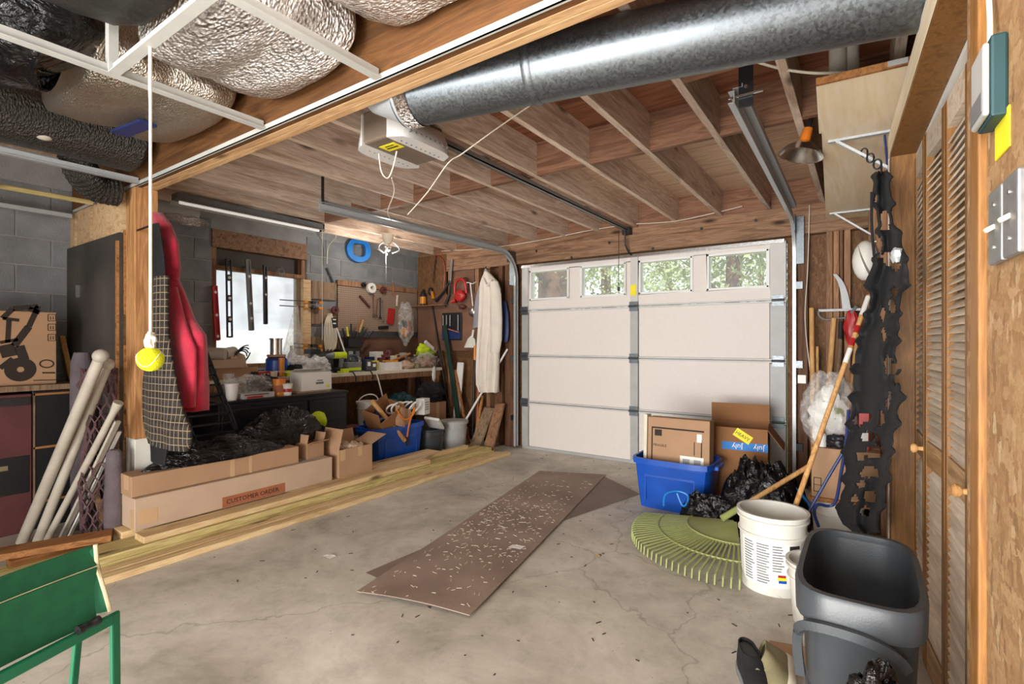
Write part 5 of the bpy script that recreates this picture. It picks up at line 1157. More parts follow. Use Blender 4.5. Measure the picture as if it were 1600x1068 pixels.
a = at(262, 560, Y=1.30); part('sleeve', G().rings([[V((at(l, py, Y=1.30).x * 0.5 + at(r_, py, Y=1.30).x * 0.5 + math.cos(2 * math.pi * k / 20) * (at(r_, py, Y=1.30).x - at(l, py, Y=1.30).x) / 2, 1.315 + 0.035 * math.sin(2 * math.pi * k / 20) * (1 + 0.2 * math.sin(k * 1.3)), at(l, py, Y=1.30).z)) for k in range(20)] for py, l, r_ in ((450, 250, 268), (500, 251, 282), (545, 254, 300), (580, 262, 300), (610, 274, 298), (634, 278, 296))]), m['red'], t, smooth=60)
garment('plaid_shirt', 'dark plaid shirt hanging below the red coat on the post', 'shirt', [(432, 243, 262), (470, 241, 261), (520, 236, 262), (560, 230, 268), (600, 226, 276), (640, 225, 286), (662, 227, 297), (682, 231, 298), (697, 237, 292)], 1.215, 0.05, 'plaid', 8)
garment('black_jacket', 'black jacket hanging on the post underneath the plaid shirt', 'jacket', [(350, 236, 248), (400, 236, 256), (470, 236, 262), (560, 236, 264), (640, 236, 262), (690, 235, 262), (722, 237, 258)], 1.283, 0.02, 'blackcloth', 5)
bj = bpy.data.objects['black_jacket']; q = at(240, 356, Y=1.283); part('hanging_loop', G().tube([q + V((0.02, 0, -0.01)), q + V((0, 0, 0.02)), V((PX + 0.05, 1.31, q.z + 0.03))], 0.006, 6), m['black'], bj)
# black folding step rack leaning by the cabinet
t = thing('step_stool', 'black folding step stool leaning between the coats and the black cabinet', 'step stool', (-3.86, 1.72, 0))
for dy_, top in ((0.0, 1.0), (-0.30, 1.0)):
    a = at(319, 545, X=-3.86) + V((0, dy_, 0)); b = at(364, 660, X=-3.86) + V((0, dy_, 0)); dd = (b - a).normalized(); b = a + dd * (a.z / -dd.z) * 0.999
    part('side_rail', G().bar(a, b, 0.03, 0.03), m['blackmet'], t, bev=0.004)
a = at(319, 545, X=-3.86); b = at(364, 660, X=-3.86); dd = (b - a).normalized()
for k in range(9):
    q = a + dd * (0.05 + 0.075 * k); part('slat', G().bb(q.x - 0.015, q.x + 0.015, q.y - 0.30, q.y, q.z - 0.006, q.z + 0.006), m['blackmet'], t)
# ================================================================ bench wall: cabinet, workbench and clutter
ZB_, ZC_ = 0.915, 0.785
def spot(px, X): return at(px, 500, X=X).y
t = thing('black_cabinet', 'low black metal drawer cabinet in front of the workbench', 'cabinet', (-4.22, 2.48, 0))
part('body', G().bb(-4.44, -4.012, 1.90, 3.06, 0.0, ZC_ - 0.02), m['blackmet'], t, bev=0.004)
part('top', G().bb(-4.45, -3.995, 1.89, 3.07, ZC_ - 0.02, ZC_), m['blackmet'], t, bev=0.004)
for y0, y1 in ((1.92, 2.62), (2.66, 3.04)):
    for z0, z1 in ((0.53, 0.73), (0.30, 0.51), (0.06, 0.28)):
        dr = part('drawer', G().bb(-4.012, -3.998, y0, y1, z0, z1), m['blackmet'], t, bev=0.003)
        part('handle', G().bb(-3.998, -3.985, y0 + 0.03, y1 - 0.03, z1 - 0.018, z1 - 0.006), m['dksteel'], dr)
t = thing('workbench', 'long cluttered workbench with a pale front edge against the block wall', 'workbench', (-4.74, 3.4, 0))
part('bench_top', G().bb(-5.0, -4.45, 1.95, 4.86, ZB_ - 0.035, ZB_), m['cream'], t, bev=0.003)
part('apron', G().bb(-4.50, -4.465, 1.97, 4.84, ZB_ - 0.10, ZB_ - 0.036), m['stud'], t)
for y in (3.12, 4.80):
    for x in (-4.95, -4.52): part('leg', G().bb(x, x + 0.07, y - 0.07, y, 0, ZB_ - 0.036), m['stud'], t)
part('back_board', G().bb(-5.035, -5.01, 3.06, 4.86, 0.0, ZB_ - 0.04), m['osb_dark'], t)
# ---- generators for small things
def jar(name, label, cat, x, y, z, prof, mt, cap=None, capm='white', band=None, bandm='paper', n=20, group=None):
    t = thing(name, label, cat, (x, y, z), group=group)
    part('body', G().lathe((0, 0, 0), [(0.001, 0)] + prof + [(0.001, prof[-1][1])], n), m[mt], t, smooth=40, local=True)
    if cap: part('cap', G().lathe((0, 0, 0), [(0.001, cap[1]), (cap[0], cap[1]), (cap[0], cap[2]), (0.001, cap[2])], n), m[capm], t, smooth=40, local=True)
    if band: part('label_band', G().lathe((0, 0, 0), [(band[0], band[1]), (band[0] + 0.001, band[1]), (band[0] + 0.001, band[2]), (band[0], band[2])], n), m[bandm], t, smooth=40, local=True)
    return t
def sack(name, label, x, y, z, s, mt, seed, cat='bag', amp=0.4, group=None, freq=2.2):
    return solo(name, G().blob((x, y, z + s[2] * 0.75), s, seed, amp, freq, 36, 22, z), m[mt], label, cat, group, smooth=60)
def slab(name, label, cat, x, y, z, sx, sy, h, mt, rz=0.0, bev=0.003, group=None, extra=None):
    t = thing(name, label, cat, (x, y, z), rz, group)
    part('body', G().bb(-sx / 2, sx / 2, -sy / 2, sy / 2, 0, h), m[mt], t, bev=bev, local=True)
    for (nm, a, mt2) in (extra or []): part(nm, G().bb(*a), m[mt2], t, local=True)
    return t
# on the cabinet
y0, y1 = spot(471, -4.10), spot(518, -4.10)
t = carton('white_carton', 'white shoe-box sized carton with an open flap on the black cabinet', -4.19, (y0 + y1) / 2, ZC_ + 0.016, 0.18, y1 - y0, 0.165, 0, 'paper', True, (-1.2, None, 1.45, None), tape=False)
part('barcode', G().bb(0.0901, 0.0912, -0.01, 0.07, 0.055, 0.075), m['grey'], t, local=True)
part('yellow_mark', G().bb(0.0901, 0.0912, 0.10, 0.128, 0.02, 0.045), m['yellow'], t, local=True)
part('logo_mark', G().bb(0.0901, 0.0912, 0.0, 0.06, 0.085, 0.092), m['ink'], t, local=True)
slab('flat_carton', 'flat grey carton under the white carton on the cabinet', 'box', -4.19, (y0 + y1) / 2 - 0.03, ZC_, 0.2, 0.34, 0.015, 'card_lt')
jar('amber_jar', 'amber pill-style jar on the black cabinet left of the white carton', 'jar', -4.10, spot(436, -4.10), ZC_, [(0.05, 0), (0.05, 0.13)], 'amber', (0.052, 0.115, 0.14), 'orange', (0.0505, 0.03, 0.09), 'rust')
jar('paper_cup', 'small white cup with a red mark beside the amber jar', 'cup', -4.05, spot(449, -4.05), ZC_, [(0.03, 0), (0.042, 0.10)], 'white', None, 'white', (0.036, 0.03, 0.06), 'redp')
jar('foam_cup', 'white foam cup standing at the left end of the black cabinet', 'cup', -4.08, spot(362, -4.08), ZC_, [(0.036, 0), (0.05, 0.13)], 'white')
jar('clear_cup', 'clear plastic cup behind the white foam cup', 'cup', -4.22, spot(357, -4.22), ZC_, [(0.035, 0), (0.045, 0.2)], 'bagclear')
sack('clear_bag', 'crumpled clear plastic bag of parts on the cabinet', -4.2, spot(390, -4.2), ZC_, (0.12, 0.17, 0.10), 'bagclear', 3, group='clear plastic bags')
slab('parts_tray', 'shallow clear tray with red strips on the cabinet', 'tray', -4.10, spot(398, -4.1), ZC_, 0.14, 0.26, 0.045, 'ltgrey', extra=[('red_strip', (0.071, 0.073, -0.1, 0.03, 0.005, 0.02), 'redp'), ('red_strip', (0.071, 0.073, -0.12, 0.08, 0.028, 0.036), 'maroon')])
sack('black_glove', 'limp black glove on the cabinet beside the amber jar', -4.16, spot(420, -4.16), ZC_, (0.06, 0.08, 0.03), 'blackcloth', 6, 'glove')
sack('black_rag', 'black rag draped on clutter behind the amber jar', -4.28, spot(412, -4.28), ZC_, (0.08, 0.13, 0.09), 'blackcloth', 13, 'rag')
# on the bench by the window
bx = -4.62
t = carton('tray_carton', 'low tan cardboard tray under the window at the bench end', -4.68, spot(362, -4.66), ZB_, 0.26, 0.36, 0.10, 0, 'card', True, (None, None, 1.3, None))
sack('brown_bag', 'tan paper bag pile filling the cardboard tray', -4.68, spot(362, -4.66), ZB_ + 0.012, (0.10, 0.13, 0.12), 'card_lt', 31, 'bag')
g = G().cyl((-4.60, spot(326, -4.6), 1.14), (-4.52, spot(345, -4.6), 1.135), 0.055, n=18); g.cyl((-4.60, spot(345, -4.6) + 0.02, 1.135), (-4.68, spot(372, -4.6), 1.15), 0.05, n=18)
t = thing('white_pipe_fitting', 'fat white plastic pipe fitting lying under the window', 'pipe fitting', (-4.6, spot(340, -4.6), ZB_ + 0.10))
part('elbow', g, m['pvc'], t, smooth=True)
part('tray_stand', G().bb(-4.72, -4.50, spot(322, -4.6), spot(372, -4.6), ZB_ + 0.10, 1.09), m['card_lt'], t)
g = G()
for k in range(4): g.tube(arc((-4.62, spot(377, -4.62), 1.11), 0.05 + 0.012 * k, 0.3 * k, 5.2 + 0.3 * k, 20, (0, 1, 0.2 * k), (0.3, 0, 1)), 0.006, 6)
solo('black_cord_coil', g, m['black'], 'coil of black cord hanging in front of the window bottom', 'cord', kind=None, smooth=True)
t = jar('plastic_tub', 'blue and yellow plastic tub on the bench in front of the window', 'tub', bx, spot(432, bx), ZB_, [(0.075, 0), (0.095, 0.05), (0.095, 0.16), (0.07, 0.19)], 'dkblue', (0.085, 0.185, 0.205), 'card', (0.096, 0.03, 0.15), 'blue')
jar('metal_canister', 'shiny metal canister standing on the blue tub', 'canister', bx, spot(431, bx), ZB_ + 0.206, [(0.055, 0), (0.055, 0.14), (0.062, 0.145), (0.062, 0.155)], 'chrome')
jar('orange_tube', 'orange plastic tube standing against the blue tub', 'tube', bx + 0.13, spot(440, bx + 0.13), ZB_, [(0.026, 0), (0.026, 0.16)], 'amber', (0.026, 0.16, 0.175), 'orange')
jar('paint_cup', 'small cream paint cup in front of the blue tub', 'cup', bx + 0.12, spot(428, bx + 0.12), ZB_, [(0.028, 0), (0.032, 0.055)], 'cream')
slab('red_box', 'small red and dark box on the bench left of the blue tub', 'box', -4.55, spot(409, -4.55), ZB_, 0.07, 0.2, 0.055, 'redp', extra=[('dark_end', (-0.036, 0.036, -0.101, -0.05, 0.0, 0.056), 'ink'), ('white_print', (0.0352, 0.0362, -0.02, 0.05, 0.02, 0.035), 'paper')])
slab('lime_block', 'small lime green sponge beside the orange tube', 'sponge', -4.5, spot(451, -4.5), ZB_, 0.05, 0.055, 0.055, 'lime')
t = jar('spray_bottle', 'translucent white bottle with a blue band behind the blue tub', 'bottle', -4.72, spot(456, -4.72), ZB_, [(0.06, 0), (0.06, 0.15), (0.04, 0.2), (0.018, 0.24), (0.018, 0.27)], 'bagwhite', (0.02, 0.26, 0.29), 'white', (0.061, 0.06, 0.10), 'bluec')
sack('white_plastic_bag', 'white crumpled plastic bag on the bench right of the blue tub', -4.6, spot(474, -4.6), ZB_, (0.10, 0.14, 0.10), 'bagwhite', 5, group='white plastic bags on the bench')
sack('white_plastic_bag', 'white crumpled plastic bag beside the yellow drill', -4.58, spot(497, -4.58), ZB_, (0.09, 0.12, 0.10), 'bagwhite', 9, group='white plastic bags on the bench')
sack('brown_rag', 'dark brown rag between the tub and the white plastic bags', -4.52, spot(461, -4.52), ZB_, (0.07, 0.07, 0.06), 'blackcloth', 17, 'rag')
for k, (px, z, lab) in enumerate(((484, 0.03, 'grey bar clamp head standing behind the white bags'), (492, 0.06, 'grey vise-like tool head behind the white bags'))):
    y = spot(px, -4.8); t = thing('clamp_tool', lab, 'clamp', (-4.8, y, ZB_), group='clamps behind the white bags')
    part('post', G().cyl((-4.8, y, ZB_), (-4.8, y, ZB_ + 0.26), 0.018, n=10), m['steel'], t, smooth=True); part('jaw', G().bb(-4.85, -4.74, y - 0.03, y + 0.03, ZB_ + 0.2, ZB_ + 0.25), m['dksteel'], t); part('base', G().bb(-4.86, -4.74, y - 0.05, y + 0.05, ZB_, ZB_ + 0.03), m['dksteel'], t)
# cordless drill
y = spot(527, -4.58)
t = thing('cordless_drill', 'lime and black cordless drill lying on the bench edge', 'drill', (-4.58, y, ZB_))
part('motor_body', G().cyl((-4.58, y - 0.05, ZB_ + 0.185), (-4.58, y + 0.10, ZB_ + 0.185), 0.034, 0.036, 16), m['lime'], t, smooth=True)
part('chuck', G().cyl((-4.58, y - 0.05, ZB_ + 0.185), (-4.58, y - 0.13, ZB_ + 0.185), 0.03, 0.014, 14), m['grey'], t, smooth=True)
part('grip', G().bar((-4.58, y + 0.06, ZB_ + 0.17), (-4.58, y + 0.04, ZB_ + 0.05), 0.034, 0.045), m['grey'], t, bev=0.008)
part('battery', G().bb(-4.62, -4.54, y - 0.03, y + 0.10, ZB_, ZB_ + 0.05), m['black'], t, bev=0.006)
part('battery_stripe', G().bb(-4.539, -4.5375, y - 0.03, y + 0.10, ZB_ + 0.005, ZB_ + 0.02), m['lime'], t)
y = spot(553, -4.55)
t = thing('circular_saw', 'grey and lime cordless saw lying on its side on the bench', 'saw', (-4.55, y, ZB_))
part('body', G().bb(-4.60, -4.50, y - 0.11, y + 0.06, ZB_ + 0.035, ZB_ + 0.11), m['grey'], t, bev=0.012)
part('handle', G().tube(spline([(-4.55, y - 0.08, ZB_ + 0.11), (-4.55, y - 0.06, ZB_ + 0.17), (-4.55, y + 0.02, ZB_ + 0.17), (-4.55, y + 0.05, ZB_ + 0.10)], 6), 0.016, 8), m['darkgrey'], t, smooth=True)
part('shoe_plate', G().bb(-4.63, -4.47, y - 0.12, y + 0.08, ZB_, ZB_ + 0.012), m['steel'], t)
part('lime_trim', G().bb(-4.499, -4.49, y - 0.10, y + 0.05, ZB_ + 0.02, ZB_ + 0.05), m['lime'], t)
for px, h, lab, mt in ((560, 0.16, 'grey battery pack standing on the bench behind the saw', 'grey'), (573, 0.13, 'dark battery charger on the bench with white stickers', 'darkgrey'), (583, 0.10, 'dark battery pack at the bench edge left of the white tray', 'darkgrey')):
    slab('battery_pack', lab, 'battery', -4.56 - 0.02 * (px % 3), spot(px, -4.56), ZB_, 0.08, 0.075, h, mt, extra=[('sticker', (0.0402, 0.0412, -0.02, 0.02, h * 0.45, h * 0.8), 'paper')], group='battery packs on the bench')
slab('charger', 'flat dark charger block behind the battery packs', 'charger', -4.72, spot(556, -4.72), ZB_, 0.16, 0.22, 0.12, 'darkgrey', extra=[('white_sticker', (0.0802, 0.0812, -0.05, 0.06, 0.08, 0.1), 'paper')])
slab('yellow_case', 'small yellow box behind the white tray', 'box', -4.66, spot(585, -4.66), ZB_, 0.06, 0.09, 0.11, 'yellow')
t = carton('white_tray', 'long shallow white tray on the right half of the bench', -4.6, spot(608, -4.58), ZB_, 0.2, 0.26, 0.09, 0, 'white', True, (None, None, None, None), cat='tray', tape=False)
slab('orange_tool', 'orange-handled scraper lying across the white tray', 'scraper', -4.55, spot(610, -4.55), ZB_ + 0.092, 0.19, 0.03, 0.02, 'amber', rz=0.5)
sack('tan_rag', 'tan cloth heap right of the white tray', -4.58, spot(633, -4.58), ZB_, (0.07, 0.12, 0.05), 'card_lt', 12, 'rag')
slab('white_tin', 'tall white box behind the tool tray', 'box', -4.85, spot(588, -4.85), ZB_, 0.1, 0.14, 0.21, 'paper', rz=0.2)
sack('dark_heap', 'dark jumble of small tools and rags at the back of the bench', -4.84, spot(607, -4.84), ZB_, (0.09, 0.18, 0.11), 'maroon', 14, 'tool heap', 0.7)
slab('wood_offcut', 'pale wood offcut standing behind the white tray', 'offcut', -4.82, spot(622, -4.82), ZB_, 0.03, 0.07, 0.17, 'pine')
slab('grey_offcut', 'pale grey plastic case behind the tan cloth', 'case', -4.78, spot(630, -4.78), ZB_, 0.06, 0.08, 0.19, 'ltgrey')
g = G().bar(V((-4.66, spot(613, -4.66), ZB_ + 0.10)), V((-4.74, spot(641, -4.74), ZB_ + 0.18)), 0.02, 0.02)
solo('wood_stick', g, m['handle'], 'yellowish stick propped across the clutter on the bench', 'stick')
sack('clear_bag', 'clear plastic bag of brown parts at the right end of the bench', -4.6, spot(665, -4.6), ZB_, (0.10, 0.20, 0.10), 'bagclear', 19, group='clear plastic bags')
sack('brown_contents', 'brown crumpled contents beneath the clear bag at the bench end', -4.6, spot(665, -4.6), ZB_, (0.08, 0.17, 0.07), 'skin', 23, 'rag')
t = sack('lime_vest', 'lime green safety vest with white strips heaped on the bench end', -4.80, spot(666, -4.80), ZB_ + 0.13, (0.10, 0.15, 0.10), 'lime', 25, 'vest', 0.35)
part('reflective_strip', G().bar(V((-4.70, spot(664, -4.7), ZB_ + 0.33)), V((-4.70, spot(681, -4.7), ZB_ + 0.20)), 0.03, 0.04), m['white'], t)
slab('vest_crate', 'dark crate that the lime vest lies on', 'crate', -4.80, spot(668, -4.8), ZB_, 0.2, 0.34, 0.13, 'black')
# radio / stapler box
t = slab('black_radio', 'black box radio with grey panels at the back of the bench', 'radio', -4.9, spot(543, -4.9), ZB_, 0.14, 0.27, 0.25, 'black', extra=[('grey_panel', (0.0702, 0.072, -0.04, 0.02, 0.10, 0.22), 'ltgrey'), ('grey_dial', (0.0702, 0.073, 0.06, 0.11, 0.12, 0.22), 'grey'), ('white_strip', (0.0702, 0.074, 0.07, 0.10, 0.14, 0.155), 'paper')])
# tools standing in a holder
holder = (-4.92, spot(552, -4.92))
t = thing('tool_caddy', 'black tin caddy on the pegboard ledge that holds upright tools', 'caddy', (holder[0], holder[1], 1.372))
t.location.z = 1.18; MW[t.name] = frame((holder[0], holder[1], 1.18))
part('tin', G().bb(-0.045, 0.045, -0.10, 0.10, 0.0, 0.10), m['black'], t, local=True, bev=0.004)
part('back_hook', G().bb(-0.10, -0.045, -0.03, 0.03, 0.06, 0.09), m['dksteel'], t, local=True)
random.seed(11)
tools = [(-0.08, -0.35, 0.19, 'black', 'black-handled pliers'), (-0.055, -0.2, 0.2, 'yellow', 'yellow-handled screwdriver'), (-0.03, -0.05, 0.23, 'black', 'black-handled screwdriver'), (0.0, 0.22, 0.30, 'skin', 'tall brown wooden file'), (0.02, 0.34, 0.29, 'handle', 'pale wooden file'), (0.04, 0.42, 0.22, 'dkgreen', 'dark green handled cutter'), (0.06, 0.55, 0.22, 'black', 'slim black punch'), (0.08, 0.85, 0.24, 'dksteel', 'thin steel rod')]
for dx, lean, L, mt, lab in tools:
    b = V((holder[0], holder[1] + dx, 1.19)); d_ = V((0.05, math.sin(lean), math.cos(lean))).normalized()
    t = thing('hand_tool', lab + ' standing in the black caddy', 'tool', (b.x, b.y, b.z), group='hand tools in the black caddy')
    part('shank', G().cyl(b, b + d_ * (L * 0.62), 0.005, n=8), m['dksteel'], t, smooth=True)
    part('grip', G().cyl(b + d_ * (L * 0.6), b + d_ * L * 1.15, 0.013, 0.010, 10), m[mt], t, smooth=True)
# ---- hung on the pegboard and block wall
XW = XL + 0.036
def pegpt(px, py, x=XW): return at(px, py, X=x)
def roll(name, label, px, py, R_, r_, mt, w=0.045):
    c = pegpt(px, py, XW + 0.005); t = thing(name, label, 'tape roll', (c.x, c.y, c.z - R_))
    part('ring', G().lathe(c, [(r_, 0), (R_, 0), (R_, w), (r_, w), (r_, 0)], 28, (1, 0, 0)), m[mt], t, smooth=40)
    part('peg_hook', G().cyl(c - V((0.006, 0, -r_ * 0.8)), c + V((w + 0.02, 0, r_ * 0.8)), 0.004, n=6), m['steel'], t)
    return t
roll('tape_roll', 'thick white tape roll hung on the pegboard', 578, 450, 0.062, 0.025, 'white')
roll('tape_roll', 'dull brown tape roll with a pale core beside the white one', 597, 453, 0.042, 0.022, 'maroon')
roll('tape_roll', 'small black tape roll left of the white tape roll', 566, 445, 0.03, 0.014, 'black')
def wrench(px0, py0, px1, py1, w, mt, lab, x=XW + 0.02):
    a, b = pegpt(px0, py0, x), pegpt(px1, py1, x); d_ = (b - a).normalized(); s_ = V((1, 0, 0)).cross(d_)
    t = thing('wrench', lab, 'wrench', (b.x, b.y, b.z), group='wrenches hung on the pegboard')
    part('shaft', G().bar(a + d_ * 0.02, b - d_ * 0.02, w, 0.008, (1, 0, 0)), m[mt], t, bev=0.002)
    part('open_jaw', G().bar(b - d_ * 0.025, b + d_ * 0.012 + s_ * 0.018, w * 0.7, 0.01, (1, 0, 0)).bar(b - d_ * 0.025, b + d_ * 0.012 - s_ * 0.018, w * 0.7, 0.01, (1, 0, 0)), m[mt], t)
    part('ring_end', G().lathe(a - V((0.005, 0, 0)), [(0.008, 0), (w, 0), (w, 0.01), (0.008, 0.01), (0.008, 0)], 14, (1, 0, 0)), m[mt], t, smooth=40)
    part('peg_hook', G().cyl(a - V((0.04, 0, 0)), a + V((0.012, 0, 0.004)), 0.003, n=6), m['steel'], t)
wrench(583, 462, 584, 493, 0.018, 'chrome', 'large chrome spanner hanging under the white tape roll')
wrench(590, 468, 588, 495, 0.013, 'chrome', 'smaller chrome spanner right of the large one'); wrench(594, 466, 594, 497, 0.012, 'dksteel', 'dark steel spanner in the middle of the row')
wrench(598, 470, 599, 502, 0.010, 'steel', 'slim steel spanner at the right of the row')
def strip(name, label, cat, p, q, w, th, mt, x=XW + 0.012, group=None, hook=True):
    a, b = pegpt(*p, x), pegpt(*q, x); g = G().bar(a, b, w, th, (1, 0, 0))
    if hook: g.cyl(a + V((-0.03, 0, -0.008)), a + V((0.006, 0, -0.008)), 0.003, n=6)
    return solo(name, g, m[mt], label, cat, group)
strip('mallet_handle', 'dark brown wooden handle slanting across the pegboard', 'handle', (562, 462), (578, 480), 0.022, 0.02, 'maroon')
strip('red_pad', 'dull red plastic block hanging on the pegboard right of the spanners', 'block', (612, 482), (609, 506), 0.085, 0.03, 'redp')
strip('chisel', 'orange-handled chisel hanging above the red block', 'chisel', (614, 441), (615, 462), 0.014, 0.012, 'rust'); strip('pliers', 'pliers with pale handles hanging beside the red block', 'pliers', (621, 461), (620, 478), 0.022, 0.014, 'cream')
strip('black_sander', 'black rubber pad stuck low on the pegboard', 'pad', (592, 512), (606, 511), 0.04, 0.03, 'black')
strip('flat_bar', 'dark flat pry bar hanging at the left edge of the pegboard', 'pry bar', (511, 418), (530, 464), 0.018, 0.01, 'dksteel', x=XL + 0.02)
strip('steel_rule', 'thin pale metal rule leaning beside the black radio', 'rule', (521, 497), (544, 565), 0.014, 0.008, 'white', x=-4.7, hook=False)
t = strip('spring_clamp', 'black and white spring clamp on top of the thin metal rule', 'clamp', (521, 496), (524, 512), 0.045, 0.02, 'black', x=-4.69, hook=False)
for py in (499, 505): q = pegpt(522.5, py, -4.675); part('white_jaw', G().box(q, (0.008, 0.035, 0.014)), m['white'], t)
# clear bag of gloves hung at the end of the pegboard
c = pegpt(634, 505, XW + 0.10)
t = thing('hanging_bag', 'clear plastic bag of gloves and bottles hanging at the end of the pegboard', 'bag', (c.x, c.y, c.z - 0.26))
part('film', G().blob(c, (0.07, 0.115, 0.26), 7, 0.25, 2.0, 36, 24), m['bagclear'], t, smooth=60)
part('yellow_glove', G().blob(c + V((0.0, -0.02, -0.11)), (0.03, 0.05, 0.06), 3, 0.4, 2, 18, 12), m['amber'], t, smooth=True)
part('brown_bottle', G().blob(c + V((0.0, 0.055, -0.05)), (0.028, 0.035, 0.09), 4, 0.2, 2, 18, 12), m['rust'], t, smooth=True)
part('dark_glove', G().blob(c + V((-0.01, -0.02, -0.02)), (0.03, 0.05, 0.06), 5, 0.4, 2, 18, 12), m['black'], t, smooth=True)
part('neck_hook', G().cyl(c + V((0, 0, 0.2)), c + V((-0.17, 0, 0.28)), 0.006, n=6), m['bagclear'], t)
# boards right of the window and the clamps on them
for z0, z1, lab in ((1.72, 1.92, 'top grey-brown board screwed to the blocks right of the window'), (1.44, 1.62, 'middle grey-brown board right of the window'), (1.16, 1.30, 'lowest board right of the window above the bench')):
    solo('wall_board', lwz(487, 526, z0, z1, XL + 0.03, 0.028), m['greywood'], lab, 'board', 'boards screwed to the wall right of the window')
solo('window_stud', lwz(474, 486, 1.02, 1.92, XL + 0.05, 0.048), m['pine'], 'upright pine stud at the right edge of the window', 'stud')
for py, lab in ((469, 'upper bar clamp with a yellow handle across the window edge'), (478, 'second bar clamp with a yellow handle across the window edge'), (537, 'lower bar clamp by the bench with yellow jaws'), (543, 'lowest bar clamp by the bench with yellow jaws')):
    a = pegpt(437 if py < 500 else 458, py - 1, XL + 0.075); b = pegpt(503, py + 3, XL + 0.075)
    t = thing('bar_clamp', lab, 'clamp', (b.x, b.y, b.z - 0.02), group='bar clamps beside the window')
    part('bar', G().bar(a, b, 0.006, 0.01), m['dksteel'], t)
    for px, mt in ((476, 'amber'), (489, 'black'), (500, 'amber')):
        q = a.lerp(b, (px - 437) / 66.0) if py < 500 else a.lerp(b, max(0, (px - 458) / 45.0)); part('jaw', G().box(q + V((0.0, 0, -0.006)), (0.04, 0.05, 0.03)), m[mt], t, bev=0.005)
c = pegpt(463, 515, XL + 0.09)
solo('hanging_film', G().rings([[V((c.x + 0.03 * f * math.sin(a), c.y + (0.02 + 0.10 * f) * math.cos(a) * (1 + 0.1 * math.sin(5 * a)) - 0.05 * f, c.z + 0.26 - 0.55 * f)) for a in [2 * math.pi * k / 24 for k in range(24)]] for f in (0.0, 0.2, 0.4, 0.6, 0.8, 1.0)]), m['bagclear'], 'thin tan plastic film gathered and hung at the window edge', 'bag', smooth=True)
c = pegpt(515, 520, XL + 0.10)
g = G()
for k in range(9):
    o = (k - 4) * 0.010; g.tube(spline([c + V((0.01 * (k % 3), 0.2 * o, 0.22)), c + V((0.02 + 0.006 * (k % 2), 1.6 * o - 0.01, 0.10)), c + V((0.02, 2.0 * o, -0.06)), c + V((0.015, 1.5 * o, -0.20 + 0.01 * (k % 3)))], 5), 0.007, 6)
g.cyl(c + V((-0.1, 0, 0.21)), c + V((0.03, 0, 0.215)), 0.005, n=6)
solo('cord_hank', g, m['cream'], 'hank of pale cord hanging between the boards and the radio', 'cord', smooth=True)
c = pegpt(523, 484, XL + 0.05); roll('valve_wheel', 'small dark red valve wheel on the wall above the hank of cord', 523, 484, 0.045, 0.02, 'maroon', 0.02)
# levels in front of the window
def level(label, px0, py0, px1, py1, w, mt, bubbles, open_=False, x=XL + 0.03):
    a, b = pegpt(px0, py0, x), pegpt(px1, py1, x); d_ = (b - a).normalized(); s_ = V((1, 0, 0)).cross(d_).normalized(); L = (b - a).length
    t = thing('spirit_level', label, 'level', (b.x, b.y, b.z), group='spirit levels hung at the window')
    g = G()
    for sg in (-1, 1): g.bar(a + s_ * sg * (w / 2 - 0.006), b + s_ * sg * (w / 2 - 0.006), 0.012, 0.022, (1, 0, 0))
    fr = part('frame', g, m[mt], t, bev=0.002)
    cut = [0.0] + sorted(bubbles) + [1.0]
    for k, f in enumerate([0.008] + [q for q in bubbles] + [0.992]):
        part('bridge', G().bar(a + d_ * (L * f - (0.03 if 0 < k <= len(bubbles) else 0.008)), a + d_ * (L * f + (0.03 if 0 < k <= len(bubbles) else 0.008)), w - 0.024, 0.018, (1, 0, 0)), m[mt], t)
    if not open_:
        part('web', G().bar(a + d_ * 0.01, b - d_ * 0.01, w - 0.022, 0.006, (1, 0, 0)), m[mt], t)
    for f in bubbles:
        q = a + d_ * L * f; part('vial', G().cyl(q - V((0.0145, 0, 0)), q + V((0.0145, 0, 0)), w * 0.26, n=14), m['white'], t, smooth=True)
    part('nail', G().cyl(a + V((-0.06, 0, -0.012)), a + V((0.01, 0, -0.012)), 0.003, n=6), m['steel'], t)
level('red spirit level leaning at the left window edge', 335, 446, 340, 531, 0.05, 'redp', [0.12, 0.54, 0.93])
level('long black open-frame spirit level hanging left in the window', 357, 404, 359, 527, 0.055, 'dksteel', [0.24, 0.5, 0.77], True)
level('grey box spirit level hanging in the middle of the window', 387, 405, 393, 516, 0.05, 'grey', [0.24, 0.62, 0.83])
level('short narrow grey spirit level hanging right in the window', 414, 414, 415, 506, 0.04, 'dksteel', [0.22, 0.5])
q = pegpt(439, 422, XL + 0.02)
solo('wire_twist', G().tube([q + V((0.015 * math.sin(k * 0.9), 0.035 * math.cos(k * 0.62), 0.03 * math.sin(k * 0.62) - 0.0007 * k)) for k in range(40)], 0.003, 5).cyl(q + V((-0.1, 0, 0.035)), q + V((0.01, 0, 0.035)), 0.003, n=5), m['steel'], 'small twist of wire hung on the window top rail', 'wire', smooth=True)
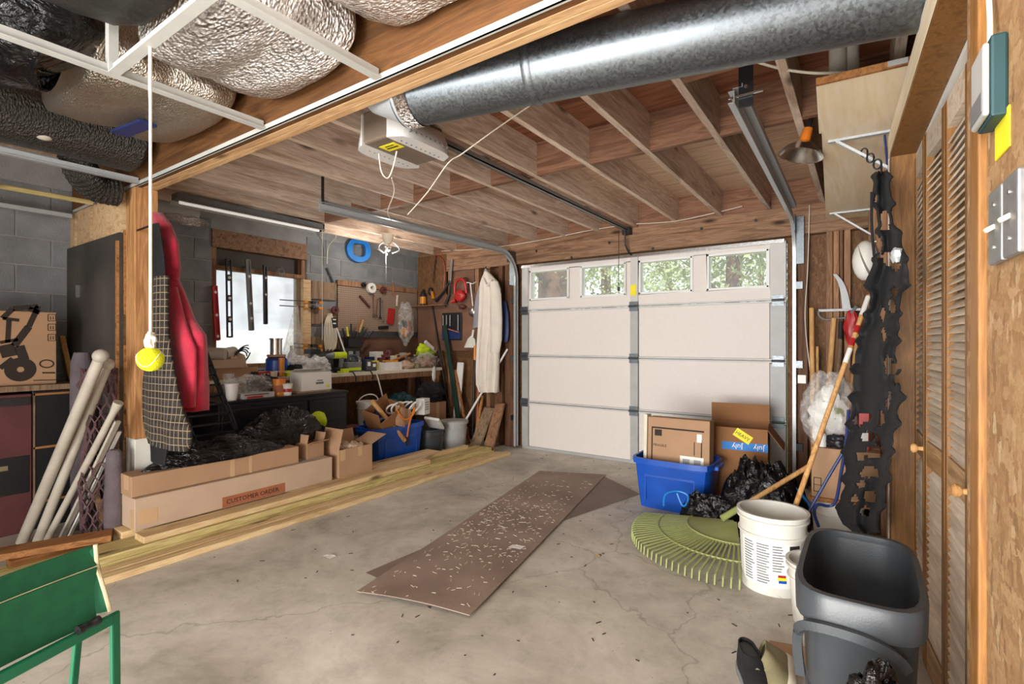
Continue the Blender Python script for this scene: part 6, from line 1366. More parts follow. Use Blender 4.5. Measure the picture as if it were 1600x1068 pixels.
# ---- under the bench
t = bucket('white_pail', 'white pail with a raised wire handle under the bench beside the cabinet', -4.35, spot(575, -4.35), 0.35, 0.10, 0.115, 0.26, 'dirtywhite', 'pails under the bench')
part('bail_handle', G().tube(arc((0.0, 0.0, 0.25), 0.12, 0.2, math.pi - 0.3, 14, (0.2, 0.95, 0), (0.2, 0, 0.7)), 0.006, 6), m['white'], t, local=True, smooth=True)
t = jar('coffee_can', 'large green and white can standing under the white pail', 'can', -4.35, spot(573, -4.35), 0.0, [(0.10, 0), (0.10, 0.33)], 'khaki', (0.103, 0.325, 0.349), 'black', (0.101, 0.05, 0.28), 'ltgrey')
slab('low_box', 'tan box on the floor right beside the black cabinet', 'box', -4.26, spot(551, -4.26), 0.0, 0.2, 0.20, 0.24, 'card_lt', extra=[('red_stripe', (0.1002, 0.1012, -0.09, 0.09, 0.16, 0.2), 'maroon')])
slab('magazine_stack', 'dark stack of magazines on the tan box under the bench', 'magazines', -4.26, spot(551, -4.26), 0.2405, 0.18, 0.18, 0.15, 'maroon', extra=[('pale_pages', (0.0902, 0.0912, -0.08, 0.08, 0.03, 0.07), 'cream')])
t = carton('brown_carton', 'brown carton on the floor under the right end of the bench', -4.35, spot(684, -4.2), 0.0, 0.3, 0.30, 0.52, 0, 'card')
sack('black_tool_bag', 'black bag on top of the brown carton under the bench', -4.33, spot(680, -4.25), 0.521, (0.14, 0.17, 0.13), 'blackcloth', 41)
sack('teal_bag', 'dark teal bag under the bench behind the tilted carton', -4.45, spot(633, -4.4), 0.40, (0.15, 0.18, 0.13), 'teal', 42)
slab('crate_under_bench', 'dark crate that the teal bag lies on under the bench', 'crate', -4.60, spot(630, -4.6), 0.0, 0.36, 0.48, 0.40, 'black')
slab('pale_carton', 'small pale carton beside the teal bag under the bench', 'box', -4.30, spot(651, -4.3), 0.40, 0.16, 0.16, 0.15, 'card_lt', rz=0.4)
solo('extension_cord', G().tube(spline([(-4.44, spot(586, -4.45), ZB_ + 0.005), (-4.42, spot(592, -4.42), 0.80), (-4.40, spot(598, -4.4), 0.62), (-4.38, spot(600, -4.4), 0.45)], 8), 0.008, 6), m['rope'], 'white cord dropping off the bench edge behind the blue tote', 'cord', smooth=True)
solo('white_rag', G().blob((-4.44, spot(678, -4.44), 0.84), (0.012, 0.03, 0.10), 51, 0.3, 2, 18, 14), m['white'], 'strip of white rag hanging off the right end of the bench', 'rag', smooth=True)
# ---- second blue tote heaped with junk
ty0, ty1 = at(587, 600, X=-3.83).y, at(666, 600, X=-3.83).y; tc_ = (ty0 + ty1) / 2
t = tote('blue_tote', 'blue plastic tote heaped with junk behind the lumber pile', -4.0, tc_, ty1 - ty0, 0.34, 0.40, 'blue', math.pi / 2)
t = carton('tilted_carton', 'open brown carton tilted in the junk tote', -3.99, tc_ - 0.02, 0.30, 0.22, 0.34, 0.30, 0, 'card_dk', True, (0.1, None, 0.0, None), tilt=Matrix.Rotation(math.radians(28), 3, 'X') @ Matrix.Rotation(math.radians(14), 3, 'Y'), fl=0.3)
g = G()
c = V((-3.88, tc_ + 0.10, 0.56))
for k in range(5): g.tube(arc(c + V((0.02 * k - 0.06, 0.06 * k - 0.14, 0.01 * (k % 2))), 0.06 + 0.01 * (k % 3), 0.4 * k, 0.4 * k + 5.0, 18, (0.2, 1, 0.1 * k), (0.4, -0.1, 0.8)), 0.009, 6)
solo('white_cable_coil', g, m['white'], 'tangle of white cable spilling from the junk tote', 'cable', smooth=True)
a, b = at(581, 626, X=-3.92), at(616, 668, X=-3.86); solo('wood_dowel', G().cyl(a, b + (b - a) * 0.5, 0.022, n=14), m['handle'], 'thick wooden dowel sticking out of the junk tote', 'dowel', smooth=True)
sack('navy_bag', 'dark navy bag stuffed at the left of the junk tote', -4.05, at(594, 655, X=-4.0).y, 0.34, (0.10, 0.12, 0.12), 'dkblue', 61)
t = slab('white_adapter', 'white plastic ventilated box leaning at the right of the junk tote', 'adapter', -3.93, at(664, 640, X=-3.9).y, 0.46, 0.10, 0.13, 0.17, 'white', rz=0.3, extra=[('vent_slot', (0.0502, 0.0515, -0.04, 0.04, 0.05 + 0.025 * k, 0.06 + 0.025 * k), 'grey') for k in range(4)])
slab('plastic_sheet', 'white plastic panel leaning beside the grey bucket', 'panel', -3.92, at(680, 650, X=-3.9).y, 0.33, 0.18, 0.20, 0.03, 'white', rz=0.3).rotation_euler = (math.radians(-38), 0.1, 0.3)
t = solo('orange_strap', G().tube(spline([at(620, 640, X=-3.80), at(632, 655, X=-3.80), at(645, 648, X=-3.79), at(648, 636, X=-3.80), at(640, 660, X=-3.79), at(636, 682, X=-3.81)], 6), 0.008, 6), m['orange'], 'orange strap with a black tip hanging over the junk tote rim', 'strap', smooth=True)
a = at(636, 682, X=-3.81); part('tip', G().bar(a, a + V((0, 0, -0.09)), 0.02, 0.014), m['black'], t)
solo('tan_envelope', G().sheet(lambda u, v: at(618 + 26 * u, 634 + 30 * v + 6 * u, X=-3.83) + V((0.02 * math.sin(u * 5), 0, 0)), 6, 6, 0.006), m['card'], 'torn tan cardboard flap sticking out of the junk tote', 'cardboard')
# grey bucket and black tub by the door
bucket('grey_bucket', 'grey lidded bucket standing behind the lumber near the leaning planks', -3.98, 4.55, 0, 0.14, 0.155, 0.31, 'ltgrey', None, True)
t = bucket('black_tub', 'black tub standing between the junk tote and the grey bucket', -4.03, 4.18, 0, 0.145, 0.165, 0.27, 'darkgrey')

# small boxes, cups and cords that fill the bench
random.seed(33)
fill = [(540, -4.50, 0.05, 0.10, 0.045, 'lime', 'lime plastic case at the bench edge under the drill'), (566, -4.64, 0.07, 0.06, 0.09, 'paper', 'small white carton between the saw and the battery packs'), (577, -4.80, 0.08, 0.09, 0.15, 'dkblue', 'dark blue box at the back of the bench left of the white box'),
        (596, -4.72, 0.06, 0.08, 0.14, 'maroon', 'dark red tin behind the white tray'), (615, -4.72, 0.06, 0.06, 0.16, 'cream', 'cream box behind the white tray'), (640, -4.84, 0.06, 0.07, 0.13, 'skin', 'brown leather pouch under the hanging bag'), (652, -4.55, 0.07, 0.08, 0.05, 'khaki', 'khaki tin near the right end of the bench'),
        (510, -4.72, 0.09, 0.10, 0.12, 'darkgrey', 'dark grey box behind the yellow drill'), (470, -4.84, 0.08, 0.10, 0.13, 'card', 'small tan carton behind the white plastic bags'), (400, -4.72, 0.08, 0.12, 0.06, 'black', 'flat black case on the window end of the bench')]
for px, x, sx, sy, h, mt, lab in fill:
    slab('small_box', lab, 'box', x, spot(px, x), ZB_, sx, sy, h, mt, rz=random.uniform(-0.4, 0.4), group='small boxes on the workbench')
for px, r_, h, mt, lab in ((601, 0.03, 0.10, 'black', 'black spray can at the back of the bench'), (626, 0.028, 0.13, 'redp', 'red spray can at the back of the bench'), (648, 0.03, 0.12, 'dkblue', 'dark blue spray can by the bench corner')):
    x = -4.93; jar('spray_can', lab, 'can', x, spot(px, x), ZB_, [(r_, 0), (r_, h), (r_ * 0.6, h + 0.015)], mt, (r_ * 0.6, h + 0.012, h + 0.04), 'white', group='spray cans on the bench')
for k, (p0, p1, lab) in enumerate((((549, 572), (556, 600), 'black cord drooping off the bench below the saw'), ((577, 570), (582, 592), 'short black cord drooping off the bench below the battery packs'), ((506, 574), (512, 585), 'black strap standing at the bench edge left of the drill'))):
    a = at(*p0, X=-4.46); b = at(*p1, X=-4.43); solo('charger_lead', G().tube(spline([(-4.5, a.y - 0.02, ZB_ + 0.008), (-4.447, a.y, ZB_ + 0.012), (-4.435, (a.y + b.y) / 2 + 0.02, ZB_ - 0.05), (-4.44, b.y, b.z)], 6), 0.006, 6), m['black'], lab, 'cord', 'cords drooping off the bench', smooth=True)
# ================================================================ wall left of the garage door
YW = 4.945
def wp(px, py, y=YW): return at(px, py, Y=y)
t = thing('loppers', 'black long-handled loppers hung on the wall left of the door', 'loppers', tuple(wp(690, 478)), group=None)
part('blade', G().bar(wp(706, 406, 4.925), wp(703, 440, 4.925), 0.035, 0.012, (0, 1, 0)), m['steel'], t, bev=0.003)
part('handle', G().tube([wp(703, 438, 4.92), wp(694, 455, 4.92), wp(681, 470, 4.92)], [0.013, 0.014, 0.02], 10), m['black'], t, smooth=True)
part('handle', G().tube([wp(704, 440, 4.92), wp(702, 460, 4.92), wp(695, 478, 4.92)], [0.013, 0.014, 0.02], 10), m['black'], t, smooth=True)
part('pivot', G().cyl(wp(703.5, 440, 4.905), wp(703.5, 440, 4.94), 0.016, n=12), m['dksteel'], t); part('hook', G().cyl(wp(706, 405, 4.9), wp(706, 405, 4.975), 0.004, n=6), m['steel'], t)
# ledge and bottle
sh = solo('wall_ledge', G().bb(wp(650, 478).x, wp(700, 478).x, 4.86, 4.955, wp(660, 479).z, wp(660, 477.5).z), m['stud'], 'narrow ledge on the wall left of the loppers', 'ledge')
zl = wp(660, 477.5).z
jar('black_bottle', 'black bottle with a yellow label on the narrow ledge', 'bottle', wp(661, 470, 4.90).x, 4.90, zl, [(0.042, 0), (0.042, 0.14), (0.03, 0.17), (0.014, 0.19)], 'black', (0.016, 0.185, 0.215), 'black', (0.0425, 0.02, 0.115), 'amber')
t = thing('heat_gun', 'black and yellow hand tool hung beside the black bottle', 'tool', tuple(wp(674, 470))); c = wp(673, 455, 4.91)
part('body', G().ball(c, 0.04, (0.8, 0.8, 1.4)), m['black'], t, smooth=True); part('grip', G().bar(c + V((0.02, 0, 0)), c + V((0.05, 0, -0.10)), 0.035, 0.03), m['amber'], t, bev=0.006); part('hook', G().cyl(c + V((0, -0.01, 0.05)), c + V((0, 0.06, 0.06)), 0.004, n=6), m['steel'], t)
g = G()
for k in range(9):
    q = wp(681 - k * 0.5, 400 + k * 5, 4.93); g.tube(arc(q, 0.014, 0, 2 * math.pi, 8, (1, 0, 0) if k % 2 else (0.3, 1, 0), (0, 0, 1.3)), 0.003, 5)
solo('chain', g, m['dksteel'], 'short chain hanging from the top of the wall panel', 'chain')
solo('red_wire', G().tube(spline([wp(680, 398, 4.93), wp(692, 405, 4.93), wp(695, 425, 4.93), wp(693, 452, 4.93)], 6), 0.005, 6), m['redp'], 'red wire arching beside the hanging chain', 'wire', smooth=True)
# red hand vacuum
t = thing('hand_blower', 'red electric hand blower hung on the wall left of the white coat', 'blower', tuple(wp(720, 480)))
part('body', G().blob(wp(719, 462, 4.90), (0.085, 0.05, 0.075), 2, 0.12, 1.5, 28, 18, ridge=False), m['redp'], t, smooth=True)
part('handle', G().tube(spline([wp(711, 462, 4.90), wp(711, 445, 4.90), wp(717, 436, 4.90), wp(726, 440, 4.90), wp(729, 458, 4.90)], 6), 0.017, 8), m['redp'], t, smooth=True)
part('nozzle', G().cyl(wp(712, 469, 4.89), wp(706, 471, 4.87), 0.03, 0.025), m['redp'], t, smooth=True); part('tip', G().blob(wp(722, 479, 4.9), (0.05, 0.03, 0.03), 4, 0.4, 2, 18, 12), m['maroon'], t, smooth=True)
part('cord', G().tube(spline([wp(722, 436, 4.90), wp(729, 434, 4.92), wp(732, 446, 4.93), wp(731, 458, 4.93)], 6), 0.007, 6), m['black'], t, smooth=True)
# ladle
t = thing('ladle', 'metal ladle with a round bowl hanging from a white hook', 'ladle', tuple(wp(738, 496)))
part('hook', G().tube(spline([wp(727, 443, 4.92), wp(731, 441, 4.90), wp(738, 443, 4.92), wp(744, 440, 4.96)], 5), 0.006, 6), m['white'], t); part('stem', G().cyl(wp(735, 443, 4.91), wp(739, 478, 4.91), 0.008, n=8), m['white'], t); part('bowl', G().ball(wp(738, 487, 4.905), 0.062, (0.9, 0.5, 1.0)), m['chrome'], t, smooth=True)
# tool pouch
a, b = wp(691, 489), wp(722, 531); cx_ = (a.x + b.x) / 2; w = b.x - a.x
t = thing('tool_board', 'black tool board with chrome tools hung on the hardboard wall', 'tool holder', (cx_, 4.94, b.z))
part('board', G().bb(a.x, b.x, 4.935, 4.953, b.z, a.z), m['black'], t, bev=0.01)
part('pocket', G().bb(a.x + 0.015, b.x - 0.02, 4.92, 4.936, b.z + 0.01, b.z + 0.12), m['dkblue'], t, bev=0.006)
for k, (f, L) in enumerate(((0.1, 0.13), (0.27, 0.15), (0.45, 0.14), (0.85, 0.2))):
    x = a.x + w * f; part('chrome_tool', G().tube([(x, 4.925, a.z - 0.03), (x + 0.004, 4.922, a.z - 0.03 - L * 0.6), (x, 4.925, a.z - 0.03 - L)], 0.007, 6), m['steel'], t, smooth=True)
part('red_pliers', G().bar(V((a.x + w * 0.3, 4.915, b.z + 0.15)), V((b.x - 0.03, 4.915, b.z + 0.10)), 0.02, 0.012), m['rust'], t)
# dustpan
a = wp(734, 544, 4.925)
t = thing('dustpan', 'off-white dustpan hung on the wall below the ladle', 'dustpan', tuple(a))
part('pan', G().prism([wp(727, 543, 4.93), wp(745, 543, 4.93), wp(744, 530, 4.93), wp(738, 524, 4.93), wp(733, 529, 4.93)], (0, -0.03, 0)), m['dirtywhite'], t, bev=0.006); part('handle', G().bar(wp(738, 527, 4.92), wp(740, 515, 4.92), 0.03, 0.02, (0, 1, 0)), m['dirtywhite'], t, bev=0.005)
# coats
garment('white_coat', 'long off-white cotton coat hanging from a hook left of the door', 'coat', [(424, 758, 763), (432, 754, 770), (441, 751, 778), (452, 750, 782), (500, 748, 781), (540, 746, 780), (580, 745, 779), (600, 746, 778), (612, 752, 777)], 4.82, 0.085, 'coat', 4, 8, 0.5)
wc = [o for o in bpy.data.objects if o.name == 'white_coat'][0]
part('sleeve', G().rings([[V(((at(l, py, Y=4.72).x + at(r_, py, Y=4.72).x) / 2 + math.cos(2 * math.pi * k / 22) * (at(r_, py, Y=4.72).x - at(l, py, Y=4.72).x) / 2 * (1 + 0.08 * math.sin(3 * k + py)), 4.725 + 0.04 * math.sin(2 * math.pi * k / 22), at(l, py, Y=4.72).z)) for k in range(22)] for py, l, r_ in ((440, 766, 777), (460, 766, 782), (500, 767, 784), (530, 767, 783), (550, 766, 780))]), m['coat'], wc, smooth=60)
part('collar', G().tube(spline([at(755, 434, Y=4.76), at(761, 446, Y=4.74), at(768, 436, Y=4.76)], 6), 0.014, 8), m['coat'], wc, smooth=True)
garment('grey_bag', 'grey cloth bag hanging half behind the white coat', 'bag', [(419, 758, 761), (435, 752, 764), (460, 744, 766), (480, 741, 766), (512, 739, 765)], 4.90, 0.02, 'greybag', 6, 5)
garment('dark_blue_bag', 'dark blue plastic bag hanging between the coat and the door track', 'bag', [(470, 785, 791), (490, 783, 795), (520, 782, 796), (534, 785, 794)], 4.90, 0.04, 'dkblue', 9, 6)
a = wp(760, 420, 4.80); solo('coat_hook', G().tube([(a.x, 4.96, a.z + 0.02), (a.x, 4.80, a.z + 0.0), (a.x, 4.79, a.z + 0.03)], 0.006, 6), m['black'], 'black coat hook on the stud above the white coat', 'hook')
# leaning things
def leaner(name, label, cat, p, q, yb, yt, r, mt, sq=False, w=None, ext=True):
    a, b = wp(*p, yb), wp(*q, yt)      # a low end, b high end
    if ext and a.z > 0.0: a = a + (a - b) * (a.z / max(1e-3, (b.z - a.z))) * 0.995
    g = G().bar(a, b, w, r, (0, 1, 0)) if sq else G().cyl(a, b, r, n=12)
    return solo(name, g, m[mt], label, cat, smooth=not sq, bev=0.003 if sq else 0)
leaner('fence_post', 'dark green metal fence post leaning at the bench end', 'fence post', (716, 655), (695, 508), 4.80, 4.90, 0.03, 'dkgreen', True, 0.06)
leaner('pole', 'thin black pole leaning on the wall behind the fence post', 'pole', (686, 545), (675, 476), 4.91, 4.93, 0.012, 'black')
leaner('white_batten', 'white painted batten leaning beside the dark green post', 'batten', (713, 655), (720, 566), 4.86, 4.93, 0.02, 'white', True, 0.10)
leaner('brown_batten', 'brown batten leaning in front of the white batten', 'batten', (726, 655), (711, 578), 4.82, 4.90, 0.02, 'lumber_br', True, 0.035)
leaner('white_pole', 'slim white pole leaning across below the white coat', 'pole', (728, 655), (793, 545), 4.72, 4.92, 0.013, 'white')
t = leaner('broom', 'broom with a yellow grip and black shaft leaning left of the white coat', 'broom', (739, 655), (742, 560), 4.88, 4.91, 0.016, 'black')
part('grip', G().cyl(wp(742, 562, 4.91), wp(742.5, 540, 4.915), 0.02, n=12), m['amber'], t, smooth=True)
leaner('brown_pole', 'brown wooden pole leaning between the broom and the white coat', 'pole', (746, 655), (749, 546), 4.86, 4.92, 0.016, 'rust')
leaner('leaning_plank', 'wide grey-brown plank leaning by the grey bucket', 'plank', (745, 690), (765, 637), 4.66, 4.90, 0.025, 'greywood', True, 0.15)
leaner('leaning_plank', 'pale brown plank leaning nearest the garage door track', 'plank', (766, 690), (782, 631), 4.60, 4.86, 0.03, 'stud', True, 0.13)
leaner('leaning_plank', 'narrow brown stick leaning behind the wide grey plank', 'plank', (747, 660), (754, 618), 4.80, 4.92, 0.02, 'lumber_br', True, 0.035)
# ================================================================ left bay
solo('storage_shelf', G().bb(-5.03, -4.48, -0.6, 1.195, 0.92, 0.955).bb(-5.03, -4.97, 1.15, 1.195, 0.0, 0.92).bb(-5.03, -4.55, -0.6, -0.55, 0.0, 0.92), m['greywood'], 'wooden shelf along the block wall holding the pressure washer carton', 'shelf')
XB = -4.545
t = carton('washer_carton', 'brown carton printed with a pressure washer on the left shelf', -4.72, 0.72, 0.956, 0.35, 0.74, 0.485, 0, 'card', tape=False)
def pr(px, py): return at(px, py, X=XB + 0.001)
def prbar(g, p, q, w): return g.bar(pr(*p), pr(*q), w, 0.0014, (1, 0, 0))
g = G()
for c_, r_ in (((32, 577), 0.078), ((33, 546), 0.0)):
    if r_: g.lathe(pr(*c_), [(0.018, 0), (r_, 0), (r_, 0.001), (0.018, 0.001)], 28, (1, 0, 0))
for p, q, w in (((20, 482), (60, 478), 0.03), ((20, 482), (4, 497), 0.03), ((60, 478), (45, 510), 0.03), ((45, 510), (22, 540), 0.04), ((4, 497), (30, 500), 0.02), ((14, 500), (12, 535), 0.025), ((30, 540), (38, 562), 0.05), ((0, 550), (24, 545), 0.08), ((0, 575), (20, 560), 0.03), ((45, 482), (62, 488), 0.03), ((0, 535), (28, 530), 0.02)): prbar(g, p, q, w)
part('printed_washer', g, m['ink'], t, kind='stuff')
g = G()
for py in (496, 511, 527):
    for (p, q) in (((75, py - 5), (87, py - 5)), ((75, py + 5), (87, py + 5)), ((75, py - 5), (75, py + 5)), ((87, py - 5), (87, py + 5)), ((79, py - 2), (79, py + 3)), ((83, py - 2), (83, py + 3))): prbar(g, p, q, 0.004)
for k in range(12): a = 2 * math.pi * k / 12; b = 2 * math.pi * (k + 1) / 12; prbar(g, (73 + 11 * math.cos(a), 568 + 6 * math.sin(a)), (73 + 11 * math.cos(b), 568 + 6 * math.sin(b)), 0.008)
prbar(g, (52, 594), (88, 593), 0.006); prbar(g, (66, 582), (86, 582), 0.01)
part('printed_icons', g, m['ink'], t, kind='stuff')
# black trunk and maroon machine under the shelf
t = thing('storage_chest', 'black chest with pale edging under the storage shelf', 'chest', (-4.74, 1.06, 0))
part('body', G().bb(-4.96, -4.52, 0.962, 1.19, 0.0, 0.915), m['black'], t, bev=0.004)
for z in (0.885, 0.53, 0.17): part('edge_trim', G().bb(-4.52, -4.512, 0.965, 1.185, z, z + 0.014), m['lumber_br'], t)
part('edge_trim', G().bb(-4.52, -4.512, 0.962, 0.974, 0.05, 0.9), m['greywood'], t); part('edge_trim', G().bb(-4.52, -4.512, 1.17, 1.18, 0.53, 0.9), m['greywood'], t)
part('latch', G().bb(-4.512, -4.505, 1.15, 1.165, 0.66, 0.69), m['chrome'], t)
t = thing('maroon_cabinet', 'maroon metal cabinet at the far left edge beside the black chest', 'cabinet', (-4.74, 0.60, 0))
part('body', G().bb(-4.97, -4.50, 0.30, 0.955, 0.0, 0.90), m['maroon'], t, bev=0.004)
part('name_plate', G().bb(-4.50, -4.494, 0.70, 0.94, 0.26, 0.50), m['black'], t); part('plate_print', G().bb(-4.494, -4.4925, 0.74, 0.84, 0.42, 0.45).bb(-4.494, -4.4925, 0.72, 0.80, 0.33, 0.40), m['khaki'], t, kind='stuff')
part('top_hinge', G().bb(-4.50, -4.485, 0.80, 0.945, 0.83, 0.88), m['dksteel'], t)
# white plastic pipes leaning on the partition
def lpipe(label, top, bot, r, yt, cap, mt='pvc', sq=None):
    b = at(*top, Y=yt); a = at(*bot, Z=0.05); d_ = (a - b).normalized(); a = b + d_ * (b.z - 0.004 - r * 0.3) / -d_.z
    t = thing('plastic_pipe', label, 'pipe', (a.x, a.y, 0), group='pipes leaning on the charcoal partition')
    part('tube', G().cyl(a, b, r, n=18) if not sq else G().bar(a, b, r * 2, r), m[mt], t, smooth=not sq)
    if cap == 'ball': part('ball_cap', G().ball(b + (b - a).normalized() * r * 0.8, r * 1.4), m[mt], t, smooth=True)
    if cap == 'cap': part('end_cap', G().cyl(b - (b - a).normalized() * 0.04, b + (b - a).normalized() * 0.03, r * 1.05, r * 1.5, 16), m[mt], t, smooth=True)
lpipe('thick white pipe with a ball end, leftmost of the leaning pipes', (155, 562), (38, 838), 0.030, 1.08, 'ball')
lpipe('thick white pipe with a ball end, second of the leaning pipes', (166, 574), (62, 838), 0.027, 1.15, 'ball')
lpipe('thin white pipe with a flared cap among the netting', (182, 635), (76, 838), 0.019, 1.16, 'cap')
lpipe('narrow white strip leaning right of the capped pipe', (184, 658), (100, 832), 0.016, 1.17, None, 'pvc', True)
lpipe('thinnest white strip leaning nearest the post', (187, 674), (112, 830), 0.010, 1.20, None, 'white', True)
solo('binding_strap', G().cyl(at(133, 600, d=3.28) + V((-0.045, 0, 0)), at(140, 612, d=3.28) + V((0.03, 0, 0)), 0.036, n=14), m['net'], 'maroon strap tied round the two thick white pipes', 'strap', smooth=True)
# plastic netting
A0_ = at(152, 800, Y=1.12); A0_.z = 0.0; A1_ = at(158, 575, Y=1.16); R_ = 0.085
def cylp(u, v):
    d_ = (A1_ - A0_); _, s_, q_ = ortho(d_); rr_ = R_ * (1 + 0.25 * noise.noise(V((u * 3, v * 4, 1)))) ; a = u * 2 * math.pi
    return A0_ + d_ * v + (s_ * math.cos(a) + q_ * math.sin(a) * 0.7) * rr_
g = G(); nu, nv = 9, 15
for i in range(nu):
    for j in range(nv):
        o = 0.5 * (j % 2)
        P0 = cylp((i + o) / nu, j / nv); P1 = cylp((i + o) / nu, (j + 0.35) / nv); P2 = cylp((i + o + 0.5) / nu, (j + 1) / nv); P3 = cylp((i + o - 0.5) / nu, (j + 1) / nv)
        g.bar(P0, P1, 0.012, 0.006); g.bar(P1, P2, 0.012, 0.006); g.bar(P1, P3, 0.012, 0.006)
solo('plastic_netting', g, m['net'], 'roll of dull plum plastic netting standing against the partition', 'netting', kind='stuff')
solo('mesh_roll', G().rings([[V((A0_.x + 0.085 + 0.05 * math.cos(a) * f, A0_.y + 0.06 + 0.05 * math.sin(a) * f, z)) for a in [2 * math.pi * k / 24 for k in range(24)]] for z, f in ((0.0, 0.9), (0.02, 1), (0.2, 1.08), (0.4, 0.95), (0.56, 0.8), (0.58, 0.5))]), m['netgrey'], 'grey fuzzy mesh roll at the foot of the partition', 'roll', smooth=True)
solo('mesh_roll', G().rings([[V((at(128, 560, Y=1.16).x + 0.06 * math.cos(a) * f, 1.16 + 0.06 * math.sin(a) * f, z)) for a in [2 * math.pi * k / 24 for k in range(24)]] for z, f in ((0.0, 0.9), (0.3, 1), (0.8, 1.05), (1.1, 1.0), (1.17, 0.7))]), m['netgrey'], 'dark grey mesh roll standing behind the white pipes', 'roll', smooth=True)
a, b = at(97, 525, Y=1.225), at(163, 800, Y=1.235); b.z = 0.0
solo('wood_stake', G().bar(a, b, 0.03, 0.02), m['handle'], 'slim brown wooden stake slanting behind the white pipes', 'stake')
# ================================================================ alcove on the right
# broom standing in the bucket
b0 = V((-0.40, 2.93, 0.012)); t1 = at(1357, 462, d=3.05); t1 = b0.lerp(t1, 1.0)
t = thing('push_broom', 'long wooden broom handle with red bands standing in the white bucket', 'broom', tuple(b0))
d_ = (t1 - b0).normalized(); L = (t1 - b0).length
part('shaft', G().cyl(b0, t1, 0.0135, n=14), m['handle'], t, smooth=True)
for f in (0.80, 0.85): part('red_band', G().cyl(b0 + d_ * L * f, b0 + d_ * (L * f + 0.05), 0.0142, n=14), m['redp'], t, smooth=True)
part('paper_band', G().cyl(b0 + d_ * L * 0.735, b0 + d_ * L * 0.79, 0.0141, n=14), m['paper'], t, smooth=True); part('white_band', G().cyl(b0 + d_ * L * 0.92, b0 + d_ * L * 0.995, 0.0141, n=14), m['white'], t, smooth=True)
# long tool handles against the studs
for (p, q, r_, lab, mt) in (((1271, 720), (1268, 481), 0.020, 'thick wooden tool handle nearest the door jamb', 'handle'), ((1278, 700), (1277, 541), 0.012, 'thin wooden handle second from the door jamb', 'handle'), ((1290, 660), (1303, 497), 0.021, 'slanting wooden tool handle in front of the paired studs', 'handle'), ((1306, 640), (1313, 529), 0.018, 'greyish wooden handle right of the slanting one', 'greywood'), ((1326, 640), (1340, 520), 0.016, 'pale wooden handle half hidden behind the black fabric', 'handle')):
    a, b = at(*p, Y=4.80), at(*q, Y=4.90); a = a + (a - b) * (a.z / (b.z - a.z)) * 0.995
    t = solo('garden_tool', G().cyl(a, b, r_, r_ * 0.9, 14), m[mt], lab, 'garden tool', 'long tool handles leaning in the alcove', smooth=True)
    if lab.startswith('greyish'): part('dark_ferrule', G().cyl(b - V((0, 0, 0.02)), b + V((0.004, 0, 0.14)), 0.017, n=10), m['black'], t)
# bow saw and pruning blade
t = thing('bow_saw', 'metal bow saw with a red body hung on the studs', 'saw', tuple(at(1300, 500, Y=4.93)))
part('frame', G().tube(spline([at(1279, 486, Y=4.93), at(1280, 493, Y=4.93), at(1290, 499, Y=4.93), at(1310, 497, Y=4.93), at(1340, 495, Y=4.93)], 5), 0.008, 8), m['steel'], t, smooth=True); part('blade', G().bar(at(1279, 485, Y=4.93), at(1345, 483, Y=4.93), 0.02, 0.004, (0, 1, 0)), m['steel'], t)
part('red_grip', G().blob(at(1330, 512, Y=4.90), (0.05, 0.03, 0.13), 3, 0.3, 2, 18, 14), m['redp'], t, smooth=True); part('lever', G().bar(at(1322, 500, Y=4.9), at(1338, 478, Y=4.9), 0.02, 0.02), m['black'], t)
P = spline([at(1304, 428, Y=4.92), at(1313, 440, Y=4.92), at(1319, 458, Y=4.92), at(1323, 484, Y=4.92)], 8)
g = G(); rr = []
for i, q in enumerate(P):
    f = i / (len(P) - 1); w = 0.012 + 0.018 * f; rr.append([q + V((-w, -0.003, 0)), q + V((w, -0.003, 0)), q + V((w, 0.003, 0)), q + V((-w, 0.003, 0))])
t = solo('pruning_saw', g.rings(rr), m['steel'], 'curved pruning saw blade pointing up in front of the studs', 'saw'); part('nail', G().cyl(P[-2], P[-2] + V((0, 0.06, 0)), 0.004, n=6), m['steel'], t)
c = at(1352, 407, d=3.3); t = thing('hard_hat', 'white hard hat hanging behind the black fabric', 'hat', (c.x, c.y, c.z - 0.12))
part('shell', G().ball(c, 0.13, (0.55, 0.75, 1.0)), m['dirtywhite'], t, smooth=True); part('brim', G().lathe(c + V((0.02, 0, -0.02)), [(0.09, -0.01), (0.135, -0.012), (0.135, -0.006), (0.09, 0.0)], 28, (0.9, -0.2, 0.3)), m['dirtywhite'], t, smooth=True)
part('strap', G().cyl(c + V((0.0, 0, 0.1)), V((wr(3.9, -0.01, 0).x, c.y, c.z + 0.12)), 0.005, n=6), m['rope'], t)
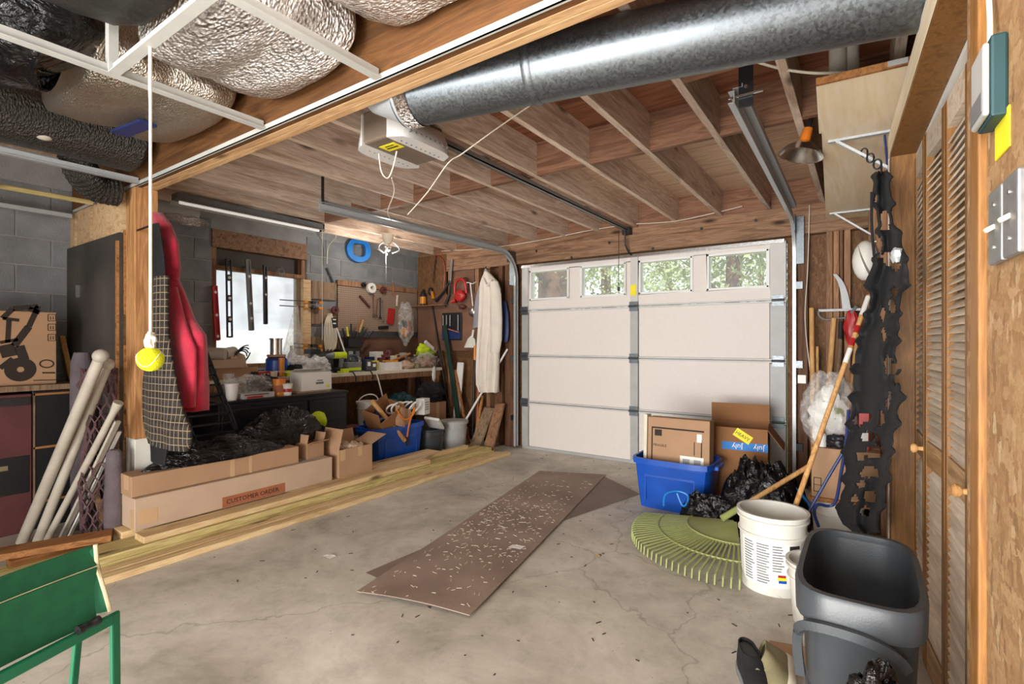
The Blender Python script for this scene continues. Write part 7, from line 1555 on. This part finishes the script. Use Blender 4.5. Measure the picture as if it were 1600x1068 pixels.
# black landscape fabric with torn holes hung on a chain
rows = [(268, 1370, 1384), (285, 1365, 1390), (300, 1363, 1392), (318, 1366, 1394), (335, 1370, 1392), (352, 1372, 1398), (372, 1374, 1408), (390, 1372, 1412), (410, 1366, 1416), (425, 1357, 1421), (438, 1353, 1419), (452, 1358, 1412), (470, 1360, 1404), (490, 1356, 1400), (508, 1348, 1402), (520, 1340, 1402), (535, 1344, 1398), (552, 1336, 1396), (575, 1336, 1397), (590, 1332, 1402), (612, 1334, 1405), (640, 1332, 1402), (665, 1328, 1398), (690, 1322, 1392), (715, 1318, 1388), (735, 1322, 1386), (760, 1318, 1382), (785, 1312, 1378), (800, 1308, 1372), (818, 1316, 1370), (832, 1340, 1368)]
holes = [(1383, 345, 6, 12), (1388, 405, 7, 8), (1399, 415, 6, 6), (1377, 385, 3, 16), (1379, 490, 4, 9), (1393, 478, 5, 10), (1388, 572, 5, 12), (1398, 585, 3, 14), (1350, 652, 9, 5), (1340, 660, 5, 4), (1356, 681, 10, 6), (1366, 706, 12, 8), (1343, 712, 6, 6), (1358, 738, 12, 8), (1345, 756, 6, 6), (1376, 655, 4, 10), (1372, 690, 3, 9), (1360, 775, 8, 7), (1335, 780, 6, 5), (1380, 522, 3, 10), (1398, 455, 5, 6), (1370, 310, 3, 6), (1388, 625, 3, 12), (1352, 798, 6, 6)]
def rowat(y):
    for k in range(len(rows) - 1):
        if rows[k][0] <= y <= rows[k + 1][0]:
            f = (y - rows[k][0]) / (rows[k + 1][0] - rows[k][0]); return rows[k][1] * (1 - f) + rows[k + 1][1] * f, rows[k][2] * (1 - f) + rows[k + 1][2] * f
    return rows[-1][1], rows[-1][2]
NU, NV = 22, 130; vv = []; ff = []; ctr = []
for j in range(NV + 1):
    y = 268 + (832 - 268) * j / NV; l, r_ = rowat(y); jag = 4 * noise.noise(V((y * 0.06, 3, 0))) + 9 * max(0, 1 - abs(((y / 43.0) % 1.0) - 0.4) * 5)
    for i in range(NU + 1):
        u = i / NU; x = l - jag * (1 - u) + (r_ - l + jag + 4 * noise.noise(V((y * 0.07, 9, 0))) * u) * u
        dd = 2.5 - (x - 1320) * 0.0077 + 0.05 * math.sin(u * 9 + y * 0.01) + 0.05 * noise.noise(V((x * 0.03, y * 0.012, 4))) + 0.02 * math.sin(u * 3.1); vv.append(at(x, y, d=dd)); ctr.append((x, y))
for j in range(NV):
    for i in range(NU):
        k = j * (NU + 1) + i; x, y = ctr[k][0] + 1.5, ctr[k][1] + 2
        if any(((x - hx_) / a_) ** 2 + ((y - hy_) / b_) ** 2 < 1.7 + 0.5 * noise.noise(V((x * 0.2, y * 0.2, 0))) for hx_, hy_, a_, b_ in holes): continue
        ff.append((k, k + 1, k + NU + 2, k + NU + 1))
top = at(1377, 262, d=2.06)
t = thing('landscape_fabric', 'torn black landscape fabric hanging on a chain beside the closet', 'fabric', (top.x, top.y, at(1350, 832, d=2.5).z))
o = part('sheet', G().add(vv, ff), m['blackcloth'], t, smooth=60); sm = o.modifiers.new('solid', 'SOLIDIFY'); sm.thickness = 0.006
used = set(i for f_ in ff for i in f_)
pb = wr(2.86, 0.10, 2.16)
for k in range(6):
    q = top.lerp(pb, k / 5.0); part('chain_link', G().tube(arc(q, 0.014, 0, 2 * math.pi, 10, (1, 0, 0) if k % 2 else (0, 1, 0), (0, 0, 1.5)), 0.004, 6), m['dksteel'], t, smooth=True)
for (x0, y0, x1, y1) in ((1362, 300, 1366, 400), (1388, 270, 1392, 330)):
    part('loose_strand', G().tube(spline([at(x0, y0, d=2.1), at((x0 + x1) / 2 - 2, (y0 + y1) / 2, d=2.1), at(x1, y1, d=2.1)], 6), 0.006, 6), m['blackcloth'], t)
part('foil_patch', G().blob(at(1402, 398, d=1.80), (0.018, 0.018, 0.025), 4, 0.4, 2, 16, 12), m['galv_lt'], t, smooth=True)
# cords
def acord(label, pts, r, mt, cat='hose'): return solo('cord', G().tube(spline(pts, 8), r, 8), m[mt], label, cat, smooth=True)
acord('blue hose looping from the black fabric down behind the white bucket', [at(1326, 640, d=2.62), at(1322, 690, d=2.64), at(1314, 740, d=2.66), at(1306, 782, d=2.68), at(1295, 790, d=2.70), at(1278, 788, d=2.70), at(1272, 800, d=2.70), at(1279, 822, d=2.72)], 0.008, 'dkblue')
acord('blue hose slanting from the carton into the white bucket', [at(1320, 702, d=2.66), at(1300, 735, d=2.68), at(1280, 770, d=2.70), at(1262, 802, d=2.70)], 0.008, 'dkblue')
acord('red cable hanging down beside the closet jamb', [at(1397, 640, d=2.36), at(1398, 680, d=2.36), at(1392, 740, d=2.36), at(1395, 800, d=2.36), at(1393, 860, d=2.36)], 0.007, 'redp', 'cable')
acord('thin navy cord hanging above the black fabric', [wr(2.86, 0.02, 2.23), at(1390, 300, d=2.5), at(1391, 360, d=2.5), at(1388, 420, d=2.5)], 0.005, 'dkblue', 'cord')
# stacked cartons and buckets behind the bin
bucket('white_pail', 'white bucket on the floor under the alcove carton', -0.13, 3.62, 0, 0.12, 0.135, 0.305, 'dirtywhite', 'white buckets in the alcove')
slab('support_board', 'brown board laid across the white bucket under the carton', 'board', -0.09, 3.62, 0.306, 0.36, 0.30, 0.024, 'lumber_br')
t = carton('alcove_carton', 'tan cardboard carton on the board over the white bucket', -0.09, 3.62, 0.331, 0.33, 0.28, 0.29, 0.0, 'card')
part('printed_panel', G().bb(-0.155, -0.115, -0.1412, -0.14, 0.03, 0.034).bb(-0.155, -0.115, -0.1412, -0.14, 0.11, 0.114).bb(-0.155, -0.151, -0.1412, -0.14, 0.03, 0.11).bb(-0.119, -0.115, -0.1412, -0.14, 0.03, 0.11).bb(-0.155, -0.115, -0.1412, -0.14, 0.07, 0.073), m['ink'], t, local=True, kind='stuff')
c = at(1295, 634, d=3.12)
t = thing('stuffed_clear_bag', 'bulging clear plastic bag of white packing on the alcove carton', 'bag', (c.x, c.y, 0.622))
part('film', G().blob((c.x, c.y, 0.81), (0.14, 0.13, 0.24), 9, 0.22, 2.0, 40, 26, 0.623), m['bagclear'], t, smooth=60)
part('packing', G().blob((c.x, c.y, 0.78), (0.10, 0.09, 0.16), 12, 0.35, 2.4, 26, 18, 0.626), m['white'], t, smooth=60)
part('green_sheet', G().blob((c.x + 0.03, c.y - 0.06, 0.80), (0.05, 0.03, 0.05), 13, 0.3, 2, 16, 12), m['rake'], t, smooth=60)
q = at(1284, 690, d=2.98); jar('small_bottle', 'small white bottle with a red cap on the alcove carton edge', 'bottle', q.x, q.y + 0.04, 0.622, [(0.022, 0), (0.022, 0.07), (0.012, 0.08)], 'white', (0.013, 0.078, 0.1), 'redp')
c = at(1312, 690, d=2.95); slab('red_sign', 'narrow red and white box standing behind the black fabric', 'box', 0.0, 3.60, 0.622, 0.05, 0.12, 0.30, 'redp', extra=[('white_print', (-0.02, 0.02, -0.0612, -0.06, 0.05, 0.12), 'paper')])
sack('black_cable_pile', 'black cable pile on top of the alcove carton', -0.13, 3.54, 0.622, (0.06, 0.04, 0.04), 'black', 71, 'cable pile')
bucket('white_tub', 'small white tub behind the grey bin holding dark liquid', -0.16, 2.62, 0, 0.105, 0.125, 0.27, 'dirtywhite', 'white buckets in the alcove')
t = bucket('grey_tub', 'pale tub with an olive liner behind the grey bin', -0.06, 2.93, 0, 0.11, 0.13, 0.26, 'cream')
part('olive_liner', G().lathe((0, 0, 0), [(0.001, 0.22), (0.12, 0.225), (0.123, 0.245), (0.001, 0.24)], 24), m['khaki'], t, local=True)
# switches, keypad box on the sheet wall
def on_wall(px, py):
    # point of the right wall plane seen at this pixel
    r = (px - 800) / FPX; d = 0.275 / (r - 0.629); return (d * 1.1814, at(px, py, d=d).z)
for px0, px1, lab in ((1551, 1571, 'dark metal light switch plate nearer the closet casing'), (1574, 1598, 'dark metal light switch plate at the right edge of the picture')):
    s0, _ = on_wall(px1, 340); s1, _ = on_wall(px0, 340); zc = 1.432
    t = thing('light_switch', lab, 'light switch', tuple(wr((s0 + s1) / 2, 0, zc - 0.057)), group='light switches by the closet')
    g = G(); wbox(g, s0, s1, -0.0055, 0.006, zc - 0.062, zc + 0.062); part('plate', g, m['steel'], t, bev=0.004)
    sm_ = (s0 + s1) / 2; part('toggle', G().bar(wr(sm_, 0.004, zc), wr(sm_, 0.018, zc - 0.008), 0.010, 0.008), m['cream'], t, bev=0.002)
    for z in (zc - 0.035, zc + 0.035): part('screw', G().cyl(wr(sm_, 0.004, z), wr(sm_, 0.0078, z), 0.004, n=10), m['chrome'], t)
s0, z0 = on_wall(1569, 170); s1, z1 = on_wall(1546, 75)
t = thing('wall_control_box', 'teal and white electronic control box on the sheet wall above the switches', 'control box', tuple(wr((s0 + s1) / 2, 0, z0)))
za, zb_ = at(1558, 178, d=s0 / 1.1814).z, at(1558, 48, d=s0 / 1.1814).z
g = G(); wbox(g, s0 - 0.0, s1, -0.0055, 0.016, za, zb_); part('case', g, m['teal'], t, bev=0.004)
g = G(); wbox(g, s0 + 0.003, s1 - 0.003, 0.016, 0.025, za + 0.004, zb_ - 0.01); part('front_cover', g, m['ltgrey'], t, bev=0.004)
g = G(); wbox(g, s0 + 0.006, s1 - 0.006, 0.025, 0.0265, za + 0.012, za + 0.045); part('button', g, m['grey'], t)
part('lead_wire', G().tube(spline([wr((s0 + s1) / 2, 0.008, zb_), wr((s0 + s1) / 2 + 0.01, 0.006, zb_ + 0.05), wr((s0 + s1) / 2 + 0.03, 0.004, zb_ + 0.14), wr((s0 + s1) / 2 + 0.03, 0.0, zb_ + 0.3)], 6), 0.004, 8), m['rope'], t, smooth=True)
g = G(); wbox(g, s0 - 0.01, s1 - 0.02, -0.0055, -0.003, za - 0.055, za + 0.01); solo('yellow_note', g, m['yellow'], 'yellow paper note under the control box', 'note')
# ================================================================ outdoors behind the panes
random.seed(21)
def tree(label, x, y, r, h, crown, spread, n, seed):
    t = thing('tree', label, 'tree', (x, y, -0.15), group='trees outside the garage')
    part('trunk', G().tube([(x, y, -0.15), (x + 0.05, y, h * 0.4), (x - 0.05, y + 0.05, h * 0.8), (x, y, h)], [r * 1.15, r, r * 0.8, r * 0.3], 12), m['bark'], t, smooth=True)
    rnd = random.Random(seed); g = G()
    for k in range(4):
        a = rnd.uniform(0, 6.28); z = rnd.uniform(h * 0.25, h * 0.6); g.tube([(x, y, z), (x + math.cos(a) * spread * 0.5, y + math.sin(a) * spread * 0.5, z + 0.5), (x + math.cos(a) * spread * 0.9, y + math.sin(a) * spread * 0.9, z + 0.8)], [r * 0.3, r * 0.18, r * 0.06], 6)
    part('branches', g, m['bark'], t, smooth=True)
    g = G()
    for k in range(int(n * 1.3)):
        v = V((rnd.gauss(0, 1), rnd.gauss(0, 1), rnd.gauss(0, 1))).normalized() * rnd.random() ** 0.4
        c = V((x + v.x * spread, y + v.y * spread * 0.6, crown + v.z * spread * 0.8)); s = rnd.uniform(0.03, 0.075)
        a = V((rnd.uniform(-1, 1), rnd.uniform(-1, 1), rnd.uniform(-1, 1))).normalized() * s; b = a.cross(V((rnd.uniform(-1, 1), rnd.uniform(-1, 1), rnd.uniform(-1, 1))).normalized())
        g.add([c - a, c - b * 0.6, c + a, c + b * 0.6], [(0, 1, 2, 3)])
    part('foliage', g, m['leaf'], t, kind='stuff')
q = at(862, 445, Y=7.6); tree('massive tree trunk close outside the leftmost door window', q.x, 7.6, 0.27, 6.0, 3.2, 1.5, 1500, 1)
q = at(945, 440, Y=11.0); tree('leafy tree outside the second door window', q.x, 11.0, 0.12, 5.0, 3.2, 2.2, 3600, 2)
q = at(1045, 430, Y=16.5); tree('bright green tree outside the third door window', q.x, 16.5, 0.12, 5.0, 3.1, 2.3, 4200, 3)
q = at(1140, 420, Y=8.0); tree('pine with a slim trunk outside the rightmost door window', q.x, 8.0, 0.10, 6.0, 3.0, 1.3, 2600, 4)
q = at(1190, 420, Y=22); tree('distant leafy tree at the right edge of the rightmost door window', q.x, 22, 0.12, 5.0, 3.4, 2.2, 3000, 5)
solo('far_bank', G().sheet(lambda u, v: V((-13 - 3 * v, -12 + 40 * u, -0.2 + (1.6 + 0.3 * noise.noise(V((u * 9, 0, 0)))) * math.sin(v * 1.57))), 20, 4, 0.3), m['pale'], 'pale overexposed bank outside the hazy side window', 'bank', smooth=True)
